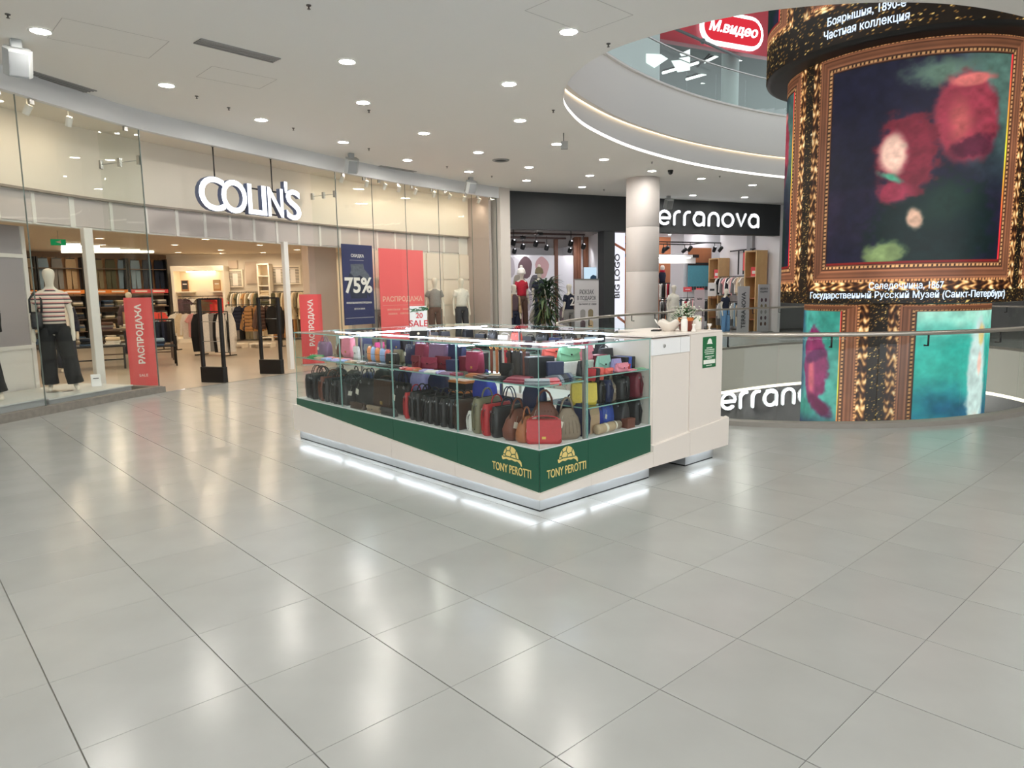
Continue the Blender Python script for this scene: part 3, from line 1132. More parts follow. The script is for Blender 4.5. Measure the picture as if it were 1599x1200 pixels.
def paint_left(U, V, h, w, seed):
    n, n2 = fbm(h, w, 50, seed), fbm(h, w, 9, seed + 1, 3)
    img = np.zeros((h, w, 3)) + np.array([0.32, 0.66, 0.60])
    img = mix(img, (0.16, 0.24, 0.36), ss(.62, .3, U + (n - .5) * .3))
    img = mix(img, (0.20, 0.52, 0.46), ss(.4, .7, n))
    img = mix(img, (0.52, 0.18, 0.36), blob(U, V, .70, .66, .20, .26, .1, .2, n2, .3))
    img = mix(img, (0.80, 0.38, 0.44), blob(U, V, .67, .60, .08, .24, .1, .8, n2, .3))
    img = mix(img, (0.36, 0.12, 0.30), blob(U, V, .70, .72, .22, .05, .2, .5, n2, .3))
    img = mix(img, (0.38, 0.10, 0.26), blob(U, V, .78, .42, .22, .07, -.3, .5, n2, .4))
    img = mix(img, (0.10, 0.10, 0.24), ss(.40, .25, V + (n - .5) * .1))
    img = mix(img, (0.24, 0.48, 0.44), blob(U, V, .86, .26, .2, .1, .1, .5, n2, .5))
    return np.clip(img * (0.8 + 0.4 * n2[..., None]), 0, 1)


def paint_right(U, V, h, w, seed):
    n, n2 = fbm(h, w, 50, seed), fbm(h, w, 9, seed + 1, 3)
    img = np.zeros((h, w, 3)) + np.array([0.22, 0.66, 0.60])
    img = mix(img, (0.12, 0.34, 0.46), ss(.74, .30, V + (n - .5) * .55))
    img = mix(img, (0.62, 0.84, 0.76), ss(.80, 1.05, V + (n - .5) * .3))
    img = mix(img, (0.78, 0.86, 0.84), blob(U, V, .57, .60, .15, .46, .05, .35, n2, .4))
    img = mix(img, (0.86, 0.78, 0.52), blob(U, V, .60, .86, .055, .08, 0, .5, n2, .4))
    img = mix(img, (0.93, 0.76, 0.70), blob(U, V, .60, .70, .045, .09, 0, .5, n2, .25))
    img = mix(img, (0.94, 0.90, 0.84), blob(U, V, .58, .22, .26, .22, .1, .4, n2, .4))
    img = mix(img, (0.90, 0.68, 0.28), blob(U, V, .47, .34, .10, .08, .3, .6, n2, .8))
    return np.clip(img * (0.84 + 0.32 * n2[..., None]), 0, 1)


def screen(name, R, a0, a1, z0, z1, ncol, nrow, painter, parent, m, label=None):
    th = np.linspace(a0, a1, ncol + 1)
    zz = np.linspace(z0, z1, nrow + 1)
    TH, Z = np.meshgrid(th, zz)
    img = painter(TH, Z)
    a = np.radians(TH)
    X = LX - R * LD.x * np.cos(a) + R * LPERP.x * np.sin(a)
    Y = LY - R * LD.y * np.cos(a) + R * LPERP.y * np.sin(a)
    co = np.stack([X, Y, Z], -1).reshape(-1, 3)
    w = ncol + 1
    idx = (np.arange(nrow)[:, None] * w + np.arange(ncol)[None, :]).reshape(-1)
    quads = np.stack([idx, idx + 1, idx + 1 + w, idx + w], -1)
    me = bpy.data.meshes.new(name)
    me.vertices.add(len(co))
    me.vertices.foreach_set('co', co.ravel())
    me.loops.add(quads.size)
    me.loops.foreach_set('vertex_index', quads.ravel().astype(np.int32))
    me.polygons.add(len(quads))
    me.polygons.foreach_set('loop_start', (np.arange(len(quads)) * 4).astype(np.int32))
    me.update(calc_edges=True)
    at = me.color_attributes.new('picture', 'FLOAT_COLOR', 'POINT')
    c = np.clip(img, 0, 1)
    c = np.where(c <= 0.04045, c / 12.92, ((c + 0.055) / 1.055) ** 2.4)
    c4 = np.concatenate([c, np.ones(c.shape[:2] + (1,))], -1).astype(np.float32)
    at.data.foreach_set('color', c4.ravel())
    me.materials.append(m)
    o = new(name, me, parent)
    if label:
        o['label'] = label
    return o


def curved_text(txt, R, deg, z, w, h, m, parent, bold=0.0, slant=0.0):
    me = text_mesh('lettering', txt, m, w=w, h=h, depth=0.006, bold=bold)
    n = len(me.vertices)
    a = np.empty(n * 3)
    me.vertices.foreach_get('co', a)
    a = a.reshape(-1, 3)
    an = np.radians(deg) + a[:, 0] / R
    rr = R + a[:, 2]
    b = np.stack([LX - rr * LD.x * np.cos(an) + rr * LPERP.x * np.sin(an), LY - rr * LD.y * np.cos(an) + rr * LPERP.y * np.sin(an), z + a[:, 1] + a[:, 0] * slant], -1)
    me.vertices.foreach_set('co', b.ravel())
    me.update()
    return new('lettering', me, parent)


tower = thing('led_tower', 'tall round led screen tower showing gold framed paintings in the floor opening', 'led tower', (0, 0, 0))
M_SCREEN = screen_mat('led screen', 1.15)
M_SCAP = glow('screen caption', (0.86, 0.93, 1.0), 1.3)
M_SHELL = mat('black screen shell', (0.05, 0.05, 0.055), rough=0.5)
RM, RL, RU = 1.80, 1.40, 2.15
ZB, ZT = 1.36, 5.95


def p_mid(TH, Z):
    img = glitter(TH, Z, 3)
    img = framed(img, TH, Z, RM, -141, -62, 1.95, 4.81, 0.38, 0.40, 50, paint_dark)
    img = framed(img, TH, Z, RM, 77, 156, 1.95, 4.81, 0.38, 0.40, 60, paint_right)
    return framed(img, TH, Z, RM, -32, 47, 1.95, 4.81, 0.38, 0.40, 40, paint_dark)


def p_low(TH, Z):
    img = glitter(TH, Z, 13)
    img = framed(img, TH, Z, RL, -31 - 80, -31, -1.5, 1.22, 0.44, 0.16, 140, paint_left)
    return framed(img, TH, Z, RL, 13.5, 93, -1.5, 1.22, 0.38, 0.16, 150, paint_right)


def p_up(TH, Z):
    img = glitter(TH, Z, 23)
    img = framed(img, TH, Z, RU, -30, 47, 5.84, 9.2, 0.40, 0.22, 240, paint_right)
    return framed(img, TH, Z, RU, -140, -58, 5.84, 9.2, 0.40, 0.22, 250, paint_dark)


screen('middle_screen', RM, -96, 96, ZB, ZT, 460, 420, p_mid, tower, M_SCREEN, 'wide middle screen with a large dark painting in a carved gold frame')
screen('lower_screen', RL, -96, 96, -2.6, ZB, 300, 300, p_low, tower, M_SCREEN, 'narrow lower screen with two framed paintings on teal ground')
screen('upper_screen', RU, -96, 96, 5.12, 8.2, 300, 200, p_up, tower, M_SCREEN, 'broad upper screen with glittering gold specks')
for nm, R, z0, z1 in (('middle_shell', RM - 0.01, ZB - 0.02, ZT), ('lower_shell', RL - 0.01, -5.2, ZB), ('upper_shell', RU - 0.01, 5.06, 8.2)):
    part(nm, G().lathe([(0.4, z0), (R - 0.08, z0), (R, z0 + 0.03), (R, z1)], (LX, LY, 0), 64, cap=False), M_SHELL, tower)
curved_text('Селедочница, 1867', RM, 5, 1.615, 0.98, 0.13, M_SCAP, tower, 0.012)
curved_text('Государственный Русский Музей (Санкт-Петербург)', RM, 6, 1.475, 2.95, 0.14, M_SCAP, tower, 0.012)
curved_text('Боярышня, 1890-е', RU, -15, 5.45, 1.05, 0.15, M_SCAP, tower, 0.012)
curved_text('Частная коллекция', RU, -15, 5.275, 1.15, 0.15, M_SCAP, tower, 0.012)
# ------------------------------------------------------------------ accessories kiosk
KANG = radians(42.6)
KO = onz(843, 801)
KA = Vector((cos(KANG), sin(KANG), 0))
KB = Vector((-sin(KANG), cos(KANG), 0))
M_GREEN = mat('bottle green laminate', (0.115, 0.335, 0.255), rough=0.38)
M_KWHITE = mat('cream white laminate', (0.905, 0.87, 0.835), rough=0.45)
M_KBRIGHT = mat('bright white laminate', (0.95, 0.95, 0.95), rough=0.35)
M_PLINTH = mat('brushed aluminium plinth', (0.80, 0.81, 0.82), rough=0.38, metal=0.75)
M_GOLD = mat('gold foil', (0.90, 0.80, 0.50), rough=0.45)
M_SHELF = glass_mat('shelf glass', (0.82, 0.88, 0.86))
M_CASE = glass_mat('showcase glass', (0.975, 0.985, 0.98))
M_EDGE = mat('green glass edge', (0.55, 0.72, 0.69), rough=0.2)
M_DECK = mat('white showcase deck', (0.92, 0.92, 0.92), rough=0.4)
KZ0, KZ1, KTOP = 0.462, 0.470, 1.195
FULL_A, FULL_B = 2.42, 3.86


def band_top(x, y):
    """height of the flared skirt's upper edge above the kiosk corner distances"""
    return 0.150 + 0.062 * max(x, y)


def kiosk_unit(label, x0, x1, y0, y1, out, shelves, cat='showcase'):
    """one glass showcase; out lists its outward sides: 'a0' (left face, x=x0), 'b0' (right face, y=y0), 'b1' (y=y1), 'a1' (x=x1)"""
    base = KO + KA * x0 + KB * y0
    t = thing('glass_showcase', label, cat, (base.x, base.y, 0), KANG, 'glass showcases of the accessories kiosk')
    L, D = x1 - x0, y1 - y0
    i0, i1 = (0.014 if 'a0' in out else 0), (0.014 if 'a1' in out else 0)
    j0, j1 = (0.014 if 'b0' in out else 0), (0.014 if 'b1' in out else 0)
    part('gasket', G().box(i0, L - i1, j0, D - j1, 0.0, 0.012), M_BLACK, t)
    part('plinth', G().box(i0 - .004, L - i1 + .004 * bool(i1), j0 - .004, D - j1 + .004 * bool(j1), 0.012, 0.106), M_PLINTH, t)
    part('carcass', G().box(i0, L - i1, j0, D - j1, 0.106, KZ0 - 0.004), M_KWHITE, t)
    part('deck', G().box(0.004, L - 0.004, 0.004, D - 0.004, KZ0 - 0.004, KZ1), M_DECK, t)
    ov = 0.035
    e = 0.0015
    for s in out:
        horiz = s in ('b0', 'b1')
        n = 1
        lo, hi = (0, L) if horiz else (0, D)
        # overhang past free ends
        c0 = ('a0' in out) if horiz else ('b0' in out)
        c1 = ('a1' in out) if horiz else ('b1' in out)
        q0, q1 = lo - (ov if c0 else -e), hi + (ov if c1 else -e)

        def P(k, off, z):
            if s == 'a0':
                return (-off, k, z)
            if s == 'a1':
                return (L + off, k, z)
            if s == 'b0':
                return (k, -off, z)
            return (k, D + off, z)
        zt0 = band_top(x0 + (q0 if horiz else 0), y0 + (q0 if not horiz else 0)) if s in ('a0', 'b0') else band_top(x0, y0 + (0 if horiz else q0)) if s == 'b1' else 0.30
        zt1 = band_top(x0 + (q1 if horiz else 0), y0 + (q1 if not horiz else 0)) if s in ('a0', 'b0') else zt0
        if s == 'b1':
            zt0 = zt1 = 0.39
        g = G()
        rings = []
        for k, zt, cc in ((q0, zt0, c0), (q1, zt1, c1)):
            ki = k + (ov if cc and k == q0 else 0) - (ov if cc and k == q1 else 0)
            rings.append([P(k, ov, 0.104), P(k, ov, zt), P(ki, 0.0, zt), P(ki, 0.0, 0.104)])
        g.loft(rings, smooth=False)
        part('flared_skirt', g, M_KWHITE, t)
        g = G()
        rings = []
        for k, zt in ((lo + e, zt0), (hi - e, zt1)):
            rings.append([P(k, 0.006, zt - 0.01), P(k, 0.006, KZ0), P(k, 0.0, KZ0), P(k, 0.0, zt - 0.01)])
        g.loft(rings, smooth=False)
        part('green_panel', g, M_GREEN, t)
        g = G()
        a, b = (lo + 0.03, hi - 0.03)
        pts = [P(a, 0.014, 0.1005), P(b, 0.014, 0.1005), P(b, 0.004, 0.1005), P(a, 0.004, 0.1005)]
        g.ext(pts, (0, 0, 0.003))
        part('led_strip', g, M_LED, t, 'cold led strip under the skirt')
    th = 0.008
    for s in ('a0', 'a1', 'b0', 'b1'):
        if s not in out:
            continue
        g = G()
        if s == 'a0':
            g.box(0.004, 0.004 + th, 0.006, D - 0.006, KZ1, KTOP)
        elif s == 'a1':
            g.box(L - 0.004 - th, L - 0.004, 0.006, D - 0.006, KZ1, KTOP)
        elif s == 'b0':
            g.box(0.006, L - 0.006, 0.004, 0.004 + th, KZ1, KTOP)
        else:
            g.box(0.006, L - 0.006, D - 0.004 - th, D - 0.004, KZ1, KTOP)
        part('glass_pane', g, M_CASE, t)
    part('glass_top', G().box(0.003, L - 0.003, 0.003, D - 0.003, KTOP, KTOP + 0.008), M_CASE, t)
    # polished green glass edges
    g = G()
    r = 0.0035
    for s in out:
        if s == 'a0':
            g.box(-0.001, 2 * r, 0, D, KTOP - 0.001, KTOP + 0.009)
        if s == 'a1':
            g.box(L - 2 * r, L + 0.001, 0, D, KTOP - 0.001, KTOP + 0.009)
        if s == 'b0':
            g.box(0, L, -0.001, 2 * r, KTOP - 0.001, KTOP + 0.009)
        if s == 'b1':
            g.box(0, L, D - 2 * r, D + 0.001, KTOP - 0.001, KTOP + 0.009)
    for x in (0.0, L):
        for y in (0.0, D):
            if (x == 0 and 'a0' in out) or (x == L and 'a1' in out) or (y == 0 and 'b0' in out) or (y == D and 'b1' in out):
                xx, yy = min(max(x, 0.004), L - 0.010), min(max(y, 0.004), D - 0.010)
                g.box(xx, xx + 0.0045, yy, yy + 0.0045, KZ1, KTOP)
    part('glass_edge', g, M_EDGE, t)
    # aluminium led profile under the lid along the inner edge
    g = G()
    for s in out:
        if s == 'a0':
            g.box(L - 0.030, L - 0.014, 0.02, D - 0.02, KTOP - 0.022, KTOP - 0.008)
        if s == 'a1':
            g.box(0.014, 0.030, 0.02, D - 0.02, KTOP - 0.022, KTOP - 0.008)
        if s == 'b0':
            g.box(0.02, L - 0.02, D - 0.030, D - 0.014, KTOP - 0.022, KTOP - 0.008)
        if s == 'b1':
            g.box(0.02, L - 0.02, 0.014, 0.030, KTOP - 0.022, KTOP - 0.008)
    part('case_light', g, glow('case led', (0.86, 0.91, 1.0), 22.0), t, 'bright led bar under the glass lid')
    for z, sx0, sx1, sy0, sy1 in shelves:
        g = G().box(sx0, sx1, sy0, sy1, z - 0.006, z)
        sh = part('glass_shelf', g, M_SHELF, t)
        g = G().box(sx0 - 0.001, sx0 + 0.003, sy0, sy1, z - 0.008, z + 0.001)
        g.box(sx0, sx1, sy0 - 0.001, sy0 + 0.003, z - 0.008, z + 0.001)
        part('shelf_edge', g, M_EDGE, sh)
        for x, y in ((sx0 + 0.02, sy0 + 0.02), (sx1 - 0.02, sy1 - 0.02)):
            part('shelf_pin', G().lathe([(0.008, z - 0.02), (0.008, z - 0.006)], (x, y, 0), 8), M_STEEL, sh)
    # inner corner upright
    g = G()
    for s in out[:1]:
        x, y = (L - 0.03, 0.01) if s == 'a0' else (0.01, D - 0.03) if s == 'b0' else (0.01, 0.01)
        g.box(x, x + 0.02, y, y + 0.02, KZ1, KTOP - 0.022)
    part('upright', g, M_STEEL, t)
    return t


DP = 0.53
ku = {}
SH = 0.925
ku['corner'] = kiosk_unit('corner glass showcase nearest the camera with gold logos on two sides', 0, DP, 0, 0.95, ('a0', 'b0'), [(SH, 0.015, DP - 0.01, 0.015, 0.94)])
ku['left2'] = kiosk_unit('second glass showcase of the long left face, beside the corner unit', 0, DP, 0.95, 1.90, ('a0',), [(SH, 0.015, DP - 0.01, 0.01, 0.94)])
ku['left3'] = kiosk_unit('third glass showcase of the long left face', 0, DP, 1.90, 2.85, ('a0',), [(SH, 0.015, DP - 0.01, 0.01, 0.94)])
ku['left4'] = kiosk_unit('farthest glass showcase of the long left face beside the store entrance', 0, DP, 2.85, FULL_B, ('a0', 'b1'), [(SH, 0.015, DP - 0.01, 0.01, 1.0)])
ku['right2'] = kiosk_unit('right glass showcase between the corner unit and the white cabinets', DP, 1.335, 0, DP, ('b0',), [(0.945, 0.01, 0.795, 0.015, DP - 0.01), (0.705, 0.01, 0.795, 0.015, DP - 0.01)])
ku['far2'] = kiosk_unit('far left glass showcase at the back of the kiosk', DP, 1.47, FULL_B - DP, FULL_B, ('b1',), [(SH, 0.01, 0.93, 0.01, DP - 0.02)])
ku['far3'] = kiosk_unit('far corner glass showcase at the back of the kiosk', 1.47, FULL_A, FULL_B - DP, FULL_B, ('b1', 'a1'), [(SH, 0.01, 0.93, 0.01, DP - 0.02)])
ku['rear1'] = kiosk_unit('rear glass showcase next to the far corner one', FULL_A - DP, FULL_A, 2.2, FULL_B - DP, ('a1',), [(SH, 0.01, DP - 0.02, 0.01, 1.12)])
ku['rear2'] = kiosk_unit('rear glass showcase next to the white cash counter', FULL_A - DP, FULL_A, 0.82, 2.2, ('a1',), [(SH, 0.01, DP - 0.02, 0.01, 1.36)])


# gold logo: tortoise emblem over the shop name
def turtle(g, w):
    """shell dome with rim and head, drawn in the XZ plane facing -y; width w, base at z=0"""
    k = w / 2
    dome = [(cos(a) * 0.80 * k, 0.16 * k + sin(a) * 0.86 * k) for a in [pi * i / 22 for i in range(23)]]
    return dome


def logo(parent, side, x, z, w):
    """side 'a' -> on the left face (plane x=0 looking along +x), 'b' -> on the right face (plane y=0)"""
    if side == 'b':
        M = Matrix.Translation((x, -0.0065, z)) @ Matrix.Rotation(pi / 2, 4, 'X')
    else:
        M = Matrix(((0, 0, -1, -0.0065), (-1, 0, 0, x), (0, 1, 0, z), (0, 0, 0, 1)))
    me = text_mesh('lettering', 'TONY PEROTTI', M_GOLD, w=w, h=w * 0.150, depth=0.003, bold=0.004)
    new('lettering', me, parent, mw=M)
    k = w * 0.235
    g = G()
    dome = [(cos(a) * 0.86 * k, 0.20 * k + sin(a) * 0.92 * k) for a in [pi * i / 20 for i in range(21)]]
    rim = [(-1.02 * k, 0.26 * k), (-0.98 * k, 0.06 * k), (-0.9 * k, -0.02 * k), (-0.75 * k, 0.02 * k), (-0.5 * k, 0.10 * k), (-0.2 * k, 0.03 * k), (0.1 * k, 0.10 * k), (0.45 * k, 0.02 * k), (0.7 * k, 0.08 * k),
           (0.98 * k, -0.06 * k), (1.12 * k, -0.26 * k), (1.2 * k, -0.2 * k), (1.16 * k, 0.08 * k), (0.98 * k, 0.22 * k)]
    body = rim[:1] + rim[1:] + [(0.86 * k, 0.24 * k)] + dome[1:-1] + [(-0.86 * k, 0.26 * k)]
    g.add([(p[0], p[1], 0.003) for p in body], tessellate_polygon([[Vector((p[0], p[1], 0)) for p in body]]))
    gg = G()
    W_ = 0.07 * k
    for ln in ([(-.62, .42), (-.46, .72), (-.52, .92)], [(-.46, .72), (-.1, .78), (.1, .52), (-.05, .28)], [(-.1, .78), (.02, 1.1)], [(.1, .52), (.48, .58), (.6, .86)], [(.48, .58), (.62, .28)],
               [(-.84, .23), (-.4, .30), (-.05, .28), (.3, .26), (.86, .23)], [(-.62, .42), (-.5, .30)], [(-.62, .42), (-.80, .46)]):
        gg.ribbon([(a * k, b * k, 0.0036) for a, b in ln], W_, 0.001, (0, 0, 1))
    e = part('tortoise_emblem', g, M_GOLD, parent, mw=M @ Matrix.Translation((0, w * 0.155, 0)))
    part('shell_groove', gg, M_GREEN, e)


logo(ku['corner'], 'a', 0.295, 0.272, 0.43)
logo(ku['corner'], 'b', 0.285, 0.272, 0.43)


# white cabinets to the right of the glass
def cabinet(label, x0, x1, y1, plinth, zskirt0, zskirt1, endcap):
    base = KO + KA * x0
    t = thing('storage_cabinet', label, 'cabinet', (base.x, base.y, 0), KANG)
    L = x1 - x0
    if plinth:
        part('gasket', G().box(0, L - 0.07, 0.014, y1, 0, 0.012), M_BLACK, t)
        part('plinth', G().box(0, L - 0.07, 0.012, y1, 0.012, 0.106), M_PLINTH, t)
        part('led_strip', G().box(0.04, L - 0.11, -0.014, -0.004, 0.1005, 0.1035), M_LED, t, 'cold led strip under the skirt')
    else:
        part('plinth', G().box(0, L, 0.30, y1, 0.0, 0.106), mat('recessed grey plinth', (0.6, 0.6, 0.6), rough=0.6), t)
    ov = 0.035
    o1 = L + (0.13 if endcap else -0.0015)
    g = G().loft([[(0.0015, -ov, 0.104), (0.0015, -ov, zskirt0), (0.0015, 0.0, zskirt0 + 0.012), (0.0015, 0, 0.104)], [(o1, -ov, 0.104), (o1, -ov, zskirt1), (o1, 0, zskirt1 + 0.012), (o1, 0, 0.104)]], smooth=False)
    if endcap:
        g.ext([(L, 0, 0.104), (o1, 0, 0.104), (o1, y1, 0.104), (L, y1, 0.104)], (0, 0, zskirt1 - 0.104))
    part('flared_skirt', g, M_KWHITE, t)
    return t, L


c1, L1 = cabinet('white drawer cabinet with a round lock beside the glass showcase', 1.335, 1.89, 0.50, False, 0.285, 0.325, False)
part('carcass', G().box(0.002, L1 - 0.002, 0.004, 0.50, 0.106, 1.195), M_KWHITE, c1)
part('front_panel', G().box(0.016, L1 - 0.003, -0.012, 0.004, 0.30, 1.052), M_KWHITE, c1)
d_ = part('drawer_front', G().box(0.004, 0.405, -0.016, 0.004, 1.056, 1.19), M_KBRIGHT, c1, 'bright white drawer front')
part('lock', G().lathe([(0.014, 0), (0.014, 0.010), (0.009, 0.012), (0.004, 0.012)], n=12), M_STEEL, d_, 'round steel lock', mw=Matrix.Translation((0.16, -0.016, 1.130)) @ Matrix.Rotation(pi / 2, 4, 'X'))
part('side_front', G().box(0.409, L1 - 0.003, -0.016, 0.004, 1.056, 1.19), M_KBRIGHT, c1)
c2, L2 = cabinet('tall cream cabinet at the right end carrying a green notice', 1.89, 2.42, 0.80, True, 0.335, 0.375, True)
part('carcass', G().box(0.002, L2, 0.004, 0.80, 0.106, 1.20), M_KWHITE, c2)
part('front_panel', G().box(0.002, L2 + 0.002, -0.022, 0.004, 0.34, 1.205), M_KWHITE, c2)
# the notice
nt_ = thing('green_notice', 'green notice with a gold emblem and white lines of text on the cabinet end', 'notice', (0, 0, 0))
b0 = KO + KA * 1.89
nt_.matrix_world = Matrix.Translation((b0.x, b0.y, 0)) @ Matrix.Rotation(KANG, 4, 'Z') @ Matrix.Translation((0.305, -0.0245, 1.03)) @ Matrix.Rotation(pi / 2, 4, 'X')
M_NG = mat('notice green', (0.12, 0.42, 0.25), rough=0.5)
M_NW = mat('notice white', (0.93, 0.94, 0.9), rough=0.6)
part('sheet', G().box(-0.112, 0.112, -0.142, 0.142, 0, 0.002), M_NG, nt_)
g = G()
dome = [(cos(a) * 0.036, 0.088 + sin(a) * 0.038) for a in [pi * i / 14 for i in range(15)]]
g.add([(x, y, 0.003) for x, y in dome + [(-0.05, 0.078), (0.05, 0.074)]], tessellate_polygon([[Vector((x, y, 0)) for x, y in dome + [(-0.05, 0.078), (0.05, 0.074)]]]))
part('emblem', g, M_NW, nt_)
for y, w, s in ((0.058, 0.05, 'TONY PEROTTI'), (0.034, 0.13, 'ИМЕЕТСЯ'), (0.014, 0.17, 'ПОДАРОЧНАЯ'), (-0.006, 0.15, 'УПАКОВКА'), (-0.03, 0.18, 'И СЕРТИФИКАТЫ'), (-0.05, 0.12, 'ВОПРОСЫ')):
    pass
for y, w in ((0.040, 0.10), (0.022, 0.16), (0.004, 0.17), (-0.014, 0.14), (-0.040, 0.15), (-0.056, 0.07), (-0.122, 0.10)):
    g = G()
    k = -w / 2
    r = random.Random(int(1000 * (y + 1)))
    while k < w / 2 - 0.008:
        q = r.uniform(0.012, 0.03)
        g.box(k, min(k + q, w / 2), y - 0.004, y + 0.004, 0.002, 0.003)
        k += q + 0.006
    part('text_line', g, M_NW, nt_)
part('white_field', G().box(-0.098, 0.098, -0.107, -0.070, 0.002, 0.003), M_NW, nt_)
# counter tops
base = KO + KA * 1.335
t = solid('counter_top', G().bevbox(0, 0.553, -0.018, 0.50, 1.207, 1.222, 0.003).bevbox(0.555, 1.087, -0.018, 0.80, 1.207, 1.222, 0.003), M_KWHITE, 'white counter top over the two cream cabinets', 'counter', None, (base.x, base.y, 0), KANG)
# ------------------------------------------------------------------ leather goods in the showcases
LEATHER = {
    'black': (0.10, 0.10, 0.115), 'charcoal': (0.19, 0.185, 0.195), 'dark brown': (0.25, 0.17, 0.14), 'brown': (0.46, 0.26, 0.20), 'tan': (0.66, 0.40, 0.25),
    'red': (0.74, 0.20, 0.22), 'burgundy': (0.44, 0.11, 0.18), 'navy': (0.14, 0.17, 0.32), 'olive': (0.52, 0.50, 0.40), 'taupe': (0.55, 0.48, 0.41), 'yellow': (0.86, 0.75, 0.28),
    'pink': (0.93, 0.56, 0.64), 'mint': (0.62, 0.82, 0.76), 'sage': (0.50, 0.70, 0.56), 'white': (0.90, 0.89, 0.87), 'grey': (0.44, 0.47, 0.50), 'blue': (0.24, 0.36, 0.74), 'royal blue': (0.25, 0.30, 0.72),
    'orange': (0.90, 0.56, 0.32), 'light blue': (0.60, 0.70, 0.88), 'beige': (0.76, 0.66, 0.54), 'magenta': (0.82, 0.26, 0.50), 'green': (0.16, 0.58, 0.30), 'mauve': (0.55, 0.42, 0.55), 'lilac': (0.70, 0.66, 0.88), 'coral': (0.93, 0.42, 0.38), 'wine': (0.55, 0.18, 0.28)}


def leather(c):
    return mat(c + ' leather', LEATHER[c], rough=0.42, noise=0.08, nscale=40, bump=0.12)


M_TAG = mat('paper tag', (0.93, 0.90, 0.84), rough=0.7)
M_BRASS = mat('brass fitting', (0.85, 0.70, 0.38), rough=0.3, metal=0.9)
M_CHROME = mat('chrome fitting', (0.8, 0.8, 0.82), rough=0.2, metal=1.0)
M_STITCH = mat('pale thread', (0.8, 0.78, 0.72), rough=0.8)


def rrect(w, d, y0, z, r, n=3):
    """rounded rectangle ring centred on x, y"""
    out = []
    for cx, cy, a0 in ((w / 2 - r, d / 2 - r, 0), (-w / 2 + r, d / 2 - r, pi / 2), (-w / 2 + r, -d / 2 + r, pi), (w / 2 - r, -d / 2 + r, 1.5 * pi)):
        for k in range(n):
            a = a0 + pi / 2 * k / (n - 1)
            out.append((cx + r * cos(a), y0 + cy + r * sin(a), z))
    return out


def arch(g, x0, x1, y, z0, h, r=0.006, n=7):
    g.tube([(x0 + (x1 - x0) * (0.5 - 0.5 * cos(pi * k / n)), y, z0 + h * sin(pi * k / n)) for k in range(n + 1)], r, 6)


def tagpart(t, x, y, z, rot=0.2, s=1.0):
    g = G()
    g.box(-0.022 * s, 0.022 * s, -0.001, 0.001, -0.05 * s, 0.0)
    o = part('price_tag', g, M_TAG, t, mw=Matrix.Translation((x, y, z)) @ Matrix.Rotation(rot, 4, 'Y'))
    part('tag_string', G().tube([(0, 0, -0.004), (0.004, 0.002, 0.05 * s)], 0.0012, 4), M_STITCH, o)


def proto_satchel():
    t = thing('satchel', 'p', 'handbag')
    w, h, d = 0.25, 0.21, 0.09
    part('body', G().loft([rrect(w * q, d * e, 0, z, 0.02) for q, e, z in ((.94, .8, 0), (1, 1, .015), (1, 1, .10), (.98, .85, h - .02), (.93, .6, h))]), leather('red'), t)
    pts = [(-w / 2 + .004, h + .004), (w / 2 - .004, h + .004), (w / 2 - .002, .055), (w / 2 - .03, .028), (-w / 2 + .03, .028), (-w / 2 + .002, .055)]
    g = G().loft([[(x, -d / 2 - .004 + (0.012 if z > .15 else 0), z) for x, z in pts], [(x, -d / 2 - .012 + (0.016 if z > .15 else 0), z) for x, z in pts]], smooth=False)
    g.box(-w / 2 + .006, w / 2 - .006, -d / 2 + .004, d / 2 - .02, h - .002, h + .006)
    f = part('flap', g, leather('red'), t)
    part('clasp', G().box(-.014, .014, -d / 2 - .017, -d / 2 - .011, .05, .072), M_BRASS, f)
    g = G()
    arch(g, -w * .42, w * .42, d * .2, h, .035, .006)
    part('shoulder_strap', g, leather('red'), t)
    return t


def proto_tote():
    t = thing('tote_bag', 'p', 'handbag')
    w, h, d = 0.30, 0.26, 0.10
    part('body', G().loft([rrect(w * q, d * e, 0, z, 0.022) for q, e, z in ((.86, .9, 0), (.93, 1, .02), (.98, .95, .12), (1, .75, .2), (.97, .42, h))]), leather('black'), t)
    for s in (-1, 1):
        g = G()
        arch(g, -w * .22, w * .22, s * d * .2, h - .03, .12, .0055)
        hd = part('handle', g, leather('black'), t)
        g = G()
        for q in (-1, 1):
            g.tube([(q * w * .22 + .012 * cos(a), s * d * .2 + s * .012, h - .035 + .012 * sin(a)) for a in [2 * pi * k / 8 for k in range(9)]], .0028, 5)
        part('ring', g, M_CHROME, hd)
    part('top_zip', G().box(-w * .42, w * .42, -.006, .006, h - .002, h + .004), M_DSTEEL, t)
    tagpart(t, -w * .30, -d / 2 - .004, h * .62, .25)
    return t


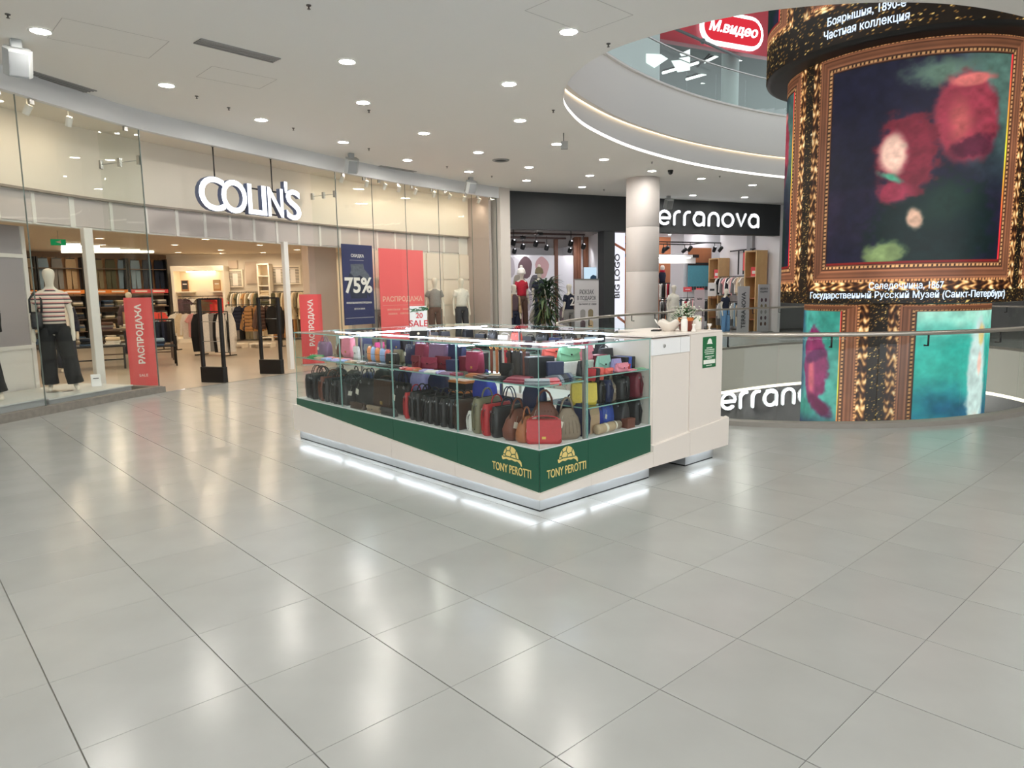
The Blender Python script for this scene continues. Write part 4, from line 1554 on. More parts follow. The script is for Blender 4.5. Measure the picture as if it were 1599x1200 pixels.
def proto_edge():
    """business bag seen from its narrow side"""
    t = thing('document_bag', 'p', 'handbag')
    w, h, d = 0.32, 0.27, 0.085
    part('body', G().loft([rrect(w * q, d * e, 0, z, 0.028) for q, e, z in ((.93, .8, 0), (1, 1, .02), (1, 1.05, .12), (.99, .9, .22), (.94, .62, h))]), leather('black'), t)
    g = G()
    g.tube([(-w / 2 - .002, 0, .03), (-w / 2 - .004, 0, .2), (-w / 2 + .03, 0, h + .002), (w / 2 - .03, 0, h + .002), (w / 2 + .003, 0, .2)], .004, 5)
    part('zip', g, M_DSTEEL, t)
    g = G()
    g.ribbon([(-w / 2 - .004, .012, h - .05), (-w / 2 - .012, .016, h - .12), (-w / 2 - .010, .01, h - .22), (-w / 2 - .006, -.004, h - .23), (-w / 2 - .011, -.014, h - .12), (-w / 2 + .02, -.01, h)], .012, .003, (0, 1, 0))
    part('hanging_strap', g, leather('black'), t)
    g = G()
    arch(g, -w * .2, w * .2, 0, h - .01, .08, .007)
    part('handle', g, leather('black'), t)
    g = G()
    for y in (-.02, .02):
        g.tube([(-w / 2 - .003, y + .009 * cos(a), h - .045 + .011 * sin(a)) for a in [2 * pi * k / 7 for k in range(8)]], .0026, 4)
    part('ring', g, M_CHROME, t)
    return t


def proto_hobo():
    t = thing('slouch_bag', 'p', 'handbag')
    w, h, d = 0.26, 0.25, 0.13
    part('body', G().loft([[(x * (1 + .05 * sin(9 * x + z * 30)), y * (1 + .10 * sin(40 * x + z * 20)), zz) for x, y, zz in rrect(w * q, d * e, 0, z, .04, 4)] for q, e, z in ((.80, .8, 0), (.98, 1, .03), (1, 1, .10), (.84, .8, .17), (.55, .42, .22), (.40, .30, h))]), leather('taupe'), t)
    g = G()
    arch(g, -w * .22, w * .24, 0, h - .02, .10, .009)
    part('strap', g, leather('taupe'), t)
    g = G()
    for k in range(5):
        x = -.08 + .04 * k
        g.tube([(x, -d * .5 + .003, .05), (x * .9, -d * .46, .12), (x * .62, -d * .32, .19)], .004, 5)
    part('fold', g, leather('taupe'), t)
    tagpart(t, -w * .34, -d / 2 - .006, h * .62, .3)
    return t


def proto_pack():
    t = thing('backpack', 'p', 'backpack')
    w, h, d = 0.30, 0.38, 0.15
    part('body', G().loft([rrect(w * q, d * e, 0, z, .045, 4) for q, e, z in ((.9, .85, 0), (1, 1, .03), (1, 1, .2), (.96, .92, .30), (.78, .7, .355), (.45, .4, h))]), leather('navy'), t)
    part('front_pocket', G().loft([rrect(w * .74 * q, .05 * e, -d / 2 - .008, z, .018) for q, e, z in ((.92, .8, .03), (1, 1, .05), (1, .9, .16), (.9, .5, .19))]), leather('navy'), t)
    g = G()
    arch(g, -.045, .045, .03, h - .012, .06, .009)
    part('handle', g, leather('navy'), t)
    return t


def proto_wallet():
    t = thing('wallet', 'p', 'wallet')
    w, h, d = .19, .10, .012
    g = G().loft([rrect(w, h, 0, 0, .012), rrect(w, h, 0, d * .8, .012), rrect(w * .985, h * .97, 0, d, .012)], smooth=False)
    part('cover', g, leather('black'), t)
    g = G().loft([rrect(w * .99, h * .62, h * .17, d, .012), rrect(w * .99, h * .62, h * .17, d + .006, .012)], smooth=False)
    part('flap', g, leather('black'), t)
    part('logo_plate', G().box(-.018, .018, -.022, -.014, d + .0005, d + .002), M_CHROME, t)
    return t


def proto_pouch():
    t = thing('pouch', 'p', 'purse')
    w, h, d = .20, .13, .05
    part('body', G().loft([rrect(w * q, d * e, 0, z, .012) for q, e, z in ((1, 1, 0), (1.02, 1, .02), (.96, .6, .1), (.93, .3, h))]), leather('pink'), t)
    pts = [(-w * .47, h + .003), (w * .47, h + .003), (w * .49, h * .62), (0, h * .36), (-w * .49, h * .62)]
    g = G().loft([[(x, -d * .34 - (h - z) * .16, z) for x, z in pts], [(x, -d * .34 - (h - z) * .16 - .005, z) for x, z in pts]], smooth=False)
    f = part('flap', g, leather('pink'), t)
    part('button', G().lathe([(.008, 0), (.008, .005), (.004, .007)], n=8), M_DSTEEL, f, mw=Matrix.Translation((0, -d * .34 - h * .085 - .006, h * .47)) @ Matrix.Rotation(pi / 2, 4, 'X'))
    return t


def proto_case():
    t = thing('spectacle_case', 'p', 'case')
    part('shell', G().loft([rrect(.075 * q, .05 * q, 0, z, .022, 4) for q, z in ((.75, 0), (1, .02), (1.04, .08), (.95, .13), (.6, .158))]), leather('orange'), t)
    part('seam', G().loft([rrect(.080, .053, 0, z, .022, 4) for z in (.075, .079)]), M_DSTEEL, t)
    return t


def proto_box():
    t = thing('gift_box', 'p', 'box')
    part('body', G().bevbox(-.09, .09, -.06, .06, 0, .07, .004), leather('black'), t)
    part('lid', G().bevbox(-.093, .093, -.063, .063, .066, .088, .004), leather('orange'), t)
    return t


def proto_roll():
    t = thing('rolled_scarf', 'p', 'scarf')
    pr_ = [(.0, 0.0)]
    g = G().lathe([(.012, 0), (.036, .002), (.040, .02), (.038, .12), (.040, .21), (.036, .228), (.012, .23)], n=12)
    g.xf(Matrix.Translation((-.115, 0, .04)) @ Matrix.Rotation(pi / 2, 4, 'Y'))
    part('cloth', g, leather('beige'), t)
    g = G().lathe([(.041, 0), (.041, .03)], n=12, cap=False)
    g.xf(Matrix.Translation((-.02, 0, .04)) @ Matrix.Rotation(pi / 2, 4, 'Y'))
    part('paper_band', g, M_TAG, t)
    return t


def proto_belt():
    t = thing('hanging_belt', 'p', 'belt')
    part('strap', G().box(-.016, .016, -.002, .002, .0, .225), leather('brown'), t)
    g = G()
    g.tube([(.02 * cos(a), -.004, .225 + .022 * sin(a)) for a in [2 * pi * k / 10 for k in range(11)]], .003, 5)
    part('buckle', g, M_BRASS, t)
    part('loop', G().box(-.018, .018, -.005, .004, .185, .197), leather('brown'), t)
    return t


def proto_paperbag():
    t = thing('paper_bag', 'p', 'bag')
    part('body', G().loft([[(-w, -d, z), (w, -d, z), (w + .001, d, z), (-w - .001, d, z)] for w, d, z in ((.075, .04, 0), (.076, .042, .15), (.08, .022, .20))], smooth=False), mat('kraft paper', (0.74, 0.62, 0.50), rough=0.8), t)
    part('top_fold', G().box(-.081, .081, -.026, .026, .196, .215), mat('kraft paper dark', (0.62, 0.50, 0.40), rough=0.8), t)
    return t


PROTO = {'satchel': proto_satchel, 'tote': proto_tote, 'edge': proto_edge, 'hobo': proto_hobo, 'pack': proto_pack, 'wallet': proto_wallet, 'pouch': proto_pouch, 'case': proto_case, 'box': proto_box,
         'roll': proto_roll, 'belt': proto_belt, 'paperbag': proto_paperbag}
_pr = {}
_used = set()
GOODS = []
NOUN = {'satchel': 'flap satchel', 'tote': 'two-handled tote', 'edge': 'document bag edge-on', 'hobo': 'soft slouch bag', 'pack': 'rounded leather backpack', 'wallet': 'leather wallet',
        'pouch': 'small flap purse', 'case': 'spectacle case', 'box': 'gift box', 'roll': 'rolled scarf', 'belt': 'hanging belt', 'paperbag': 'paper bag'}
FACE_L, FACE_R = KANG - pi / 2, KANG


def put(kind, color, place, a, b, z, rot, sc=(1, 1, 1), tilt=0.0, note=''):
    if kind not in _pr:
        _pr[kind] = PROTO[kind]()
    first = kind not in _used
    _used.add(kind)
    o = _pr[kind] if first else dup(_pr[kind])
    p = KO + KA * a + KB * b
    o.location = (p.x, p.y, z)
    o.rotation_euler = (0, 0, rot)
    if tilt:
        o.rotation_euler = (Matrix.Rotation(rot, 4, 'Z') @ Matrix.Rotation(tilt, 4, 'X')).to_euler()
    o.scale = sc
    m = leather(color)
    for ch in list(o.children) + [q for c in o.children for q in c.children]:
        if ch.data and ch.data.materials and ch.data.materials[0] and ch.data.materials[0].name.endswith(' leather'):
            if kind == 'box' and ch.name.startswith('lid') and place.startswith('stack'):
                continue
            ch.material_slots[0].link = 'OBJECT'
            ch.material_slots[0].material = m
    o['group'] = 'leather goods in the ' + place
    GOODS.append((o, kind, color, place, a, b, note))
    return o


def deckrow(place, items, z=KZ1):
    for it in items:
        put(it[0], it[1], place, it[2], it[3], z, it[4], *it[5:])


R_ = random.Random(5)
E_ = KANG                                  # narrow side towards the left face
# --- farthest left showcase, deck
cols = ['black', 'charcoal', 'black', 'black', 'brown', 'charcoal', 'black', 'charcoal', 'black', 'charcoal']
for k, c in enumerate(cols):
    put('edge' if k % 3 else 'tote', c, 'lower deck of the farthest left showcase', 0.20 + R_.uniform(-.01, .01), 3.74 - 0.092 * k, KZ1, E_ + (pi if k % 3 == 0 else 0) * 0 + R_.uniform(-.08, .08), (.98, .9, R_.uniform(.9, 1.05)))
for k in range(3):
    put('pack', ['black', 'charcoal', 'navy'][k], 'lower deck of the farthest left showcase', 0.44, 3.66 - .33 * k, KZ1, FACE_L, (.85, .8, .82))
# --- third left showcase, deck
put('tote', 'charcoal', 'lower deck of the third left showcase', 0.20, 2.66, KZ1, FACE_L + .05, (1.12, 1.1, 1.12))
put('satchel', 'dark brown', 'lower deck of the third left showcase', 0.19, 2.30, KZ1, FACE_L - .05, (1.35, 1.1, 1.40))
put('tote', 'black', 'lower deck of the third left showcase', 0.20, 2.02, KZ1, FACE_L, (.85, 1.0, 1.15))
put('pouch', 'dark brown', 'lower deck of the third left showcase', 0.06, 2.62, KZ1, FACE_L, (1.3, 1, .5))
put('pouch', 'taupe', 'lower deck of the third left showcase', 0.07, 2.33, KZ1, FACE_L, (1.2, 1, .48))
put('pouch', 'charcoal', 'lower deck of the third left showcase', 0.06, 2.06, KZ1, FACE_L, (1.2, 1, .55))
put('pack', 'charcoal', 'lower deck of the third left showcase', 0.41, 2.67, KZ1, FACE_L, (1, .9, .98))
put('pack', 'navy', 'lower deck of the third left showcase', 0.41, 2.34, KZ1, FACE_L, (1, .9, 1.08))
put('pack', 'lilac', 'lower deck of the third left showcase', 0.42, 2.04, KZ1, FACE_L, (.85, .85, 1.08))
# --- second left showcase, deck
cols = ['red', 'charcoal', 'black', 'black', 'charcoal', 'black', 'charcoal', 'black', 'dark brown']
for k, c in enumerate(cols):
    put('edge', c, 'lower deck of the second left showcase', 0.18 + R_.uniform(-.01, .01), 1.795 - 0.096 * k, KZ1, E_ + R_.uniform(-.07, .07), (.85, .82 if k else .6, R_.uniform(.86, .98)))
put('pack', 'navy', 'lower deck of the second left showcase', 0.43, 1.76, KZ1, FACE_L, (.9, .8, 1.08))
put('pack', 'royal blue', 'lower deck of the second left showcase', 0.43, 1.10, KZ1, FACE_L, (.85, .8, 1.08))
for k in range(4):
    put('box', 'black', 'stack at the back of the second left showcase', 0.43, 1.42, KZ1 + .0885 * k, FACE_L + .03 * (k % 2), (1.3, 1, 1))
# --- corner showcase, deck
CD = 'lower deck of the corner showcase'
put('edge', 'white', CD, .21, .905, KZ1, E_, (.8, .85, .62))
put('edge', 'olive', CD, .20, .80, KZ1, E_ + .05, (.92, 1.15, 1.06))
put('edge', 'red', CD, .19, .67, KZ1, E_, (.9, .95, .94))
put('edge', 'charcoal', CD, .20, .555, KZ1, E_ - .06, (.95, 1.0, .90))
put('hobo', 'brown', CD, .17, .41, KZ1, E_ + .15, (1.05, .9, .95))
put('hobo', 'tan', CD, .15, .285, KZ1, E_ + .3, (.85, .75, .80))
put('satchel', 'red', CD, .185, .135, KZ1, KANG - .78, (1.06, 1.0, .84))
put('hobo', 'taupe', CD, .42, .12, KZ1, FACE_R - .35, (.84, .85, .98))
put('hobo', 'brown', CD, .36, .30, KZ1, KANG - .7, (1.0, .9, 1.12))
put('tote', 'navy', CD, .43, .78, KZ1, FACE_L, (1, .8, 1.0))
put('pack', 'navy', CD, .45, .50, KZ1, FACE_L, (.8, .6, 1.05))
# --- right showcase, deck
RD = 'lower deck of the right showcase'
put('edge', 'navy', RD, .60, .22, KZ1, KANG + pi / 2, (1.0, 1.1, .95))
put('paperbag', 'beige', RD, .71, .14, KZ1, FACE_R - .1)
put('tote', 'royal blue', RD, .86, .21, KZ1, FACE_R + .1, (.55, 1, .72))
put('tote', 'blue', RD, .98, .20, KZ1, FACE_R - .1, (.45, 1, .75))
put('tote', 'charcoal', RD, 1.10, .20, KZ1, KANG + pi / 2, (.9, 1.1, .78))
put('edge', 'black', RD, 1.25, .20, KZ1, KANG + pi / 2, (.95, 1.0, .82))
put('roll', 'beige', RD, .80, .055, KZ1, FACE_R + .04, (.95, 1, 1))
put('roll', 'taupe', RD, .96, .085, KZ1, FACE_R - .15, (.5, .9, .9))
put('box', 'brown', RD, 1.10, .06, KZ1, FACE_R, (.55, .7, .9))
# --- right showcase, middle shelf
RM_ = 'middle shelf of the right showcase'
put('satchel', 'yellow', RM_, .655, .155, .705, KANG - .62, (.82, 1.0, .82))
put('edge', 'black', RM_, .80, .22, .705, KANG + pi / 2, (.95, .9, .68))
put('edge', 'navy', RM_, .885, .21, .705, KANG + pi / 2, (.95, .9, .68))
put('hobo', 'taupe', RM_, .965, .13, .705, FACE_R + .5, (.6, .65, .70))
put('edge', 'charcoal', RM_, 1.06, .21, .705, KANG + pi / 2, (.95, .9, .66))
put('tote', 'black', RM_, 1.14, .20, .705, KANG + pi / 2, (.8, .7, .72))
put('edge', 'burgundy', RM_, 1.25, .20, .705, KANG + pi / 2, (1.0, 1.15, .78))
# --- right showcase, upper shelf
RT_ = 'upper shelf of the right showcase'
for c, a, b, s, zt, dz in (('sage', .64, .30, 1.2, 0, .10), ('coral', .62, .45, 1.2, 0, .12), ('pink', .84, .34, 1.25, 0, .09), ('magenta', .95, .44, 1.1, 0, .11)):
    put('box', 'white', RT_, a, b, .945, FACE_R, (s * .9, .8, dz / .088), note='serving as a riser')
    put('pouch', c, RT_, a, b, .945 + dz + .001, FACE_R, (s, 1, .9))
put('pouch', 'charcoal', RT_, .61, .13, .945, FACE_R + .2, (.55, 1, .9))
put('wallet', 'red', RT_, .685, .12, .945, KANG - 1.2, (.6, 1, 1), 1.35)
put('wallet', 'charcoal', RT_, .735, .12, .945, KANG - 1.2, (.6, 1, 1), 1.35)
put('wallet', 'coral', RT_, .785, .12, .945, KANG - 1.2, (.6, 1, 1), 1.35)
put('pouch', 'mint', RT_, .93, .19, .945, FACE_R + .1, (.85, 1, 1.0))
put('pouch', 'coral', RT_, .85, .06, .945, FACE_R, (.4, .8, .35))
put('pouch', 'pink', RT_, 1.02, .065, .945, FACE_R - .1, (.62, 1, .55))
put('pouch', 'lilac', RT_, 1.06, .16, .945, FACE_R, (.5, 1, .75))
put('box', 'red', RT_, 1.14, .14, .945, FACE_R, (.5, .7, .55))
put('box', 'wine', RT_, 1.12, .40, .945, FACE_R, (.8, .8, 1.3))
put('satchel', 'charcoal', RT_, 1.24, .42, .945, FACE_R, (.55, .8, .75))
for k, c in enumerate(['black', 'blue', 'black']):
    put('box', c, RT_, 1.19 + .045 * k, .22, .945, KANG + pi / 2, (.9, .33, 1.15))
put('wallet', 'pink', RT_, 1.13, .05, .945, FACE_R + .2, (.6, .6, .6))
put('wallet', 'sage', RT_, 1.24, .06, .945, FACE_R - .1, (.7, .6, .6))
# --- corner showcase, upper shelf
CT_ = 'upper shelf of the corner showcase'
put('wallet', 'grey', CT_, .115, .13, SH, KANG - .8, (1.0, 1.1, 1.6), .18)
put('wallet', 'red', CT_, .21, .085, SH, KANG - .45, (.75, 1.1, 1.4), .25)
put('wallet', 'wine', CT_, .11, .34, SH, FACE_L + .25, (1.0, 1.2, 1.5), .12)
put('wallet', 'burgundy', CT_, .24, .44, SH, FACE_L + .1, (1.0, 1.1, 1.3))
for k in range(6):
    put('wallet', ['charcoal', 'grey', 'black', 'charcoal', 'navy', 'grey'][k], CT_, .285 + .042 * k, .125 + .012 * k, SH + .002, KANG - .25, (.62, 1.0, 1.1), .55)
put('wallet', 'black', CT_, .14, .60, SH, FACE_L + .5, (.8, 1, 1.2))
put('wallet', 'dark brown', CT_, .10, .74, SH, FACE_L - .3, (.9, 1, 1.2))
put('wallet', 'tan', CT_, .13, .86, SH, FACE_L + .2, (.8, .9, 1.2))
put('wallet', 'beige', CT_, .26, .74, SH, FACE_L, (.7, .7, 1.0))
put('pouch', 'black', CT_, .25, .60, SH, FACE_L + .3, (.55, .9, .9))
put('box', 'black', CT_, .43, .42, SH, KANG - .4, (1.2, .8, 1.9))
put('box', 'charcoal', CT_, .42, .66, SH, FACE_L, (1.0, .8, 2.2))
put('box', 'navy', CT_, .40, .22, SH, KANG - .6, (.7, .5, 1.6))
for k, c in enumerate(['brown', 'tan', 'black', 'red', 'dark brown', 'black', 'charcoal', 'brown']):
    put('belt', c, 'hanging row above the corner shelf', .36 + .012 * (k % 2), .92 - .055 * k, SH + .005, FACE_L)
# --- second left showcase, upper shelf
T2 = 'upper shelf of the second left showcase'
put('satchel', 'mauve', T2, .42, 1.72, SH, FACE_L, (.95, .9, .98))
put('satchel', 'navy', T2, .44, 1.48, SH, FACE_L + .2, (.65, .9, 1.0))
put('pouch', 'wine', T2, .25, 1.66, SH, FACE_L + .3, (1.0, 1, .8))
put('pouch', 'burgundy', T2, .30, 1.50, SH, FACE_L, (1.1, 1, .9))
put('pouch', 'burgundy', T2, .20, 1.78, SH, FACE_L, (.6, 1, .9))
for k, (c, b) in enumerate((('navy', 1.36), ('burgundy', 1.26), ('black', 1.16))):
    put('box', c, T2, .30 + .07 * k, b, SH, FACE_L + .25, (.6, .8, 1.1 + .35 * k))
put('satchel', 'wine', T2, .30, 1.06, SH, FACE_L + .1, (.6, .9, .85))
for k, c in enumerate(['red', 'coral', 'tan', 'lilac', 'white', 'lilac', 'mauve', 'wine']):
    put('wallet', c, T2, .085 + .02 * (k % 2), 1.82 - .105 * k, SH, FACE_L + R_.uniform(-.5, .5), (.62, .8, .9))
# --- third left showcase, upper shelf
T3 = 'upper shelf of the third left showcase'
for k, (c, b) in enumerate((('orange', 2.80), ('light blue', 2.73), ('orange', 2.65), ('light blue', 2.56), ('coral', 2.46))):
    put('case', c, T3, .33, b, SH, FACE_L, (1.05, 1, .95 - .03 * k))
put('pouch', 'olive', T3, .40, 2.37, SH, FACE_L, (.7, 1, 1.0))
put('tote', 'navy', T3, .40, 2.15, SH, FACE_L, (.55, .8, .72))
put('satchel', 'wine', T3, .41, 1.98, SH, FACE_L, (.55, .9, .95))
put('satchel', 'black', T3, .24, 2.24, SH, FACE_L + .2, (.55, .7, .50))
for k, c in enumerate(['beige', 'olive', 'taupe', 'brown', 'charcoal', 'black', 'black', 'charcoal', 'black']):
    put('wallet', c, T3, .09 + .03 * (k % 2), 2.78 - .10 * k, SH, FACE_L + R_.uniform(-.5, .5), (.62, .9, 1.0))
# --- farthest left showcase, upper shelf
T4 = 'upper shelf of the farthest left showcase'
put('tote', 'mauve', T4, .30, 3.72, SH, FACE_L + .2, (.62, .9, .62))
put('hobo', 'brown', T4, .42, 3.55, SH, FACE_L, (.6, .6, .72))
put('satchel', 'pink', T4, .40, 3.36, SH, FACE_L, (.78, .8, .98))
put('pouch', 'white', T4, .36, 3.12, SH, FACE_L, (.5, .8, 1.0))
put('pouch', 'grey', T4, .42, 2.98, SH, FACE_L, (.7, .8, 1.2))
put('wallet', 'green', T4, .12, 3.60, SH, FACE_L + .3, (.95, 1.0, 1), .2)
for k, c in enumerate(['beige', 'pink', 'light blue', 'orange', 'lilac', 'pink', 'light blue']):
    put('wallet', c, T4, .10 + .08 * (k % 2), 3.48 - .085 * k, SH, FACE_L + R_.uniform(-.5, .5), (.6, .85, .8))
# --- far and rear showcases, upper shelves
FS = 'upper shelf of the far showcase row'
for k, c in enumerate(['navy', 'magenta', 'navy', 'black', 'mauve', 'black', 'charcoal', 'wine', 'black']):
    put('satchel' if k % 3 != 1 else 'pouch', c, FS, .72 + .19 * k, 3.56, SH, KANG + (0 if k % 2 else .2), (.62, .9, .95))
RS = 'upper shelf of the rear showcase row'
for k, c in enumerate(['black', 'charcoal', 'white', 'coral', 'charcoal', 'black', 'navy', 'black', 'charcoal', 'black']):
    put('tote' if k % 2 else 'satchel', c, RS, 2.14, 3.16 - .215 * k, SH, FACE_L + R_.uniform(-.2, .2), (.62, .8, .80))

# labels: number the goods along their row
_rows = {}
for q in GOODS:
    _rows.setdefault(q[3], []).append(q)
for place, L in _rows.items():
    right = 'right showcase' in place or 'far showcase' in place
    if place.startswith('stack'):
        names = ['lowest', 'second', 'third', 'topmost']
        for k, q in enumerate(L):
            q[0]['label'] = '%s black gift box in the stack behind the edge-on bags' % names[k]
        continue
    cnt = {}
    for q in sorted(L, key=lambda q: (q[4] if right else -q[5])):
        key = (q[1], q[2])
        cnt.setdefault(key, []).append(q)
    for key, Q in cnt.items():
        noun = '%s %s' % (key[1], NOUN[key[0]])
        if key[0] == 'pouch' and Q[0][0].scale[2] < .6:
            noun = '%s low flap pouch' % key[1]
        for k, q in enumerate(Q):
            nn = noun
            if len(Q) == 1:
                q[0]['label'] = '%s on the %s' % (nn, place) if not place.startswith('hanging') else '%s in the %s' % (nn, place)
            else:
                q[0]['label'] = '%s from left %s on the %s' % (ORD[k], nn, place)

# ------------------------------------------------------------------ things standing on the kiosk
def kthing(name, label, cat, a, b, z, rot=0.0):
    p = KO + KA * a + KB * b
    return thing(name, label, cat, (p.x, p.y, z), KANG + rot)


# sale leaflet in its black foot
t = kthing('leaflet_stand', 'white SALE leaflet in a black foot on the glass top', 'leaflet stand', .40, 2.02, KTOP + .008, -.78)
part('foot', G().loft([[(-.085, -.045, 0), (.085, -.045, 0), (.085, .045, 0), (-.085, .045, 0)], [(-.085, -.012, .05), (.085, -.012, .05), (.085, .012, .05), (-.085, .012, .05)]], smooth=False), M_BLACK, t)
part('card', G().box(-.082, .082, -.004, .004, .05, .285), mat('leaflet paper', (0.93, 0.93, 0.92), rough=0.5), t)
M_SRED = mat('leaflet red', (0.80, 0.14, 0.18), rough=0.5)
M_SGRN = mat('fir green', (0.07, 0.38, 0.20), rough=0.6)
for s, z, h in (('SALE', .12, .062), ('20', .195, .05)):
    new('lettering', text_mesh('lettering', s, M_SRED, h=h, depth=.002, bold=.012), t, mw=Matrix.Translation((0.0 if s == 'SALE' else .01, -.0045, z)) @ Matrix.Rotation(pi / 2, 4, 'X'))
g = G()
for k in range(26):
    x0, z0 = R_.uniform(-.07, .08), R_.uniform(.225, .28)
    if z0 < .25 and x0 > .04:
        z0 += .02
    a = R_.uniform(-.5, .5)
    g.ribbon([(x0 - .02 * cos(a), -.0052, z0 - .02 * sin(a)), (x0 + .02 * cos(a), -.0052, z0 + .02 * sin(a))], .006, .001, (0, 1, 0))
part('fir_twigs', g, M_SGRN, t, stuff=True)
g = G().lathe([(.013, 0), (.013, .002)], n=10)
part('emblem', g, M_TAG, t, mw=Matrix.Translation((0, -.031, .025)) @ Matrix.Rotation(1.0, 4, 'X'))

ZC = 1.222
t = kthing('petal_bowl', 'white bowl with a scalloped petal rim on the counter', 'bowl', 2.02, .30, ZC)
rings = []
for r, z, wv in ((.05, 0, 0), (.058, .01, 0), (.085, .04, .003), (.115, .075, .010), (.128, .095, .018), (.118, .094, .018), (.09, .055, .006), (.05, .025, 0), (.01, .02, 0)):
    rings.append([((r + .4 * wv * cos(6 * a)) * cos(a), (r + .4 * wv * cos(6 * a)) * sin(a), z + wv * cos(6 * a)) for a in [2 * pi * k / 36 for k in range(36)]])
part('bowl', G().loft(rings), mat('white porcelain', (0.93, 0.90, 0.86), rough=0.25), t)
t = kthing('black_phone', 'flat black phone lying beside the petal bowl', 'phone', 1.99, .42, ZC, .5)
part('case', G().bevbox(-.085, .085, -.04, .04, 0, .012, .004), M_BLACK, t)
part('glass_face', G().box(-.078, .078, -.035, .035, .012, .013), mat('phone glass', (0.05, 0.05, 0.06), rough=0.1), t)
t = kthing('flower_pot', 'brown flower pot with an orange rim holding white flowers', 'potted plant', 2.10, .17, ZC)
part('pot', G().lathe([(.04, 0), (.058, .01), (.066, .115), (.072, .12), (.060, .125), (.05, .10)], n=18), mat('brown ceramic', (0.55, 0.24, 0.17), rough=0.35), t)
part('rim_band', G().lathe([(.0668, .095), (.073, .108), (.0738, .121), (.069, .126)], n=18, cap=False), mat('orange glaze', (0.88, 0.48, 0.20), rough=0.35), t)
g = G()
rr = random.Random(9)
tips = []
for k in range(70):
    a, r, z = rr.uniform(0, 2 * pi), rr.uniform(.02, .135), rr.uniform(.13, .235)
    q = Vector((r * cos(a), r * sin(a), z - r * .25))
    tips.append(q)
    n_ = Vector((cos(a), sin(a), .7)).normalized()
    s = n_.cross(Vector((0, 0, 1))).normalized()
    L_ = .05
    g.add([q - n_ * L_ * .5, q + s * .011, q + n_ * L_ * .5, q - s * .011, q + Vector((0, 0, .004))], [(0, 1, 4), (1, 2, 4), (2, 3, 4), (3, 0, 4)])
part('leaf', g, mat('pot plant leaf', (0.20, 0.36, 0.19), rough=0.6), t, stuff=True)
g = G()
for k in range(120):
    a, r = rr.uniform(0, 2 * pi), rr.uniform(.02, .155)
    q = Vector((r * cos(a), r * sin(a), rr.uniform(.14, .27) - r * .35))
    g.ball(tuple(q), .008, .008, .006, 5, 4)
part('white_blossom', g, mat('white blossom', (0.86, 0.88, 0.80), rough=0.7), t, stuff=True)
t = kthing('white_candle', 'slim white bottle standing in front of the flower pot', 'bottle', 2.00, .12, ZC)
part('body', G().lathe([(.028, 0), (.030, .005), (.030, .10), (.024, .118), (.020, .120)], n=14), mat('white bottle', (0.93, 0.91, 0.88), rough=0.4), t)
part('cap', G().lathe([(.022, .120), (.022, .138), (.012, .142)], n=14), mat('bottle cap', (0.85, 0.83, 0.8), rough=0.4), t)
t = kthing('salt_bottle', 'tiny white waisted bottle before the flower pot', 'bottle', 2.06, .06, ZC)
part('body', G().lathe([(.02, 0), (.022, .01), (.012, .03), (.011, .05), (.017, .065), (.012, .07)], n=12), mat('white bottle', (0.93, 0.91, 0.88), rough=0.4), t)
t = kthing('flower_mug', 'white mug with yellow and red flowers near the counter end', 'mug', 2.33, .20, ZC)
part('cup', G().lathe([(.040, 0), (.044, .006), (.044, .13), (.041, .132), (.040, .01)], n=18), mat('white mug', (0.93, 0.91, 0.87), rough=0.3), t)
g = G().tube([(.043 + .026 * sin(a), 0, .075 - .034 * cos(a)) for a in [pi * k / 8 for k in range(9)]], .006, 6)
part('handle', g, mat('white mug', (0.93, 0.91, 0.87), rough=0.3), t)
for c, x, z, r in (((0.80, 0.74, 0.30), -.004, .10, .014), ((0.86, 0.30, 0.30), .022, .112, .011), ((0.84, 0.42, 0.36), .012, .085, .008), ((0.4, 0.55, 0.3), -.018, .09, .009)):
    a = x / .044
    g = G().lathe([(r, 0), (r * .8, .002)], n=8)
    part('painted_flower', g, mat('mug flower %.2f %.2f' % (c[0], z), c, rough=0.4), t, mw=Matrix.Translation((.0445 * sin(a), -.0445 * cos(a), z)) @ Matrix.Rotation(a, 4, 'Z') @ Matrix.Rotation(pi / 2, 4, 'X'))
t = kthing('small_goblet', 'small white egg cup in front of the flower mug', 'cup', 2.34, .07, ZC)
part('cup', G().lathe([(.022, 0), (.022, .004), (.007, .012), (.007, .03), (.02, .045), (.022, .062), (.019, .062)], n=12), mat('white porcelain', (0.93, 0.90, 0.86), rough=0.25), t)
# ------------------------------------------------------------------ mannequins and garments
M_MANQ = mat('mannequin cream', (0.88, 0.85, 0.79), rough=0.45)


def cloth(name, c, **k):
    return mat(name + ' cloth', c, rough=0.85, noise=k.get('noise', 0.08), nscale=k.get('nscale', 25), bump=0.2)


CL = {'black': (0.09, 0.09, 0.10), 'charcoal': (0.24, 0.24, 0.26), 'denim': (0.27, 0.36, 0.47), 'dark denim': (0.13, 0.17, 0.24), 'light denim': (0.56, 0.66, 0.74), 'white': (0.90, 0.88, 0.84), 'cream': (0.86, 0.79, 0.67),
      'beige': (0.76, 0.65, 0.51), 'tan': (0.70, 0.52, 0.33), 'khaki': (0.50, 0.46, 0.36), 'olive': (0.36, 0.36, 0.28), 'grey': (0.55, 0.54, 0.53), 'coral': (0.90, 0.32, 0.28), 'brown': (0.38, 0.28, 0.24),
      'plum': (0.36, 0.28, 0.31), 'navy': (0.12, 0.14, 0.22), 'pink': (0.88, 0.64, 0.63), 'blue': (0.42, 0.60, 0.78), 'teal': (0.34, 0.60, 0.66), 'red': (0.74, 0.14, 0.22)}


def cm(c):
    return cloth(c, CL[c])


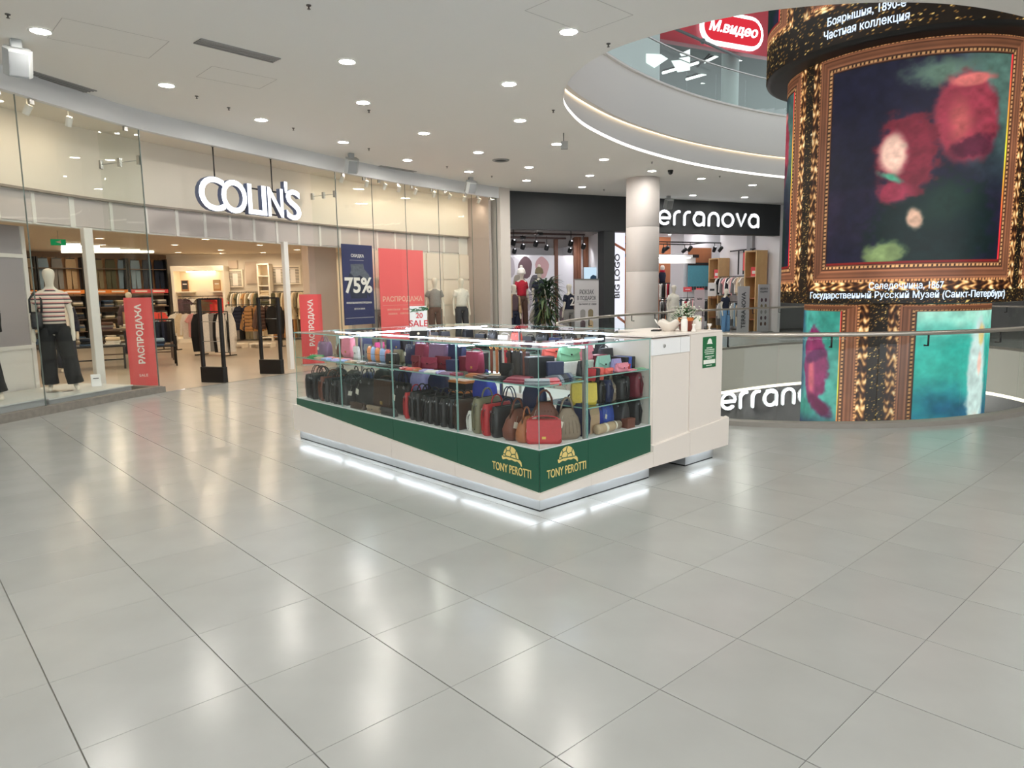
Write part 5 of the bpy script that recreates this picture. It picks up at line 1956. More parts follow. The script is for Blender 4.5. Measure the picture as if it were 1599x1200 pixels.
def skin_mesh(name, joints, bones, m, sub=1):
    """one continuous surface grown over a joint skeleton; joints: name -> (x, y, z, radius)"""
    names = list(joints)
    me = bpy.data.meshes.new(name)
    me.from_pydata([joints[k][:3] for k in names], [(names.index(a), names.index(b)) for a, b in bones], [])
    o = bpy.data.objects.new(name, me)
    COL.objects.link(o)
    o.modifiers.new('skin', 'SKIN').use_smooth_shade = True
    sv = me.skin_vertices[0].data
    for i, k in enumerate(names):
        r = joints[k][3]
        sv[i].radius = r if isinstance(r, tuple) else (r, r)
        sv[i].use_root = (i == 0)
    s = o.modifiers.new('sub', 'SUBSURF')
    s.levels = s.render_levels = sub
    dg = bpy.context.evaluated_depsgraph_get()
    dg.update()
    out = bpy.data.meshes.new_from_object(o.evaluated_get(dg))
    bpy.data.objects.remove(o)
    out.name = name
    out.materials.clear()
    out.materials.append(m)
    for p in out.polygons:
        p.use_smooth = True
    return out


def ell(cx, cy, z, rx, ry, n=14, tw=0.0, wob=0.0):
    return [(cx + rx * cos(2 * pi * k / n) * (1 + wob * sin(5 * 2 * pi * k / n + z * 9)), cy + ry * sin(2 * pi * k / n) * (1 + wob * sin(5 * 2 * pi * k / n + z * 9)), z) for k in range(n)]


def limb(a, b, ra, rb, n=12, mid=None):
    """tapered sleeve or trouser leg between two points"""
    a, b = Vector(a), Vector(b)
    t = (b - a).normalized()
    u = Vector((0, 1, 0)) if abs(t.y) < .8 else Vector((1, 0, 0))
    s = t.cross(u).normalized()
    w = s.cross(t)
    out = []
    for f in (0, .33, .66, 1):
        r = ra + (rb - ra) * f
        c = a.lerp(b, f)
        out.append([c + (s * cos(2 * pi * k / n) + w * sin(2 * pi * k / n)) * r * (1 + .05 * sin(3 * 2 * pi * k / n + 8 * f)) for k in range(n)])
    return out


_bodies = {}


def body_mesh(pose):
    if pose in _bodies:
        return _bodies[pose]
    st = 0.0 if pose == 'calm' else 0.05
    J = {'pelvis': (0, 0, .95, (.135, .10)), 'waist': (0, 0, 1.10, (.115, .085)), 'chest': (0, -.005, 1.30, (.145, .10)), 'collar': (0, .01, 1.44, (.075, .065)), 'neck': (0, .005, 1.52, .05), 'jaw': (0, -.015, 1.60, (.06, .07)),
         'head': (0, -.005, 1.70, (.095, .115)), 'crown': (0, 0, 1.79, (.065, .075)),
         'shL': (-.17, .01, 1.41, .055), 'elL': (-.235, .03, 1.14, .040), 'wrL': (-.25, -.03, .90, .028), 'haL': (-.25, -.05, .80, (.022, .035)), 'fiL': (-.245, -.06, .73, (.010, .026)),
         'shR': (.17, .01, 1.41, .055), 'elR': (.225, .04, 1.14, .040), 'wrR': (.235, -.02, .90, .028), 'haR': (.235, -.04, .80, (.022, .035)), 'fiR': (.23, -.05, .73, (.010, .026)),
         'hipL': (-.09, 0, .88, .088), 'knL': (-.10, -.01, .50, .056), 'anL': (-.105, .02, .09, .036), 'toL': (-.115, -.13, .03, .026),
         'hipR': (.09, 0, .88, .088), 'knR': (.105 + st, -.04 - st, .50, .056), 'anR': (.125 + st * 1.6, -.02 - st, .09, .036), 'toR': (.155 + st * 1.6, -.17 - st, .03, .026)}
    B = [('pelvis', 'waist'), ('waist', 'chest'), ('chest', 'collar'), ('collar', 'neck'), ('neck', 'jaw'), ('jaw', 'head'), ('head', 'crown'), ('collar', 'shL'), ('shL', 'elL'), ('elL', 'wrL'), ('wrL', 'haL'), ('haL', 'fiL'),
         ('collar', 'shR'), ('shR', 'elR'), ('elR', 'wrR'), ('wrR', 'haR'), ('haR', 'fiR'), ('pelvis', 'hipL'), ('hipL', 'knL'), ('knL', 'anL'), ('anL', 'toL'), ('pelvis', 'hipR'), ('hipR', 'knR'), ('knR', 'anR'), ('anR', 'toR')]
    _bodies[pose] = (skin_mesh('mannequin_body', J, B, M_MANQ, 2), J)
    return _bodies[pose]


def mannequin(label, x, y, z, rot, top, bottom, coat=None, pose='calm', wide=1.0, sleeve=.5, group='store mannequins', topmat=None, scale=1.04, height=None):
    me, J = body_mesh(pose)
    t = thing('mannequin', label, 'mannequin', (x, y, z), rot, group)
    t.scale = (scale, scale, scale)
    new('body', me, t)
    g = G().lathe([(.17, .0), (.17, .008), (.03, .012)], n=20)
    part('base_plate', g, M_STEEL, t)
    if bottom:
        g = G()
        for s in 'LR':
            hp, kn, an = J['hip' + s], J['kn' + s], J['an' + s]
            w2 = .085 + .04 * (wide - 1) * 2
            rr = limb((hp[0], hp[1], .93), (kn[0], kn[1], kn[2]), .108, .085 * wide)
            r2 = limb((kn[0], kn[1], kn[2]), (an[0], an[1], .12), .085 * wide, .088 * wide)
            g.loft(rr + r2[1:])
        g.loft([ell(0, 0, z_, a, b) for z_, a, b in ((.84, .165, .115), (.92, .175, .125), (1.0, .155, .11), (1.07, .14, .10))])
        part('trousers', g, cm(bottom), t)
    if top:
        g = G()
        g.loft([ell(0, 0, z_, a, b, wob=.02) for z_, a, b in ((.99, .165, .115), (1.06, .155, .108), (1.2, .158, .115), (1.34, .178, .122), (1.42, .165, .10), (1.465, .085, .075), (1.485, .068, .066))])
        for s, sg in (('L', -1), ('R', 1)):
            a, b = Vector(J['sh' + s][:3]), Vector(J['el' + s][:3])
            e = a.lerp(b, sleeve if sleeve < 1 else 1)
            g.loft(limb(a + Vector((-sg * .04, 0, .01)), e, .078, .068))
            if sleeve > 1:
                g.loft(limb(b, Vector(J['wr' + s][:3]), .066, .045))
        part('shirt', g, topmat or cm(top), t)
    if coat:
        g = G()
        n = 16
        rings = []
        for z_, a, b in ((.78, .215, .16), (.95, .205, .15), (1.2, .19, .14), (1.36, .195, .14), (1.44, .16, .11), (1.49, .09, .085)):
            rings.append([(a * sin(q), .01 + b * cos(q), z_) for q in [-2.45 + 4.9 * k / (n - 1) for k in range(n)]])
        g.loft(rings, closed=False, cap=False)
        g.loft([[(p[0] * .96, p[1] * .96, p[2]) for p in r] for r in rings], closed=False, cap=False)
        for s, sg in (('L', -1), ('R', 1)):
            a, b, c = Vector(J['sh' + s][:3]), Vector(J['el' + s][:3]), Vector(J['wr' + s][:3])
            g.loft(limb(a + Vector((-sg * .03, 0, .01)), b, .088, .07))
            g.loft(limb(b, c, .07, .058))
        part('coat', g, cm(coat), t)
    return t


# --- garments hung from a rail at z = 0
GO = {
    'tee': [(-.07, -.03), (-.20, -.075), (-.33, -.24), (-.25, -.30), (-.22, -.25), (-.225, -.68), (.225, -.68), (.22, -.25), (.25, -.30), (.33, -.24), (.20, -.075), (.07, -.03), (.04, -.06), (-.04, -.06)],
    'shirt': [(-.07, -.03), (-.20, -.07), (-.27, -.25), (-.30, -.62), (-.24, -.63), (-.205, -.30), (-.215, -.74), (.215, -.74), (.205, -.30), (.24, -.63), (.30, -.62), (.27, -.25), (.20, -.07), (.07, -.03), (.04, -.055), (-.04, -.055)],
    'coat': [(-.07, -.03), (-.21, -.07), (-.29, -.30), (-.31, -.66), (-.24, -.67), (-.22, -.34), (-.27, -1.10), (.27, -1.10), (.22, -.34), (.24, -.67), (.31, -.66), (.29, -.30), (.21, -.07), (.07, -.03), (0, -.10)],
    'trousers': [(-.16, -.10), (.16, -.10), (.19, -.30), (.17, -1.05), (.02, -1.05), (.0, -.42), (-.02, -1.05), (-.17, -1.05), (-.19, -.30)],
    'jeans': [(-.17, -.04), (.17, -.04), (.20, -.26), (.19, -1.06), (.03, -1.06), (.0, -.36), (-.03, -1.06), (-.19, -1.06), (-.20, -.26)],
    'skirt': [(-.14, -.08), (.14, -.08), (.20, -.62), (-.20, -.62)],
    'puffer': [(-.08, -.02), (-.22, -.06), (-.33, -.28), (-.42, -.62), (-.33, -.68), (-.25, -.36), (-.27, -.70), (.27, -.70), (.25, -.36), (.33, -.68), (.42, -.62), (.33, -.28), (.22, -.06), (.08, -.02), (.05, -.07), (-.05, -.07)]}
GNAME = {'tee': 'tee_shirt', 'shirt': 'hanging_shirt', 'coat': 'long_coat', 'trousers': 'hanging_trousers', 'jeans': 'hanging_jeans', 'skirt': 'skirt', 'puffer': 'puffer_jacket'}
GCAT = {'tee': 't-shirt', 'shirt': 'shirt', 'coat': 'coat', 'trousers': 'trousers', 'jeans': 'jeans', 'skirt': 'skirt', 'puffer': 'jacket'}
_gp, _gu = {}, set()


def garment(kind, color, x, y, z, rot, label, group, sc=(1, 1, 1)):
    if kind not in _gp:
        t = thing(GNAME[kind], 'p', GCAT[kind])
        P = GO[kind]
        th = {'puffer': .10, 'coat': .05}.get(kind, .035)
        cx, cy = 0, sum(p[1] for p in P) / len(P)
        g = G()
        r0 = [(p[0] * .985, -th / 2, p[1]) for p in P]
        r1 = [(p[0] * .985, th / 2, p[1]) for p in P]
        mid = [(p[0], 0, p[1]) for p in P]
        vs = r0 + mid + r1
        n = len(P)
        fs = []
        tri = tessellate_polygon([[Vector((p[0], p[1], 0)) for p in P]])
        for k in range(2):
            for i in range(n):
                j = (i + 1) % n
                fs.append((k * n + i, k * n + j, (k + 1) * n + j, (k + 1) * n + i))
        fs += [tuple(q) for q in tri] + [tuple(2 * n + i for i in reversed(q)) for q in tri]
        g.add(vs, fs)
        if kind == 'puffer':
            for s in (-1, 1):
                for k in range(6):
                    z_ = -.14 - .095 * k
                    w = .245 - .012 * (k == 0)
                    g.loft([[(s * q * w, -th / 2 + .004 - .03 * cos(a) * (1 if abs(a) < 2 else 0) * (1 - (q - .55) ** 2), z_ + .046 * sin(a)) for a in [-1.57, -.8, 0, .8, 1.57]] for q in (.08, .4, .75, 1.0)], closed=False, cap=False)
        part('cloth', g, cm('white'), t)
        g = G()
        g.tube([(-.17, 0, -.09), (0, 0, -.03), (.17, 0, -.09)], .006, 5)
        g.tube([(0, 0, -.03), (0, 0, .0)] + [(.02 - .02 * cos(a), 0, .02 * sin(a)) for a in (.6, 1.4, 2.2, 3.0)], .003, 5)
        part('hanger', g, M_DSTEEL, t)
        if kind in ('shirt', 'coat', 'puffer'):
            part('front_zip', G().box(-.006, .006, -th / 2 - (.028 if kind == 'puffer' else .003), -th / 2 + .002, P[6][1] + .02, -.09), M_DSTEEL, t)
        if kind in ('jeans', 'trousers'):
            g = G().box(-.165, .165, -th / 2 - .002, th / 2 + .002, P[0][1] - .035, P[0][1])
            part('waistband', g, M_DSTEEL, t)
        _gp[kind] = t
    o = _gp[kind] if kind not in _gu else dup(_gp[kind])
    _gu.add(kind)
    o.location = (x, y, z)
    o.rotation_euler = (0, 0, rot)
    o.scale = sc
    for ch in o.children:
        if ch.name.startswith('cloth'):
            ch.material_slots[0].link = 'OBJECT'
            ch.material_slots[0].material = cm(color)
    o['label'] = label
    o['group'] = group
    return o


def stack(label, x, y, z, rot, colors, group, w=.30, d=.36, cat='clothes stack'):
    t = thing('folded_clothes', label, cat, (x, y, z), rot, group)
    zz = 0
    for k, c in enumerate(colors):
        h = .045 + .012 * ((k * 7) % 3)
        q = .012 * ((k * 5) % 3 - 1)
        g = G().loft([rrect(w * e, d * e, 0, zz + f * h, .03) for e, f in ((.97, 0), (1, .3), (1, .7), (.95, 1))])
        part('folded_garment', g, cm(c), t, loc=(q, q, 0))
        zz += h
    return t


def rail(name, label, cat, a, b, z, group=None, legs=True, m=None, foot=0.22):
    """clothes rail between two plan points"""
    a, b = Vector((a[0], a[1], 0)), Vector((b[0], b[1], 0))
    L = (b - a).length
    t = thing(name, label, cat, tuple((a + b) / 2), atan2(b.y - a.y, b.x - a.x), group)
    m = m or M_DSTEEL
    part('bar', G().tube([(-L / 2, 0, z), (L / 2, 0, z)], .014, 8), m, t)
    if legs:
        for s in (-1, 1):
            part('upright', G().tube([(s * L / 2, 0, .02), (s * L / 2, 0, z)], .016, 8), m, t)
            part('foot', G().box(s * L / 2 - .02, s * L / 2 + .02, -foot, foot, 0, .03), m, t)
    return t


# ------------------------------------------------------------------ lit store sign
SG = thing('store_sign', "white lit COLIN'S letters hanging over the store entrance", 'store sign', (*SHOP.at(8.65, .05)[0], 3.1))
M_SIDE = mat('blue grey letter side', (0.40, 0.44, 0.55), rough=0.5)
a0_, _ = SHOP.at(7.42, .05)
a1_, _ = SHOP.at(9.93, .05)
sd = Vector((a1_.x - a0_.x, a1_.y - a0_.y, 0))
sl = sd.length
sd.normalize()
SGM = frame_on((a0_.x, a0_.y, 3.48), sd)
SG.matrix_world = SGM
SZ = 0.62
xs = {'C': (0.0, .575), 'O': (.49, 1.09), 'L': (1.11, 1.45), 'I': (1.46, 1.57), 'N': (1.61, 2.02), "'": (2.07, 2.15), 'S': (2.10, 2.51)}
for ch, (q0, q1) in xs.items():
    h = SZ * (1.0 if ch in 'COS' else .93) if ch != "'" else .23
    yc = 0 if ch != "'" else SZ / 2 + .02
    x0 = (q0 + q1) / 2
    me = text_mesh('letter', ch, M_SIDE, w=q1 - q0, h=h, depth=.10, bold=.012, res=5)
    lt = new('letter', me, SG, mw=Matrix.Translation((x0, yc, -.06)))
    mf = text_mesh('letter_face', ch, M_SIGNW, w=(q1 - q0) * .985, h=h * .985, depth=.006, bold=.012, res=5)
    new('letter_face', mf, lt, mw=Matrix.Translation((0, 0, .1005)))
part('support_rail', G().box(.3, 2.35, SZ / 2 - .10, SZ / 2 - .07, -.075, -.062), M_DSTEEL, SG)
part('support_rail', G().box(.3, 2.35, -SZ / 2 + .06, -SZ / 2 + .09, -.075, -.062), M_DSTEEL, SG)
for x in (.46, 1.85):
    part('hanging_rod', G().tube([(x, .2, -.068), (x, 4.40 - 3.48, -.068)], .012, 6), M_DSTEEL, SG)
    part('rod_cap', G().tube([(x, 4.385 - 3.48, -.068), (x, 4.34 - 3.48, -.068)], .03, 8), M_DSTEEL, SG)


# ------------------------------------------------------------------ sale posters and stands
def on_shop(s, d, z=0.0):
    c, t = SHOP.at(s, d)
    return Vector((c.x, c.y, z)), Vector((t.x, t.y, 0))


M_RED = mat('sale red', (0.98, 0.44, 0.45), rough=0.5)
M_REDD = mat('sale red stand', (0.90, 0.33, 0.34), rough=0.5)
M_INDIGO = mat('poster indigo', (0.21, 0.23, 0.40), rough=0.5)
M_PTXT = mat('poster white', (0.95, 0.93, 0.91), rough=0.6)
M_PTXP = mat('poster peach', (0.98, 0.78, 0.70), rough=0.6)


def board(label, s0, s1, d, z0, z1, m, cat='poster', name='sale_poster'):
    a, _ = on_shop(s0, d)
    b, _ = on_shop(s1, d)
    o = thing(name, label, cat)
    c = (a + b) / 2
    o.matrix_world = frame_on((c.x, c.y, z0), b - a)
    W_, H_ = (b - a).length, z1 - z0
    part('sheet', G().box(-W_ / 2, W_ / 2, 0, H_, -.012, 0), m, o)
    return o, W_, H_


def put_text(o, txt, m, x, y, w=None, h=None, bold=.02, rot=0.0, depth=.003):
    return new('lettering', text_mesh('lettering', txt, m, w=w, h=h, depth=depth, bold=bold), o, mw=Matrix.Translation((x, y, .001)) @ Matrix.Rotation(rot, 4, 'Z'))


o, W_, H_ = board('tall indigo poster reading 75% hung behind the right store window', 11.44, 12.44, .35, .90, 2.80, M_INDIGO)
put_text(o, 'СКИДКА', M_PTXT, 0, H_ * .86, w=W_ * .42, bold=.02)
put_text(o, '75%', M_PTXT, .0, H_ * .495, w=W_ * .90, h=H_ * .20, bold=.03)
put_text(o, 'ФИНАЛЬНАЯ РАСПРОДАЖА', M_PTXT, 0, H_ * .275, w=W_ * .84, bold=.02)
put_text(o, 'ЛЕТО И ЗИМА', M_PTXT, 0, H_ * .20, w=W_ * .36, bold=.01)
part('rule_line', G().box(-W_ * .26, W_ * .2, H_ * .805, H_ * .808, 0, .002), M_PTXT, o)
part('rule_line', G().box(-W_ * .46, W_ * .46, H_ * .085, H_ * .089, 0, .002), M_PTXT, o)
# printed knitwear figure: collar, shoulders and sleeves as flat print
M_KNIT, M_KNITD = mat('printed grey knit', (0.40, 0.42, 0.47), rough=.7, noise=.3, nscale=18), mat('printed dark knit', (0.20, 0.22, 0.30), rough=.7, noise=.3, nscale=14)
g = G().poly([(W_ * a, H_ * b) for a, b in ((-.40, .42), (-.36, .58), (-.24, .66), (.22, .66), (.36, .60), (.42, .42), (.34, .34), (.28, .40), (.26, .33), (-.26, .33), (-.30, .42))], .0008)
part('printed_sweater', g, M_KNITD, o)
g = G().poly([(W_ * a, H_ * b) for a, b in ((-.26, .645), (-.22, .69), (-.24, .755), (.18, .765), (.20, .70), (.34, .64), (.42, .575), (.24, .575), (.05, .62), (-.14, .60))], .0012)
part('printed_collar', g, M_KNIT, o)
o, W_, H_ = board('large coral red sale poster hung behind the right store window', 12.66, 14.26, .35, .62, 2.755, M_RED)
put_text(o, 'РАСПРОДАЖА', M_PTXP, 0.0, H_ * .405, w=W_ * .90, h=H_ * .075, bold=.02)
part('rule_line', G().box(-W_ * .45, W_ * .45, H_ * .335, H_ * .338, 0, .002), M_PTXP, o)
for tx, x, w in (('ФИНАЛЬНАЯ', -.22, .28), ('СКИДКА', .08, .2), ('ЗИМА', .29, .14)):
    put_text(o, tx, M_PTXP, W_ * x, H_ * .285, w=W_ * w, h=H_ * .022)
for tx, x, w in (('СЕЗОНА', -.24, .2), ('ОДЕЖДА', .03, .22), ('ДЕТИ', .29, .14)):
    put_text(o, tx, M_PTXP, W_ * x, H_ * .235, w=W_ * w, h=H_ * .022)


def sale_stand(label, x, y, rot, H_=1.62, W_=.44):
    o = thing('sale_stand', label, 'sale stand')
    o.matrix_world = Matrix.Translation((x, y, 0)) @ Matrix.Rotation(rot, 4, 'Z') @ Matrix.Rotation(pi / 2, 4, 'X')
    part('panel', G().box(-W_ / 2, W_ / 2, .03, H_, -.015, 0), M_REDD, o)
    put_text(o, 'РАСПРОДАЖА', M_PTXT, .0, H_ * .60, w=H_ * .66, h=W_ * .30, bold=.03, rot=pi / 2)
    put_text(o, 'SALE', M_PTXT, .0, H_ * .14, w=W_ * .32, bold=.0)
    part('base_plate', G().box(-W_ / 2 - .02, W_ / 2 + .02, 0, .03, -.16, .12), M_STEEL, o)
    return o


p = onz(226, 604, .02)
sale_stand('red vertical sale stand left of the store entrance behind the glass', p.x, p.y, .50)
sale_stand('red vertical sale stand right of the entrance before the beige pier', -4.65, 16.35, .45, 1.64, .50)

# security gates
gate = None
for k, (u0, v0, u1, v1, w) in enumerate([(323, 597, 348, 598, 'left'), (412, 584, 438, 584, 'right')]):
    a, b = onz(u0, v0), onz(u1, v1)
    c = (a + b) / 2
    L = .46
    t = thing('security_gate', 'black frame security gate, the %s one in the store entrance' % w, 'security gate', tuple(c), -.28, 'anti theft gates')
    for s in (-1, 1):
        part('post', G().bevbox(s * L / 2 - .028, s * L / 2 + .028, -.035, .035, .30, 1.585, .006), M_BLACK, t)
    part('base', G().bevbox(-L / 2 - .03, L / 2 + .03, -.06, .06, 0, .30, .008), M_BLACK, t)
    part('top_bar', G().box(-L / 2, L / 2, -.02, .02, 1.56, 1.59), M_BLACK, t)
    part('cross_rod', G().tube([(-L / 2, 0, .78), (L / 2, 0, .78)], .006, 6), M_STEEL, t)
    part('cross_rod', G().tube([(-L / 2, 0, 1.15), (L / 2, 0, 1.15)], .006, 6), M_STEEL, t)

# ------------------------------------------------------------------ left window display
M_PLAT = mat('grey plinth paint', (0.66, 0.67, 0.68), rough=0.5)
for s0, s1, d0, d1, h, lab in ((2.6, 4.28, .15, 1.5, .22, 'grey display platform at the left picture edge'), (4.36, 5.90, .17, 1.45, .19, 'pale grey display platform under the striped mannequin')):
    g = G()
    SHOP.strip(g, s0, s1, 0.004, h - .02, d0=d0, thick=d1 - d0)
    o = solid('display_platform', g, M_PLAT, lab, 'platform')
    g = G()
    SHOP.strip(g, s0 - .02, s1 + .02, h - .02, h, d0=d0 - .02, thick=d1 - d0 + .04)
    part('top_board', g, mat('pale plinth top', (0.80, 0.81, 0.80), rough=0.45), o)
p, t_ = on_shop(5.05, 1.55)
scr = thing('display_screen', 'white framed screen panel behind the striped mannequin', 'screen', (p.x, p.y, 0), atan2(t_.y, t_.x) )
for x in (-.52, .40):
    part('frame_post', G().box(x - .035, x + .035, -.03, .03, 0, 2.77), M_WHITE, scr)
for z in (2.30, .86):
    part('frame_rail', G().box(-.485, .365, -.03, .03, z - .03, z + .03), M_WHITE, scr)
M_GAUZE = mat('lavender gauze panel', (0.66, 0.64, 0.65), rough=0.8)
part('panel', G().box(-.485, .365, -.01, .01, .89, 2.27), M_GAUZE, scr)
part('panel', G().box(-.485, .365, -.01, .01, 2.33, 2.77), M_GAUZE, scr)
part('panel', G().box(-.485, .365, -.01, .01, .004, .83), M_WHITE, scr, 'solid white lower panel')
g = G()
SHOP.strip(g, 2.3, 4.42, 0, 2.9, d0=1.62, thick=.2)
struct('wall_window', g, mat('display wall', (0.80, 0.78, 0.74), rough=0.7), 'pale wall behind the left window platform')

STR = bpy.data.materials.new('striped knit')
STR.use_nodes = True
nt = STR.node_tree
b_ = nt.nodes['Principled BSDF']
b_.inputs['Roughness'].default_value = .85
tc = nt.nodes.new('ShaderNodeTexCoord')
sx = nt.nodes.new('ShaderNodeSeparateXYZ')
m1 = nt.nodes.new('ShaderNodeMath')
m1.operation = 'MULTIPLY'
m1.inputs[1].default_value = 1 / .062
m2 = nt.nodes.new('ShaderNodeMath')
m2.operation = 'FRACT'
cr = nt.nodes.new('ShaderNodeValToRGB')
cr.color_ramp.interpolation = 'CONSTANT'
for i, (q, c) in enumerate(((0, (.90, .86, .80)), (.45, (.22, .20, .24)), (.72, (.86, .62, .60)))):
    e = cr.color_ramp.elements[i] if i < 2 else cr.color_ramp.elements.new(q)
    e.position = q
    e.color = (*lin(c), 1)
nt.links.new(tc.outputs['Object'], sx.inputs[0])
nt.links.new(sx.outputs[2], m1.inputs[0])
nt.links.new(m1.outputs[0], m2.inputs[0])
nt.links.new(m2.outputs[0], cr.inputs[0])
nt.links.new(cr.outputs[0], b_.inputs['Base Color'])

p, _ = on_shop(5.08, .72)
mq = mannequin('mannequin in a striped polo and wide black jeans in the left window', p.x, p.y, .19, .55, 'white', 'black', pose='stride', wide=1.2, topmat=STR, scale=1.06)
bg = tag(new('shoulder_bag', None, None, (p.x, p.y, .19), .55), 'black shoulder bag hanging on the striped mannequin', 'handbag')
g = G().loft([rrect(.15 * q, .08 * e, 0, z, .03) for q, e, z in ((.9, .8, .98), (1, 1, 1.02), (1, .9, 1.18), (.85, .5, 1.24))])
g.xf(Matrix.Translation((-.20, -.12, 0)))
part('body', g, leather('black'), bg)
g = G().tube([(-.27, -.12, 1.22), (-.27, -.10, 1.42), (-.20, -.05, 1.535), (-.15, .03, 1.54), (-.12, -.10, 1.42), (-.13, -.12, 1.22)], .016, 6)
part('strap', g, leather('black'), bg)
p, _ = on_shop(3.86, .75)
mannequin('mannequin in a black coat cut by the left picture edge', p.x, p.y, .22, .55, 'charcoal', 'black', coat='black', pose='stride', scale=1.06)
p = onz(66, 604, .15)
tk = thing('price_block', 'small white slanted price holder on the platform by the post', 'price holder', tuple(on_shop(5.70, .65, .19)[0]), .6)
g = G().loft([[(-.07, -.05, 0), (.07, -.05, 0), (.07, .05, 0), (-.07, .05, 0)], [(-.07, .02, .19), (.07, .02, .19), (.07, .05, .19), (-.07, .05, .19)]], smooth=False)
part('holder', g, M_KBRIGHT, tk)
part('print_line', G().box(-.04, .04, -.003, .003, 0, .012), M_BLACK, tk, mw=Matrix.Translation((0, -.012, .12)) @ Matrix.Rotation(-.35, 4, 'X'))

# right window mannequins
for s, d, rot, lab, top, bot in ((12.86, .62, .5, 'mannequin in a white shirt between the indigo and the red poster', 'white', 'grey'),
                                 (15.02, .70, .3, 'mannequin in a grey tee and brown trousers right of the red poster', 'grey', 'brown'),
                                 (16.02, .62, .5, 'mannequin in a white shirt and charcoal jeans at the far window end', 'white', 'charcoal'),
                                 (13.75, .80, .4, 'mannequin standing hidden behind the large red poster', 'cream', 'khaki')):
    p, t_ = on_shop(s, d)
    mannequin(lab, p.x, p.y, .22, rot, top, bot, scale=1.03, sleeve=.55)

# ------------------------------------------------------------------ inside the clothes store
# ceiling lamps
sl0 = thing('store_downlight', 'p', 'downlight', (0, 0, 3.18), 0, 'warm store downlights')
part('rim', G().lathe([(.085, -.001), (.10, -.02), (.11, -.018), (.112, 0)], n=14, cap=False), M_WHITE, sl0)
part('diffuser', G().lathe([(.086, -.006), (.03, -.007)], n=14), M_LAMPW, sl0)
spots = [(-7.4, 13.6), (-7.0, 15.6), (-6.2, 17.2), (-5.9, 19.4), (-8.6, 12.6), (-9.4, 14.6), (-8.6, 16.8), (-8.2, 19.2), (-7.6, 21.6), (-7.2, 24.0), (-9.9, 21.0), (-9.6, 23.6), (-10.6, 18.4), (-11.2, 16.0), (-11.8, 20.6), (-11.4, 24.4), (-13.2, 18.6),
         (-13.4, 22.2), (-10.6, 12.6), (-12.8, 14.4), (-5.4, 21.6), (-5.2, 24.2), (-15.2, 20.6), (-15.0, 16.6), (-9.4, 10.2), (-12, 9.6), (-3.9, 22.8), (-8.8, 25.3), (-10.2, 25.2), (-6.4, 25.4)]
for k, (x, y) in enumerate(spots):
    o = sl0 if k == 0 else dup(sl0, (x, y, 3.18))
    o.location = (x, y, 3.18)
for k, (u0, u1, v) in enumerate([(96, 125, 382.5), (96, 155, 385.5), (96, 187, 389.5), (96, 218, 391.5), (96, 240, 393.5)]):
    a, b = onz(u0, v, 3.12), onz(u1, v, 3.12)
    t = thing('light_tube', '%s white light tube under the store ceiling, counted from the front' % ORD[k], 'light tube', tuple((a + b) / 2), atan2(b.y - a.y, b.x - a.x), 'light tubes of the denim corner')
    L = (b - a).length
    part('tube', G().tube([(-L / 2, 0, 0), (L / 2, 0, 0)], .035, 6), M_TUBE, t)
    part('housing', G().box(-L / 2, L / 2, -.04, .04, .03, .06), M_WHITE, t)
# warm spots over the window displays
for k, (x, y) in enumerate(sorted(spots, key=lambda q: q[0] / q[1])):
    o = [q for q in bpy.data.objects if q.name.startswith('store_downlight') and (q.location.xy - Vector((x, y))).length < .01][0]
    o['label'] = '%s small warm downlight from the left in the store ceiling' % ORD[k]
hp = None
for k, s in enumerate([1.2, 2.6, 3.7, 4.6, 5.3, 11.5, 12.3, 12.9, 13.4, 14.0, 14.7, 15.3, 15.9, 16.5]):
    p, t_ = on_shop(s, .30)
    if hp is None:
        hp = thing('window_spot', 'p', 'spotlight', (p.x, p.y, 4.40), 0, 'spotlights over the store windows')
        part('stem', G().tube([(0, 0, 0), (0, 0, -.10)], .012, 6), M_WHITE, hp)
        g = G().lathe([(.045, -.07), (.05, .06), (.04, .075)], n=10, cap=False)
        hd = part('head', g, M_WHITE, hp, mw=Matrix.Translation((0, 0, -.15)) @ Matrix.Rotation(.5, 4, 'X'))
        part('lens', G().lathe([(.044, -.066), (.02, -.068)], n=10), glow('window spot lens', (1.0, .92, .80), 190.0), hd)
        o = hp
    else:
        o = dup(hp, (p.x, p.y, 4.40))
    o.rotation_euler = (0, 0, atan2(t_.y, t_.x) + (.3 if k % 2 else -.4))
    o['label'] = '%s white spotlight from the left over the %s store window' % (ORD[k if k < 5 else k - 5], 'left' if k < 5 else 'right')
t = thing('exit_sign', 'green exit sign hanging from the store ceiling behind the white post', 'exit sign', (-10.4, 16.4, 2.92), .6)
part('rod', G().tube([(0, 0, .07), (0, 0, .26)], .006, 5), M_STEEL, t)
part('panel', G().box(-.15, .15, -.01, .01, -.07, .07), glow('exit green', (0.12, 0.55, 0.32), .8), t)
part('arrow', G().add([(-.06, -.0115, .01), (.05, -.0115, .045), (.05, -.0115, -.03)], [(0, 1, 2)]), M_PTXT, t)

# denim wall: shelving, hung jeans, price strips, folded stacks
DW0, DW1 = Vector((-12.6, 26.0, 0)), Vector((-18.6, 19.5, 0))
ddir = (DW1 - DW0).normalized()
dn = Vector((-ddir.y, ddir.x, 0))
if dn.dot(Vector((1, -1, 0))) < 0:
    dn = -dn
dang = atan2(-ddir.y, -ddir.x)


def dpt(k, off, z=0.0):
    q = DW0 + ddir * k + dn * off
    return Vector((q.x, q.y, z))


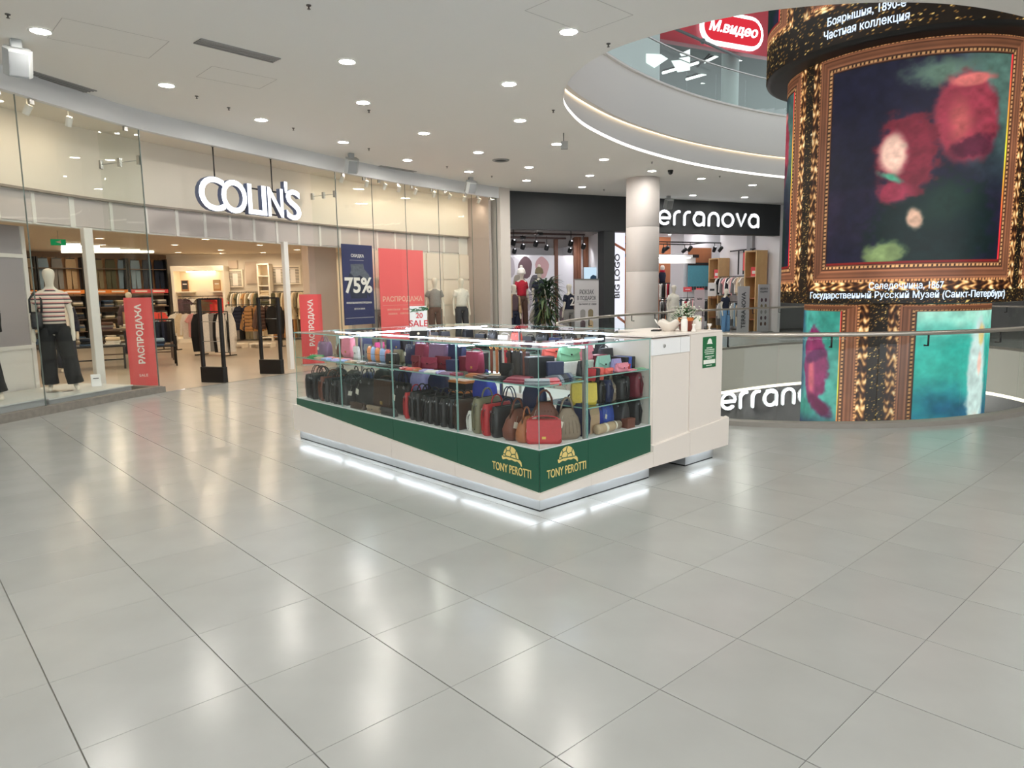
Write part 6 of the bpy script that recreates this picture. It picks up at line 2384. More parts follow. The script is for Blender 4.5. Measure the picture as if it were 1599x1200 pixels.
M_TIMB = mat('dark timber', (0.42, 0.35, 0.30), rough=0.7, noise=.15, nscale=5)
M_CRATE = mat('ply board', (0.66, 0.49, 0.34), rough=0.7, noise=.12, nscale=4)
for n_u in range(4):
    k0 = .15 + 1.35 * n_u
    c = dpt(k0 + .66, .22)
    t = thing('denim_shelf', '%s dark shelf unit of the denim wall from its right end' % ORD[n_u], 'shelf unit', tuple(c), dang, 'shelf units of the denim wall')
    for x in (-.66, .62):
        part('upright', G().box(x, x + .04, -.20, .20, 0, 3.0), M_DSTEEL, t)
    for z in (.12, .52, .92, 1.32, 1.72, 2.62):
        part('shelf', G().box(-.62, .62, -.20, .20, z, z + .03), M_TIMB, t)
    part('back_board', G().box(-.62, .62, .17, .20, 1.75, 3.0), M_CRATE, t)
    for q in range(3):
        part('board_joint', G().box(-.62 + .4 * q + .2, -.62 + .4 * q + .215, .165, .172, 1.75, 3.0), M_TIMB, t)
    col = M_REDD if n_u in (0,) else mat('price strip orange', (0.90, 0.52, 0.20), rough=.5)
    ps = part('price_strip', G().box(-.62, .62, -.225, -.205, 1.80, 1.93), col, t)
    for x in (-.3, .3):
        part('print_line', G().box(x - .2, x + .2, -.228, -.224, 1.84, 1.89), M_PTXT, ps)
for k in range(13):
    q = dpt(.35 + .40 * k, .16)
    c = ['dark denim', 'dark denim', 'light denim', 'light denim', 'olive', 'khaki', 'charcoal', 'beige', 'grey', 'light denim', 'cream', 'denim', 'light denim'][k]
    garment('jeans', c, q.x, q.y, 3.02, dang, '%s %s jeans hanging high on the timber wall, counted from its right end' % (ORD[k], c) if c != 'x' else '', 'jeans hung on the denim wall', (.8, 1.6, 1.0))
nst = 0
for n_u in range(4):
    for zi, z in enumerate((.15, .55, .95, 1.35)):
        for j in range(3):
            q = dpt(.15 + 1.35 * n_u + .25 + .41 * j, .22)
            cs = random.Random(nst).choices(['dark denim', 'grey', 'charcoal', 'cream', 'black', 'khaki', 'white', 'denim'], k=4)
            nst += 1
            stack('folded stack %s of the %s row up in %s denim shelf from the right' % (['right', 'centre', 'left'][j], ORD[zi], ORD[n_u]), q.x, q.y, z, dang, cs, 'folded stacks on the denim shelves')

# white lit wardrobe on the back wall
bd = (Vector((-12.6, 26.0, 0)) - Vector((-4.2, 26.6, 0))).normalized()
bang = atan2(-bd.y, -bd.x)


def bpt(u, off, z=0.0):
    """point in front of the back wall on the sight line of pixel column u"""
    x = (u - 799.5) / FPX
    k = ((26.6 - off) + (-4.2 - 0) * (-bd.y / bd.x)) / (1 / 1)
    # intersect ray (x*y, y) with the line y = 26.6 - off + (X+4.2)*slope
    sl_ = bd.y / bd.x
    y = (26.6 - off + 4.2 * sl_) / (1 - x * sl_ * 1.0)
    return Vector((x * y, y, z))


M_WLIT = mat('white wardrobe', (0.95, 0.92, 0.86), rough=0.5)
a, b = bpt(281, .5), bpt(362, .5)
Wd = (b - a).length
t = thing('lit_wardrobe', 'white lit wardrobe with hanging tees on the back wall of the store', 'wardrobe', tuple((a + b) / 2), bang)
for x in (-Wd / 2, Wd / 2 - .09):
    part('side_panel', G().box(x, x + .09, -.28, .30, 0, 2.72), M_WLIT, t)
part('header', G().box(-Wd / 2, Wd / 2, -.30, .30, 2.56, 2.74), M_WLIT, t)
part('back_panel', G().box(-Wd / 2, Wd / 2, .27, .30, 0, 2.6), M_WLIT, t)
part('base', G().box(-Wd / 2, Wd / 2, -.28, .30, 0, .14), M_WLIT, t)
for x0, x1 in ((-Wd / 2 + .09, -.28), (.28, Wd / 2 - .09)):
    part('shelf', G().box(x0, x1, -.2, .27, 1.80, 1.84), M_WLIT, t)
part('light_bar', G().box(-.5, .5, .05, .10, 2.53, 2.56), glow('wardrobe lamp', (1.0, .88, .68), 26.0), t)
part('rail', G().tube([(-Wd / 2 + .05, 0, 1.66), (Wd / 2 - .05, 0, 1.66)], .014, 6), M_DSTEEL, t)
for x, m_, lab in ((-Wd / 2 + .36, 'charcoal', 'small dark framed sign on the left wardrobe shelf'), (Wd / 2 - .36, 'beige', 'small pale framed sign on the right wardrobe shelf')):
    q = t.matrix_world if False else Matrix.Translation((a + b) / 2) @ Matrix.Rotation(bang, 4, 'Z') @ Matrix.Translation((x, 0, 1.84))
    fs = thing('shelf_sign', lab, 'sign')
    fs.matrix_world = q
    part('frame', G().box(-.13, .13, -.015, .015, 0, .40), M_CRATE, fs)
    part('card', G().box(-.10, .10, -.02, -.014, .08, .38), cm(m_), fs)
    part('print_line', G().box(-.07, .07, -.0225, -.0195, .24, .28), M_PTXT, fs)
for k, (u, c, kd) in enumerate([(292, 'plum', 'tee'), (303, 'white', 'tee'), (322, 'khaki', 'tee'), (330, 'red', 'tee'), (347, 'coral', 'tee')]):
    q = bpt(u, .56)
    garment(kd, c, q.x, q.y, 1.62, bang, '%s tee hanging in the lit white wardrobe' % c, 'tees in the lit wardrobe', (1.15, 1, .95))
# wall frames and shelf tower right of it
for u0, u1, z0, z1, lab in ((364, 387, 1.97, 2.62, 'square striped picture in a white frame right of the lit wardrobe'), (432, 452, 2.05, 2.75, 'striped picture in a white frame left of the white post'), (453, 476, 2.05, 2.75, 'striped picture with a figure right of the white post')):
    a, b = bpt(u0, .06), bpt(u1, .06)
    L = (b - a).length
    t = thing('striped_picture', lab, 'picture', (*((a + b) / 2)[:2], z0), bang)
    part('frame', G().box(-L / 2, L / 2, -.03, .03, 0, z1 - z0), M_WLIT, t)
    for k in range(11):
        z = .05 + (z1 - z0 - .1) * k / 11
        part('stripe', G().box(-L / 2 + .05, L / 2 - .05, -.034, -.029, z, z + (z1 - z0 - .1) / 22), mat('print grey', (.42, .40, .38), rough=.7), t)
    part('pale_figure', G().box(-.09, .09, -.036, -.030, .06, z1 - z0 - .14), M_PTXT, t)
for u0, u1, z0, z1 in ((366, 380, 2.66, 2.95), (392, 411, 2.1, 2.9)):
    a, b = bpt(u0, .04), bpt(u1, .04)
    L = (b - a).length
    struct('trim_%d' % (30 + u0 % 7), G().box(-L / 2, L / 2, -.02, .02, z0, z1), mat('beige wall panel', (0.80, 0.74, 0.68), rough=.7), 'plain beige panel on the back wall', (*((a + b) / 2)[:2], 0), bang)
a, b = bpt(411, .4), bpt(430, .4)
L = (b - a).length
t = thing('shelf_tower', 'tall narrow white shelf tower on the back wall', 'shelf unit', tuple((a + b) / 2), bang)
for x in (-L / 2, L / 2 - .05):
    part('side_panel', G().box(x, x + .05, -.2, .28, 0, 2.8), M_WLIT, t)
part('back_panel', G().box(-L / 2, L / 2, .25, .28, 0, 2.8), M_WLIT, t)
for z in (.1, .5, .9, 1.25, 1.62, 1.98, 2.34, 2.76):
    part('shelf', G().box(-L / 2, L / 2, -.2, .25, z, z + .04), M_WLIT, t)
for z, c in ((1.29, 'olive'), (1.66, 'cream'), (.94, 'coral'), (.54, 'grey')):
    q = (a + b) / 2
    stack('folded %s stack in the white shelf tower' % c, q.x, q.y, z, bang, [c, c, c], 'folded stacks in the shelf tower')
# long rails on the back wall
for u0, u1, z, kinds, cols, lab, n_ in ((363, 410, 1.78, ('shirt', 'tee', 'shirt'), ('cream', 'khaki', 'white', 'beige', 'olive', 'white', 'cream', 'tan'), 'wall rail with pale shirts right of the lit wardrobe', 13),
                                        (431, 479, 1.78, ('coat', 'shirt'), ('olive', 'cream', 'khaki', 'cream', 'beige'), 'wall rail with coats behind the white post', 9),
                                        (431, 479, .98, ('trousers',), ('tan', 'khaki', 'brown'), 'lower wall rail with trousers behind the white post', 9),
                                        (363, 410, .95, ('skirt', 'trousers'), ('black', 'grey', 'khaki'), 'lower wall rail right of the lit wardrobe', 9)):
    a, b = bpt(u0, .35), bpt(u1, .35)
    rail('wall_rail', lab, 'clothes rail', a, b, z, None, legs=False)
    for k in range(n_):
        q = a.lerp(b, (k + .6) / n_)
        kd, c = kinds[k % len(kinds)], cols[k % len(cols)]
        face = bang if (k % 4 == 1 and n_ < 10) else bang + 1.15
        garment(kd, c, q.x, q.y, z - .0, face, '%s %s from the left on the %s' % (ORD[k], c + ' ' + GCAT[kd], lab.split(' with')[0] if 'with' in lab else lab), 'clothes on the wall rails', (.9, 1.3, .92 if z > 1 else .85))
# floor racks
def frack(label, a, b, z, items, group):
    a, b = Vector((*a, 0)), Vector((*b, 0))
    t = rail('clothes_rack', label, 'clothes rack', a, b, z)
    ang = atan2(b.y - a.y, b.x - a.x)
    n = len(items)
    for k, (kd, c, turn, s) in enumerate(items):
        q = a.lerp(b, (k + .5) / n)
        garment(kd, c, q.x, q.y, z - .01, ang + turn, '%s %s %s from the left on the %s' % (ORD[k], c, GCAT[kd], group), 'clothes on the ' + group, s)


frack('black rack with black and white coats in the middle of the store', (-8.75, 19.7), (-7.75, 19.2), 1.22, [('coat', 'black', 1.2, (1, 1.2, 1.0)), ('trousers', 'charcoal', .9, (1, 1.4, 1.0)), ('coat', 'white', 1.0, (1, 1.2, 1.0)), ('coat', 'grey', .2, (1.05, 1.3, 1.0)), ('coat', 'black', .1, (.9, 1.5, 1.02)), ('coat', 'white', .5, (.9, 1.2, 1.0))], 'black front rack')
frack('rack with pale tops beside the lit wardrobe', (-10.35, 21.6), (-9.35, 21.4), 1.18, [('tee', 'white', 0, (1.2, 1.2, 1.05)), ('shirt', 'cream', .3, (1, 1.2, 1)), ('shirt', 'white', .8, (1, 1.2, 1.1)), ('tee', 'pink', 1.0, (1, 1.2, 1.1)), ('shirt', 'grey', 1.1, (1, 1.2, 1))], 'pale middle rack')
frack('rack with beige tops left of the lit wardrobe', (-12.2, 22.6), (-10.9, 21.9), 1.22, [('tee', 'cream', -.1, (1.2, 1.3, 1.05)), ('tee', 'cream', .5, (1.1, 1.2, 1)), ('shirt', 'beige', .9, (1, 1.2, .9)), ('shirt', 'cream', 1.0, (1, 1.2, .9)), ('shirt', 'coral', 1.1, (1, 1, .8))], 'beige left rack')
frack('rack with two puffer jackets facing the entrance', (-9.15, 22.6), (-7.35, 22.4), 1.36, [('shirt', 'white', .9, (1, 1.2, 1)), ('puffer', 'navy', .0, (1.05, 1.1, 1.15)), ('puffer', 'tan', .05, (1.1, 1.2, 1.2)), ('puffer', 'brown', .9, (1, 1.2, 1.1)), ('coat', 'black', .9, (1, 1.2, .85))], 'puffer jacket rack')
for k, x in enumerate((-8.85, -7.95)):
    t = thing('low_bench', 'low white bench under the puffer jackets, the %s one' % ('left' if k == 0 else 'right'), 'bench', (x, 22.35, 0), -.1, 'low white benches')
    part('top', G().bevbox(-.36, .36, -.2, .2, .10, .14, .006), M_WLIT, t)
    for s in (-1, 1):
        part('leg', G().box(s * .33 - .02, s * .33 + .02, -.18, .18, 0, .10), M_WLIT, t)


# display tables on the left
def table(label, x, y, rot, L, D, h, m, goods):
    t = thing('display_table', label, 'table', (x, y, 0), rot)
    part('top', G().bevbox(-L / 2, L / 2, -D / 2, D / 2, h - .04, h, .006), m, t)
    for sx_ in (-1, 1):
        for sy_ in (-1, 1):
            part('leg', G().box(sx_ * (L / 2 - .04) - .02, sx_ * (L / 2 - .04) + .02, sy_ * (D / 2 - .04) - .02, sy_ * (D / 2 - .04) + .02, 0, h - .04), m, t)
    part('low_rail', G().box(-L / 2 + .04, L / 2 - .04, -.015, .015, .18, .21), m, t)
    M_ = Matrix.Translation((x, y, h)) @ Matrix.Rotation(rot, 4, 'Z')
    for px, py, cs, lab in goods:
        q = M_ @ Vector((px, py, 0))
        stack(lab, q.x, q.y, h, rot, cs, 'folded stacks on the tables')


table('low black table with folded shirts near the white post', -9.75, 16.1, .5, 1.5, .8, .55, M_DSTEEL, [(-.5, 0, ['charcoal', 'black'], 'dark folded stack at the left end of the low table'), (0.0, -.1, ['denim', 'black', 'dark denim'], 'denim folded stack in the middle of the low table'), (.5, -.1, ['white', 'white', 'cream'], 'white folded stack at the right end of the low table')])
table('taller dark table with jeans behind the red stand', -9.75, 18.1, .5, 1.8, .8, .85, M_TIMB, [(-.6, 0, ['plum', 'grey', 'brown'], 'plum folded stack at the left end of the tall table'), (-.1, 0, ['cream', 'white'], 'cream folded stack in the middle of the tall table'), (.45, -.05, ['denim', 'denim', 'light denim'], 'blue jeans stack at the right end of the tall table')])
jt = thing('jeans_trolley', 'black steel jeans rack with thin legs at the entrance', 'clothes rack', (-8.35, 16.75, 0), .5)
for sx_ in (-.45, .25):
    for sy_ in (-.3, .3):
        part('leg', G().tube([(sx_, sy_, 0), (sx_, sy_, 1.12)], .018, 6), M_BLACK, jt)
part('tray', G().box(-.47, .27, -.32, .32, .46, .49), M_BLACK, jt)
part('hang_bar', G().tube([(-.45, .3, 1.1), (.25, .3, 1.1)], .014, 6), M_BLACK, jt)
part('hang_bar', G().tube([(-.45, -.3, 1.1), (.25, -.3, 1.1)], .014, 6), M_BLACK, jt)
part('end_bar', G().tube([(.25, -.3, 1.1), (.25, .3, 1.1)], .014, 6), M_BLACK, jt)
JM = Matrix.Translation((-8.35, 16.75, 0)) @ Matrix.Rotation(.5, 4, 'Z')
for k in range(6):
    q = JM @ Vector((-.40 + .12 * k, .3, 1.1))
    garment('trousers', ['dark denim', 'denim', 'black', 'dark denim', 'navy', 'black'][k], q.x, q.y, 1.10, .5 + 1.2, '%s folded dark jeans from the left on the black jeans rack' % ORD[k], 'jeans on the black rack', (.8, 1.5, .52))
q = JM @ Vector((-.12, -.05, 0))
stack('blue jeans stack on the tray of the black rack', q.x, q.y, .49, .5, ['denim', 'dark denim', 'light denim'], 'folded stacks on the tables')
mannequin('mannequin in an open navy jacket behind the white post', -9.85, 15.45, .0, .6, 'white', 'dark denim', coat='navy', scale=1.0)
mannequin('mannequin in a dark knit behind the folded jeans table', -10.3, 19.0, .0, .5, 'charcoal', 'dark denim', coat='plum', scale=1.0)
t = thing('table_picture', 'small framed print standing on the tall dark table', 'picture', (-9.95, 18.35, .85), .5)
part('frame', G().box(-.17, .17, -.012, .012, 0, .42), M_CRATE, t)
part('print', G().box(-.14, .14, -.016, -.011, .03, .39), cm('beige'), t)
part('dark_patch', G().lathe([(.07, 0), (.05, .003)], n=10), cm('navy'), t, mw=Matrix.Translation((.03, -.017, .24)) @ Matrix.Rotation(pi / 2, 4, 'X'))
# ------------------------------------------------------------------ dark shop front
g = G()
fbox(g, 0.02, 10.95, 0.0, 0.35, 3.54, CEIL)
fb = struct('wall_facade', g, M_ANTH, 'anthracite fascia of the two shops on the right')
g = G()
fbox(g, 3.37, 3.78, 0.02, 0.4, 0, 3.54)
struct('trim_15', g, M_ANTH, 'anthracite pillar between the two shops')
g = G()
g.ext([fpt(10.93, 0, -.02), fpt(11.62, 0, 3.95), fpt(11.75, 0, 3.95), fpt(11.06, 0, -.02)], (0, 0, CEIL))
struct('wall_right', g, mat('cool white wall', (0.88, 0.87, 0.87), rough=.7), 'white side wall of the fashion shop')
g = G()
fbox(g, -0.3, 14.0, 9.0, 9.2, 0, CEIL)
fbox(g, -0.32, -0.1, 0.3, 9.0, 0, CEIL)
g.ext([fpt(3.60, 0, .4), fpt(6.86, 0, 9.0), fpt(7.0, 0, 9.0), fpt(3.74, 0, .4)], (0, 0, CEIL))
struct('wall_shop_back', g, mat('cool white wall', (0.88, 0.87, 0.87), rough=.7), 'white back walls of the shops on the right')
g = G()
fbox(g, 3.65, 13.5, 0.35, 9.0, 4.15, 4.25)
struct('ceiling_fashion', g, mat('shop ceiling white', (0.80, 0.79, 0.79), rough=.9))
g = G()
for k in range(36):
    s_ = -0.1 + .187 * k
    fbox(g, s_, s_ + .10, max(0.4, (s_ - 3.45) / .38), 9.0, 3.60, 3.70)
g.ext([fpt(-.1, 3.7, .35), fpt(3.6, 3.7, .35), fpt(6.86, 3.7, 9.0), fpt(-.1, 3.7, 9.0)], (0, 0, .1))
struct('ceiling_ribbed', g, mat('ribbed steel ceiling', (0.62, 0.59, 0.57), rough=.6, noise=.1), 'ribbed grey metal ceiling of the shop with the plant')
# walls beyond the void on the right
g = G()
fbox(g, 11.06, 30.0, 1.5, 1.8, 0, CEIL)
struct('wall_right_far', g, mat('far wall grey', (0.62, 0.62, 0.62), rough=.7))
# right end of hall: plain wall far to the right
g = G().box(17.6, 17.9, -7, 33, 0, CEIL)
struct('wall_hall_right', g, mat('far wall grey', (0.62, 0.62, 0.62), rough=.7))

# sign letters
M_LSIDE = mat('white letter side', (0.8, 0.82, 0.84), rough=.4)
ts = thing('store_sign', 'white lit terranova lettering on the anthracite fascia right of the round column', 'store sign')
ts.matrix_world = frame_on(fpt(5.02, 3.79, -.03), FD.to_3d())


def stroke(pts, w):
    g = G()
    g.ribbon([(x, y, .03) for x, y in pts], w, .05, (0, 0, 1))
    for x, y in (pts[0], pts[-1]):
        g.lathe([(w / 2, .005), (w / 2, .055)], (x, y, 0), 10)
    return g


def arcp(cx, cy, rx, ry, a0, a1, n=14):
    return [(cx + rx * cos(radians(a0 + (a1 - a0) * k / n)), cy + ry * sin(radians(a0 + (a1 - a0) * k / n))) for k in range(n + 1)]


X_, SW = .47, .088
adv = {'t': .36, 'e': .60, 'r': .42, 'a': .62, 'n': .60, 'o': .66, 'v': .54}


def glyph(c):
    h = X_
    if c == 'e':
        return [[(.06, h * .47), (.50, h * .47)] + arcp(.28, h * .5, .225, h * .44, 8, 310)]
    if c == 'r':
        return [[(.08, .03), (.08, h * .55)] + arcp(.26, h * .58, .18, h * .36, 180, 80)]
    if c == 'a':
        return [arcp(.27, h * .46, .21, h * .42, 60, 320) + [(.47, h * .26)], [(.16, h * .90)] + arcp(.29, h * .60, .19, h * .34, 90, 0) + [(.48, .03)]]
    if c == 'n':
        return [[(.08, .03), (.08, h * .55)] + arcp(.28, h * .56, .20, h * .38, 180, 0) + [(.48, .03)]]
    if c == 'o':
        return [arcp(.30, h * .48, .235, h * .44, 0, 360, 24)]
    if c == 'v':
        return [[(.05, h * .93), (.24, .05), (.43, h * .93)]]
    if c == 't':
        return [[(.14, h * 1.3), (.14, h * .3)] + arcp(.26, h * .26, .12, h * .2, 180, 280), [(.02, h * .9), (.30, h * .9)]]


def wordmark(t, word, sc_):
    x = 0
    for c in word:
        parts = glyph(c)
        g = G()
        gf = G()
        for p in parts:
            q = [(x + a, b) for a, b in p]
            s = stroke(q, SW)
            n0 = len(g.v)
            g.add(s.v, s.f)
            s2 = stroke(q, SW * .96)
            gf.add([(v[0], v[1], v[2] * .1 + .056) for v in s2.v], s2.f)
        g.xf(Matrix.Scale(sc_, 4))
        gf.xf(Matrix.Scale(sc_, 4))
        lt = part('letter', g, M_LSIDE, t)
        part('letter_face', gf, M_SIGNW, lt)
        x += adv[c]
    return x * sc_


wordmark(ts, 'terranova', 1.015)
# the same lettering on the storey below
ls = thing('store_sign', 'white lit lettering on the dark front of the storey below', 'store sign')
c0, t0_ = VOID.at(0, VS * 1.45)
best = min(range(400), key=lambda k: abs(Vector((*VOID.at(VOID.len * k / 400, VS * 1.42)[0], 0)).x / max(.1, VOID.at(VOID.len * k / 400, VS * 1.42)[0].y) - (1185 - 799.5) / FPX) + (0 if VOID.at(VOID.len * k / 400, 0)[0].y > 14 else 9))
c0, t0_ = VOID.at(VOID.len * best / 400, VS * 1.30)
rt = Vector((t0_.x, t0_.y, 0))
if rt.x < 0:
    rt = -rt
mid_ = Vector((c0.x, c0.y, -2.02))
ls.matrix_world = frame_on(mid_ - rt * 2.0, rt)
wordmark(ls, 'terranova', 1.12)

# round column
p = onz(1004, 279, CEIL)
col = thing('round_column', 'round white column in front of the lit shop sign', 'column', (p.x, p.y, 0))
for z0, z1 in ((0, .93), (.94, 2.13), (2.14, 3.33), (3.34, CEIL)):
    part('column_drum', G().lathe([(.45, z0), (.452, z0 + .005), (.452, z1 - .005), (.45, z1)], n=40, cap=False), mat('column paint', (0.83, 0.80, 0.785), rough=.5), col)
part('joint_core', G().lathe([(.445, 0), (.445, CEIL)], n=40, cap=False), mat('column joint', (0.62, 0.6, 0.58), rough=.6), col)

# downlights for the shops
M_COOL = glow('cool shop lamp', (0.98, 0.98, 1.0), 150.0)
for k, (s, d) in enumerate([(4.6, 1.2), (6.2, 1.4), (8.0, 1.2), (9.6, 1.4), (4.8, 3.6), (6.6, 3.8), (8.4, 3.6), (10.0, 3.8), (5.2, 6.4), (7.4, 6.6), (9.4, 6.4), (11.3, 6.9), (11.4, 4.5)]):
    q = fpt(s, 4.15, d)
    t = thing('shop_downlight', '%s cool white downlight of the fashion shop, counted front to back' % ORD[k], 'downlight', tuple(q), FANG, 'fashion shop downlights')
    part('diffuser', G().lathe([(.10, -.012), (.04, -.013)], n=12), M_COOL, t)
    part('rim', G().lathe([(.10, -.012), (.13, -.012), (.13, 0)], n=12, cap=False), M_WHITE, t)
for k, (s, d) in enumerate([(.6, 1.0), (1.6, 1.4), (2.7, 1.0), (.7, 3.0), (1.8, 2.8), (2.9, 3.1), (1.2, 5.0), (2.6, 5.2), (3.9, 2.2), (4.6, 4.4)]):
    q = fpt(s, 3.62, d)
    t = thing('pendant_spot', '%s small white spot under the ribbed metal ceiling' % ORD[k], 'spotlight', tuple(q), FANG, 'spots under the ribbed ceiling')
    part('stem', G().tube([(0, 0, 0), (0, 0, -.34)], .012, 6), M_BLACK, t)
    hd = part('head', G().lathe([(.08, -.10), (.085, .05), (.03, .08)], n=10, cap=False), M_BLACK, t, mw=Matrix.Translation((0, 0, -.40)) @ Matrix.Rotation(.6, 4, 'X'))
    part('lens', G().lathe([(.079, -.095), (.02, -.098)], n=10), M_COOL, hd)
for k, (d, z) in enumerate(((1.3, 3.52), (2.6, 3.5), (4.2, 3.46))):
    t = thing('ceiling_pipe', '%s brown pipe under the ribbed ceiling, counted from the front' % ORD[k], 'pipe', tuple(fpt(1.7, z, d)), FANG, 'pipes under the ribbed ceiling')
    part('pipe', G().tube([(-1.7, 0, 0), (1.7, 0, 0)], .035, 8), mat('brown pipe', (0.36, 0.28, 0.26), rough=.5), t)
    part('collar', G().tube([(-.1, 0, 0), (.1, 0, 0)], .05, 8), M_DSTEEL, t)

# track lights over the fashion shop
tr = thing('ceiling_track', 'black lighting track frame under the fashion shop ceiling', 'light track', tuple(fpt(7.6, 3.36, 1.5)), FANG)
part('track_rail', G().box(-2.2, 1.9, -.02, .02, -.02, .02), M_BLACK, tr)
part('track_rail', G().box(-2.2, 1.2, 1.0, 1.04, -.02, .02), M_BLACK, tr)
part('track_rail', G().box(1.18, 1.22, 0, 1.04, -.02, .02), M_BLACK, tr)
part('header_beam', G().box(-2.4, 2.2, 1.6, 1.7, -.46, -.34), M_BLACK, tr)
for k, x in enumerate([-1.9, -1.2, -.6, 0.0, .45, 1.0, 1.6, 1.9]):
    q = fpt(7.6 + x, 3.34, 1.5 + (1.0 if k % 2 and x < 1.2 else 0))
    t = thing('track_spot', '%s black track spot from the left over the fashion shop' % ORD[k], 'spotlight', tuple(q), FANG + .3 * (k % 3 - 1), 'track spots of the fashion shop')
    part('stem', G().tube([(0, 0, 0), (0, 0, -.12)], .014, 6), M_BLACK, t)
    hd = part('head', G().lathe([(.065, -.12), (.07, .08), (.05, .10)], n=10), M_BLACK, t, mw=Matrix.Translation((0, 0, -.20)) @ Matrix.Rotation(.7 + .15 * (k % 3), 4, 'X'))
    part('lens', G().lathe([(.058, -.121), (.02, -.123)], n=10), M_COOL, hd)
t = thing('linear_lamp', 'broad white linear lamp right of the column in the fashion shop', 'lamp', tuple(fpt(8.1, 2.90, 3.2)), FANG)
part('diffuser', G().box(-1.3, 1.3, -.09, .09, -.03, 0), glow('linear lamp face', (1, 1, 1), 5.0), t)
part('housing', G().box(-1.35, 1.35, -.14, .14, 0, .10), M_WHITE, t)
part('shade_board', G().box(-1.35, 1.75, .16, .2, -.22, .10), M_WHITE, t)

# oak cabinets along the right wall
M_OAK = mat('oak veneer', (0.78, 0.63, 0.43), rough=.5, noise=.08, nscale=3)
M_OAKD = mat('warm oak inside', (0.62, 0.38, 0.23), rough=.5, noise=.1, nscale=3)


def oak(label, d0, h, s0=10.38, s1=10.92, dd=.62):
    t = thing('oak_cabinet', label, 'cabinet', tuple(fpt(s0, 0, d0)), FANG, None)
    L = s1 - s0
    for y in (0, dd - .05):
        for k in range(3):
            part('plank', G().box(L * k / 3 + .002, L * (k + 1) / 3 - .002, y, y + .05, 0, h), M_OAK, t)
    part('top', G().box(0, L, 0.05, dd - .05, h - .05, h), M_OAK, t)
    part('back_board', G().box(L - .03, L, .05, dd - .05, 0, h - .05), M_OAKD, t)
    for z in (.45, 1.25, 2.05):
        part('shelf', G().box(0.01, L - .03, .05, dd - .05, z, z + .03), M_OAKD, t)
    return t


oak('tall oak cabinet at the right end of the fashion shop', .55, 3.05)
oak('second oak cabinet deeper in the fashion shop', 3.15, 2.9, 10.87, 11.44)
for d, z, lab in ((.85, 2.081, 'small red price card in the front oak cabinet'), (3.45, 2.081, 'small red price card in the deeper oak cabinet')):
    t = thing('price_card', lab, 'price card', tuple(fpt(10.56 if d < 2 else 11.04, z, d)), FANG - .7)
    part('card', G().box(-.11, .11, -.006, .006, 0, .36), M_REDD, t)
    part('white_field', G().box(-.07, .07, -.009, -.005, .10, .22), M_PTXT, t)
    part('foot', G().box(-.11, .11, -.06, .06, -.0, .012), M_WHITE, t)
# rails with clothes along the right wall, seen at an angle
def frail(lab, s0, d0, s1, d1, z, n, kinds, cols, grp, sc=(1, 1.3, 1), turn=0.0, legs=False):
    a, b = fpt(s0, 0, d0), fpt(s1, 0, d1)
    rail('wall_rail' if not legs else 'clothes_rack', lab, 'clothes rail' if not legs else 'clothes rack', a, b, z, None, legs=legs, m=M_BLACK)
    for k in range(n):
        q = a.lerp(b, (k + .5) / n)
        kd, c = kinds[k % len(kinds)], cols[k % len(cols)]
        garment(kd, c, q.x, q.y, z - .005, FANG + turn + .12 * ((k * 7) % 3 - 1), '%s %s %s counted from the left on the %s' % (ORD[k], c, GCAT[kd], grp), 'clothes on the ' + grp, sc)


frail('upper black rail with pale shirts between the oak cabinets', 10.78, 3.0, 10.6, 1.3, 2.12, 14, ('shirt', 'tee', 'shirt'), ('white', 'black', 'white', 'grey', 'pink', 'white', 'charcoal', 'white', 'pink', 'grey', 'white', 'beige', 'cream', 'white'), 'upper wall rail')
frail('lower black rail with trousers between the oak cabinets', 10.78, 3.0, 10.6, 1.3, 1.12, 12, ('trousers', 'shirt', 'jeans'), ('grey', 'white', 'light denim', 'cream', 'charcoal', 'white'), 'lower wall rail', (.9, 1.3, .9))
frail('black rack with pale tops before the column in the fashion shop', 6.25, .9, 8.4, .9, 1.25, 16, ('shirt', 'tee', 'jeans', 'shirt'), ('grey', 'black', 'white', 'white', 'beige', 'white', 'light denim', 'white', 'red', 'white', 'grey', 'white', 'navy', 'blue'), 'black centre rack', (1, 1.2, 1.05), .9, True)
frail('black rack with dark tops deeper in the fashion shop', 8.2, 3.4, 10.3, 3.4, 1.30, 14, ('shirt', 'tee'), ('white', 'charcoal', 'white', 'pink', 'black', 'white', 'navy'), 'deep centre rack', (1, 1.2, 1.0), .9, True)
frail('wall rail with white and dark shirts at the back of the fashion shop', 10.2, 6.6, 11.3, 6.6, 1.95, 9, ('shirt',), ('white', 'red', 'white', 'white', 'black'), 'back wall rail', (1, 1.2, 1), .8)
# slanting grey panel frame, teal knit display, red cards, white posters
g = G()
fbox(g, 9.2, 12.4, 7.6, 7.7, 0, 4.1)
struct('trim_16', g, mat('warm orange wall', (0.72, 0.44, 0.28), rough=.6), 'warm orange lit wall deep in the fashion shop')
g = G()
fbox(g, 10.55, 10.85, 5.0, 5.9, 0, 4.1)
struct('trim_17', g, mat('cool white wall', (0.88, 0.87, 0.87), rough=.7), 'white inner pier of the fashion shop')
q = fpt(11.22, 2.36, 4.75)
t = thing('knit_banner', 'teal knitted fabric banner with brown fringe on the inner wall', 'banner', tuple(q), FANG)
part('cloth', G().box(-.62, .62, -.02, .02, -.60, .30), cm('teal'), t)
part('top_strip', G().box(-.62, .62, -.025, .025, .30, .42), M_DSTEEL, t)
part('wood_top', G().box(-.62, .62, -.02, .02, .42, 1.05), M_OAKD, t)
for k in range(8):
    part('fringe', G().box(-.60 + .155 * k, -.49 + .155 * k, -.018, .018, -.75, -.60), cm('charcoal'), t)
g = G()
fbox(g, 10.85, 13.2, 5.0, 5.2, 0, 4.1)
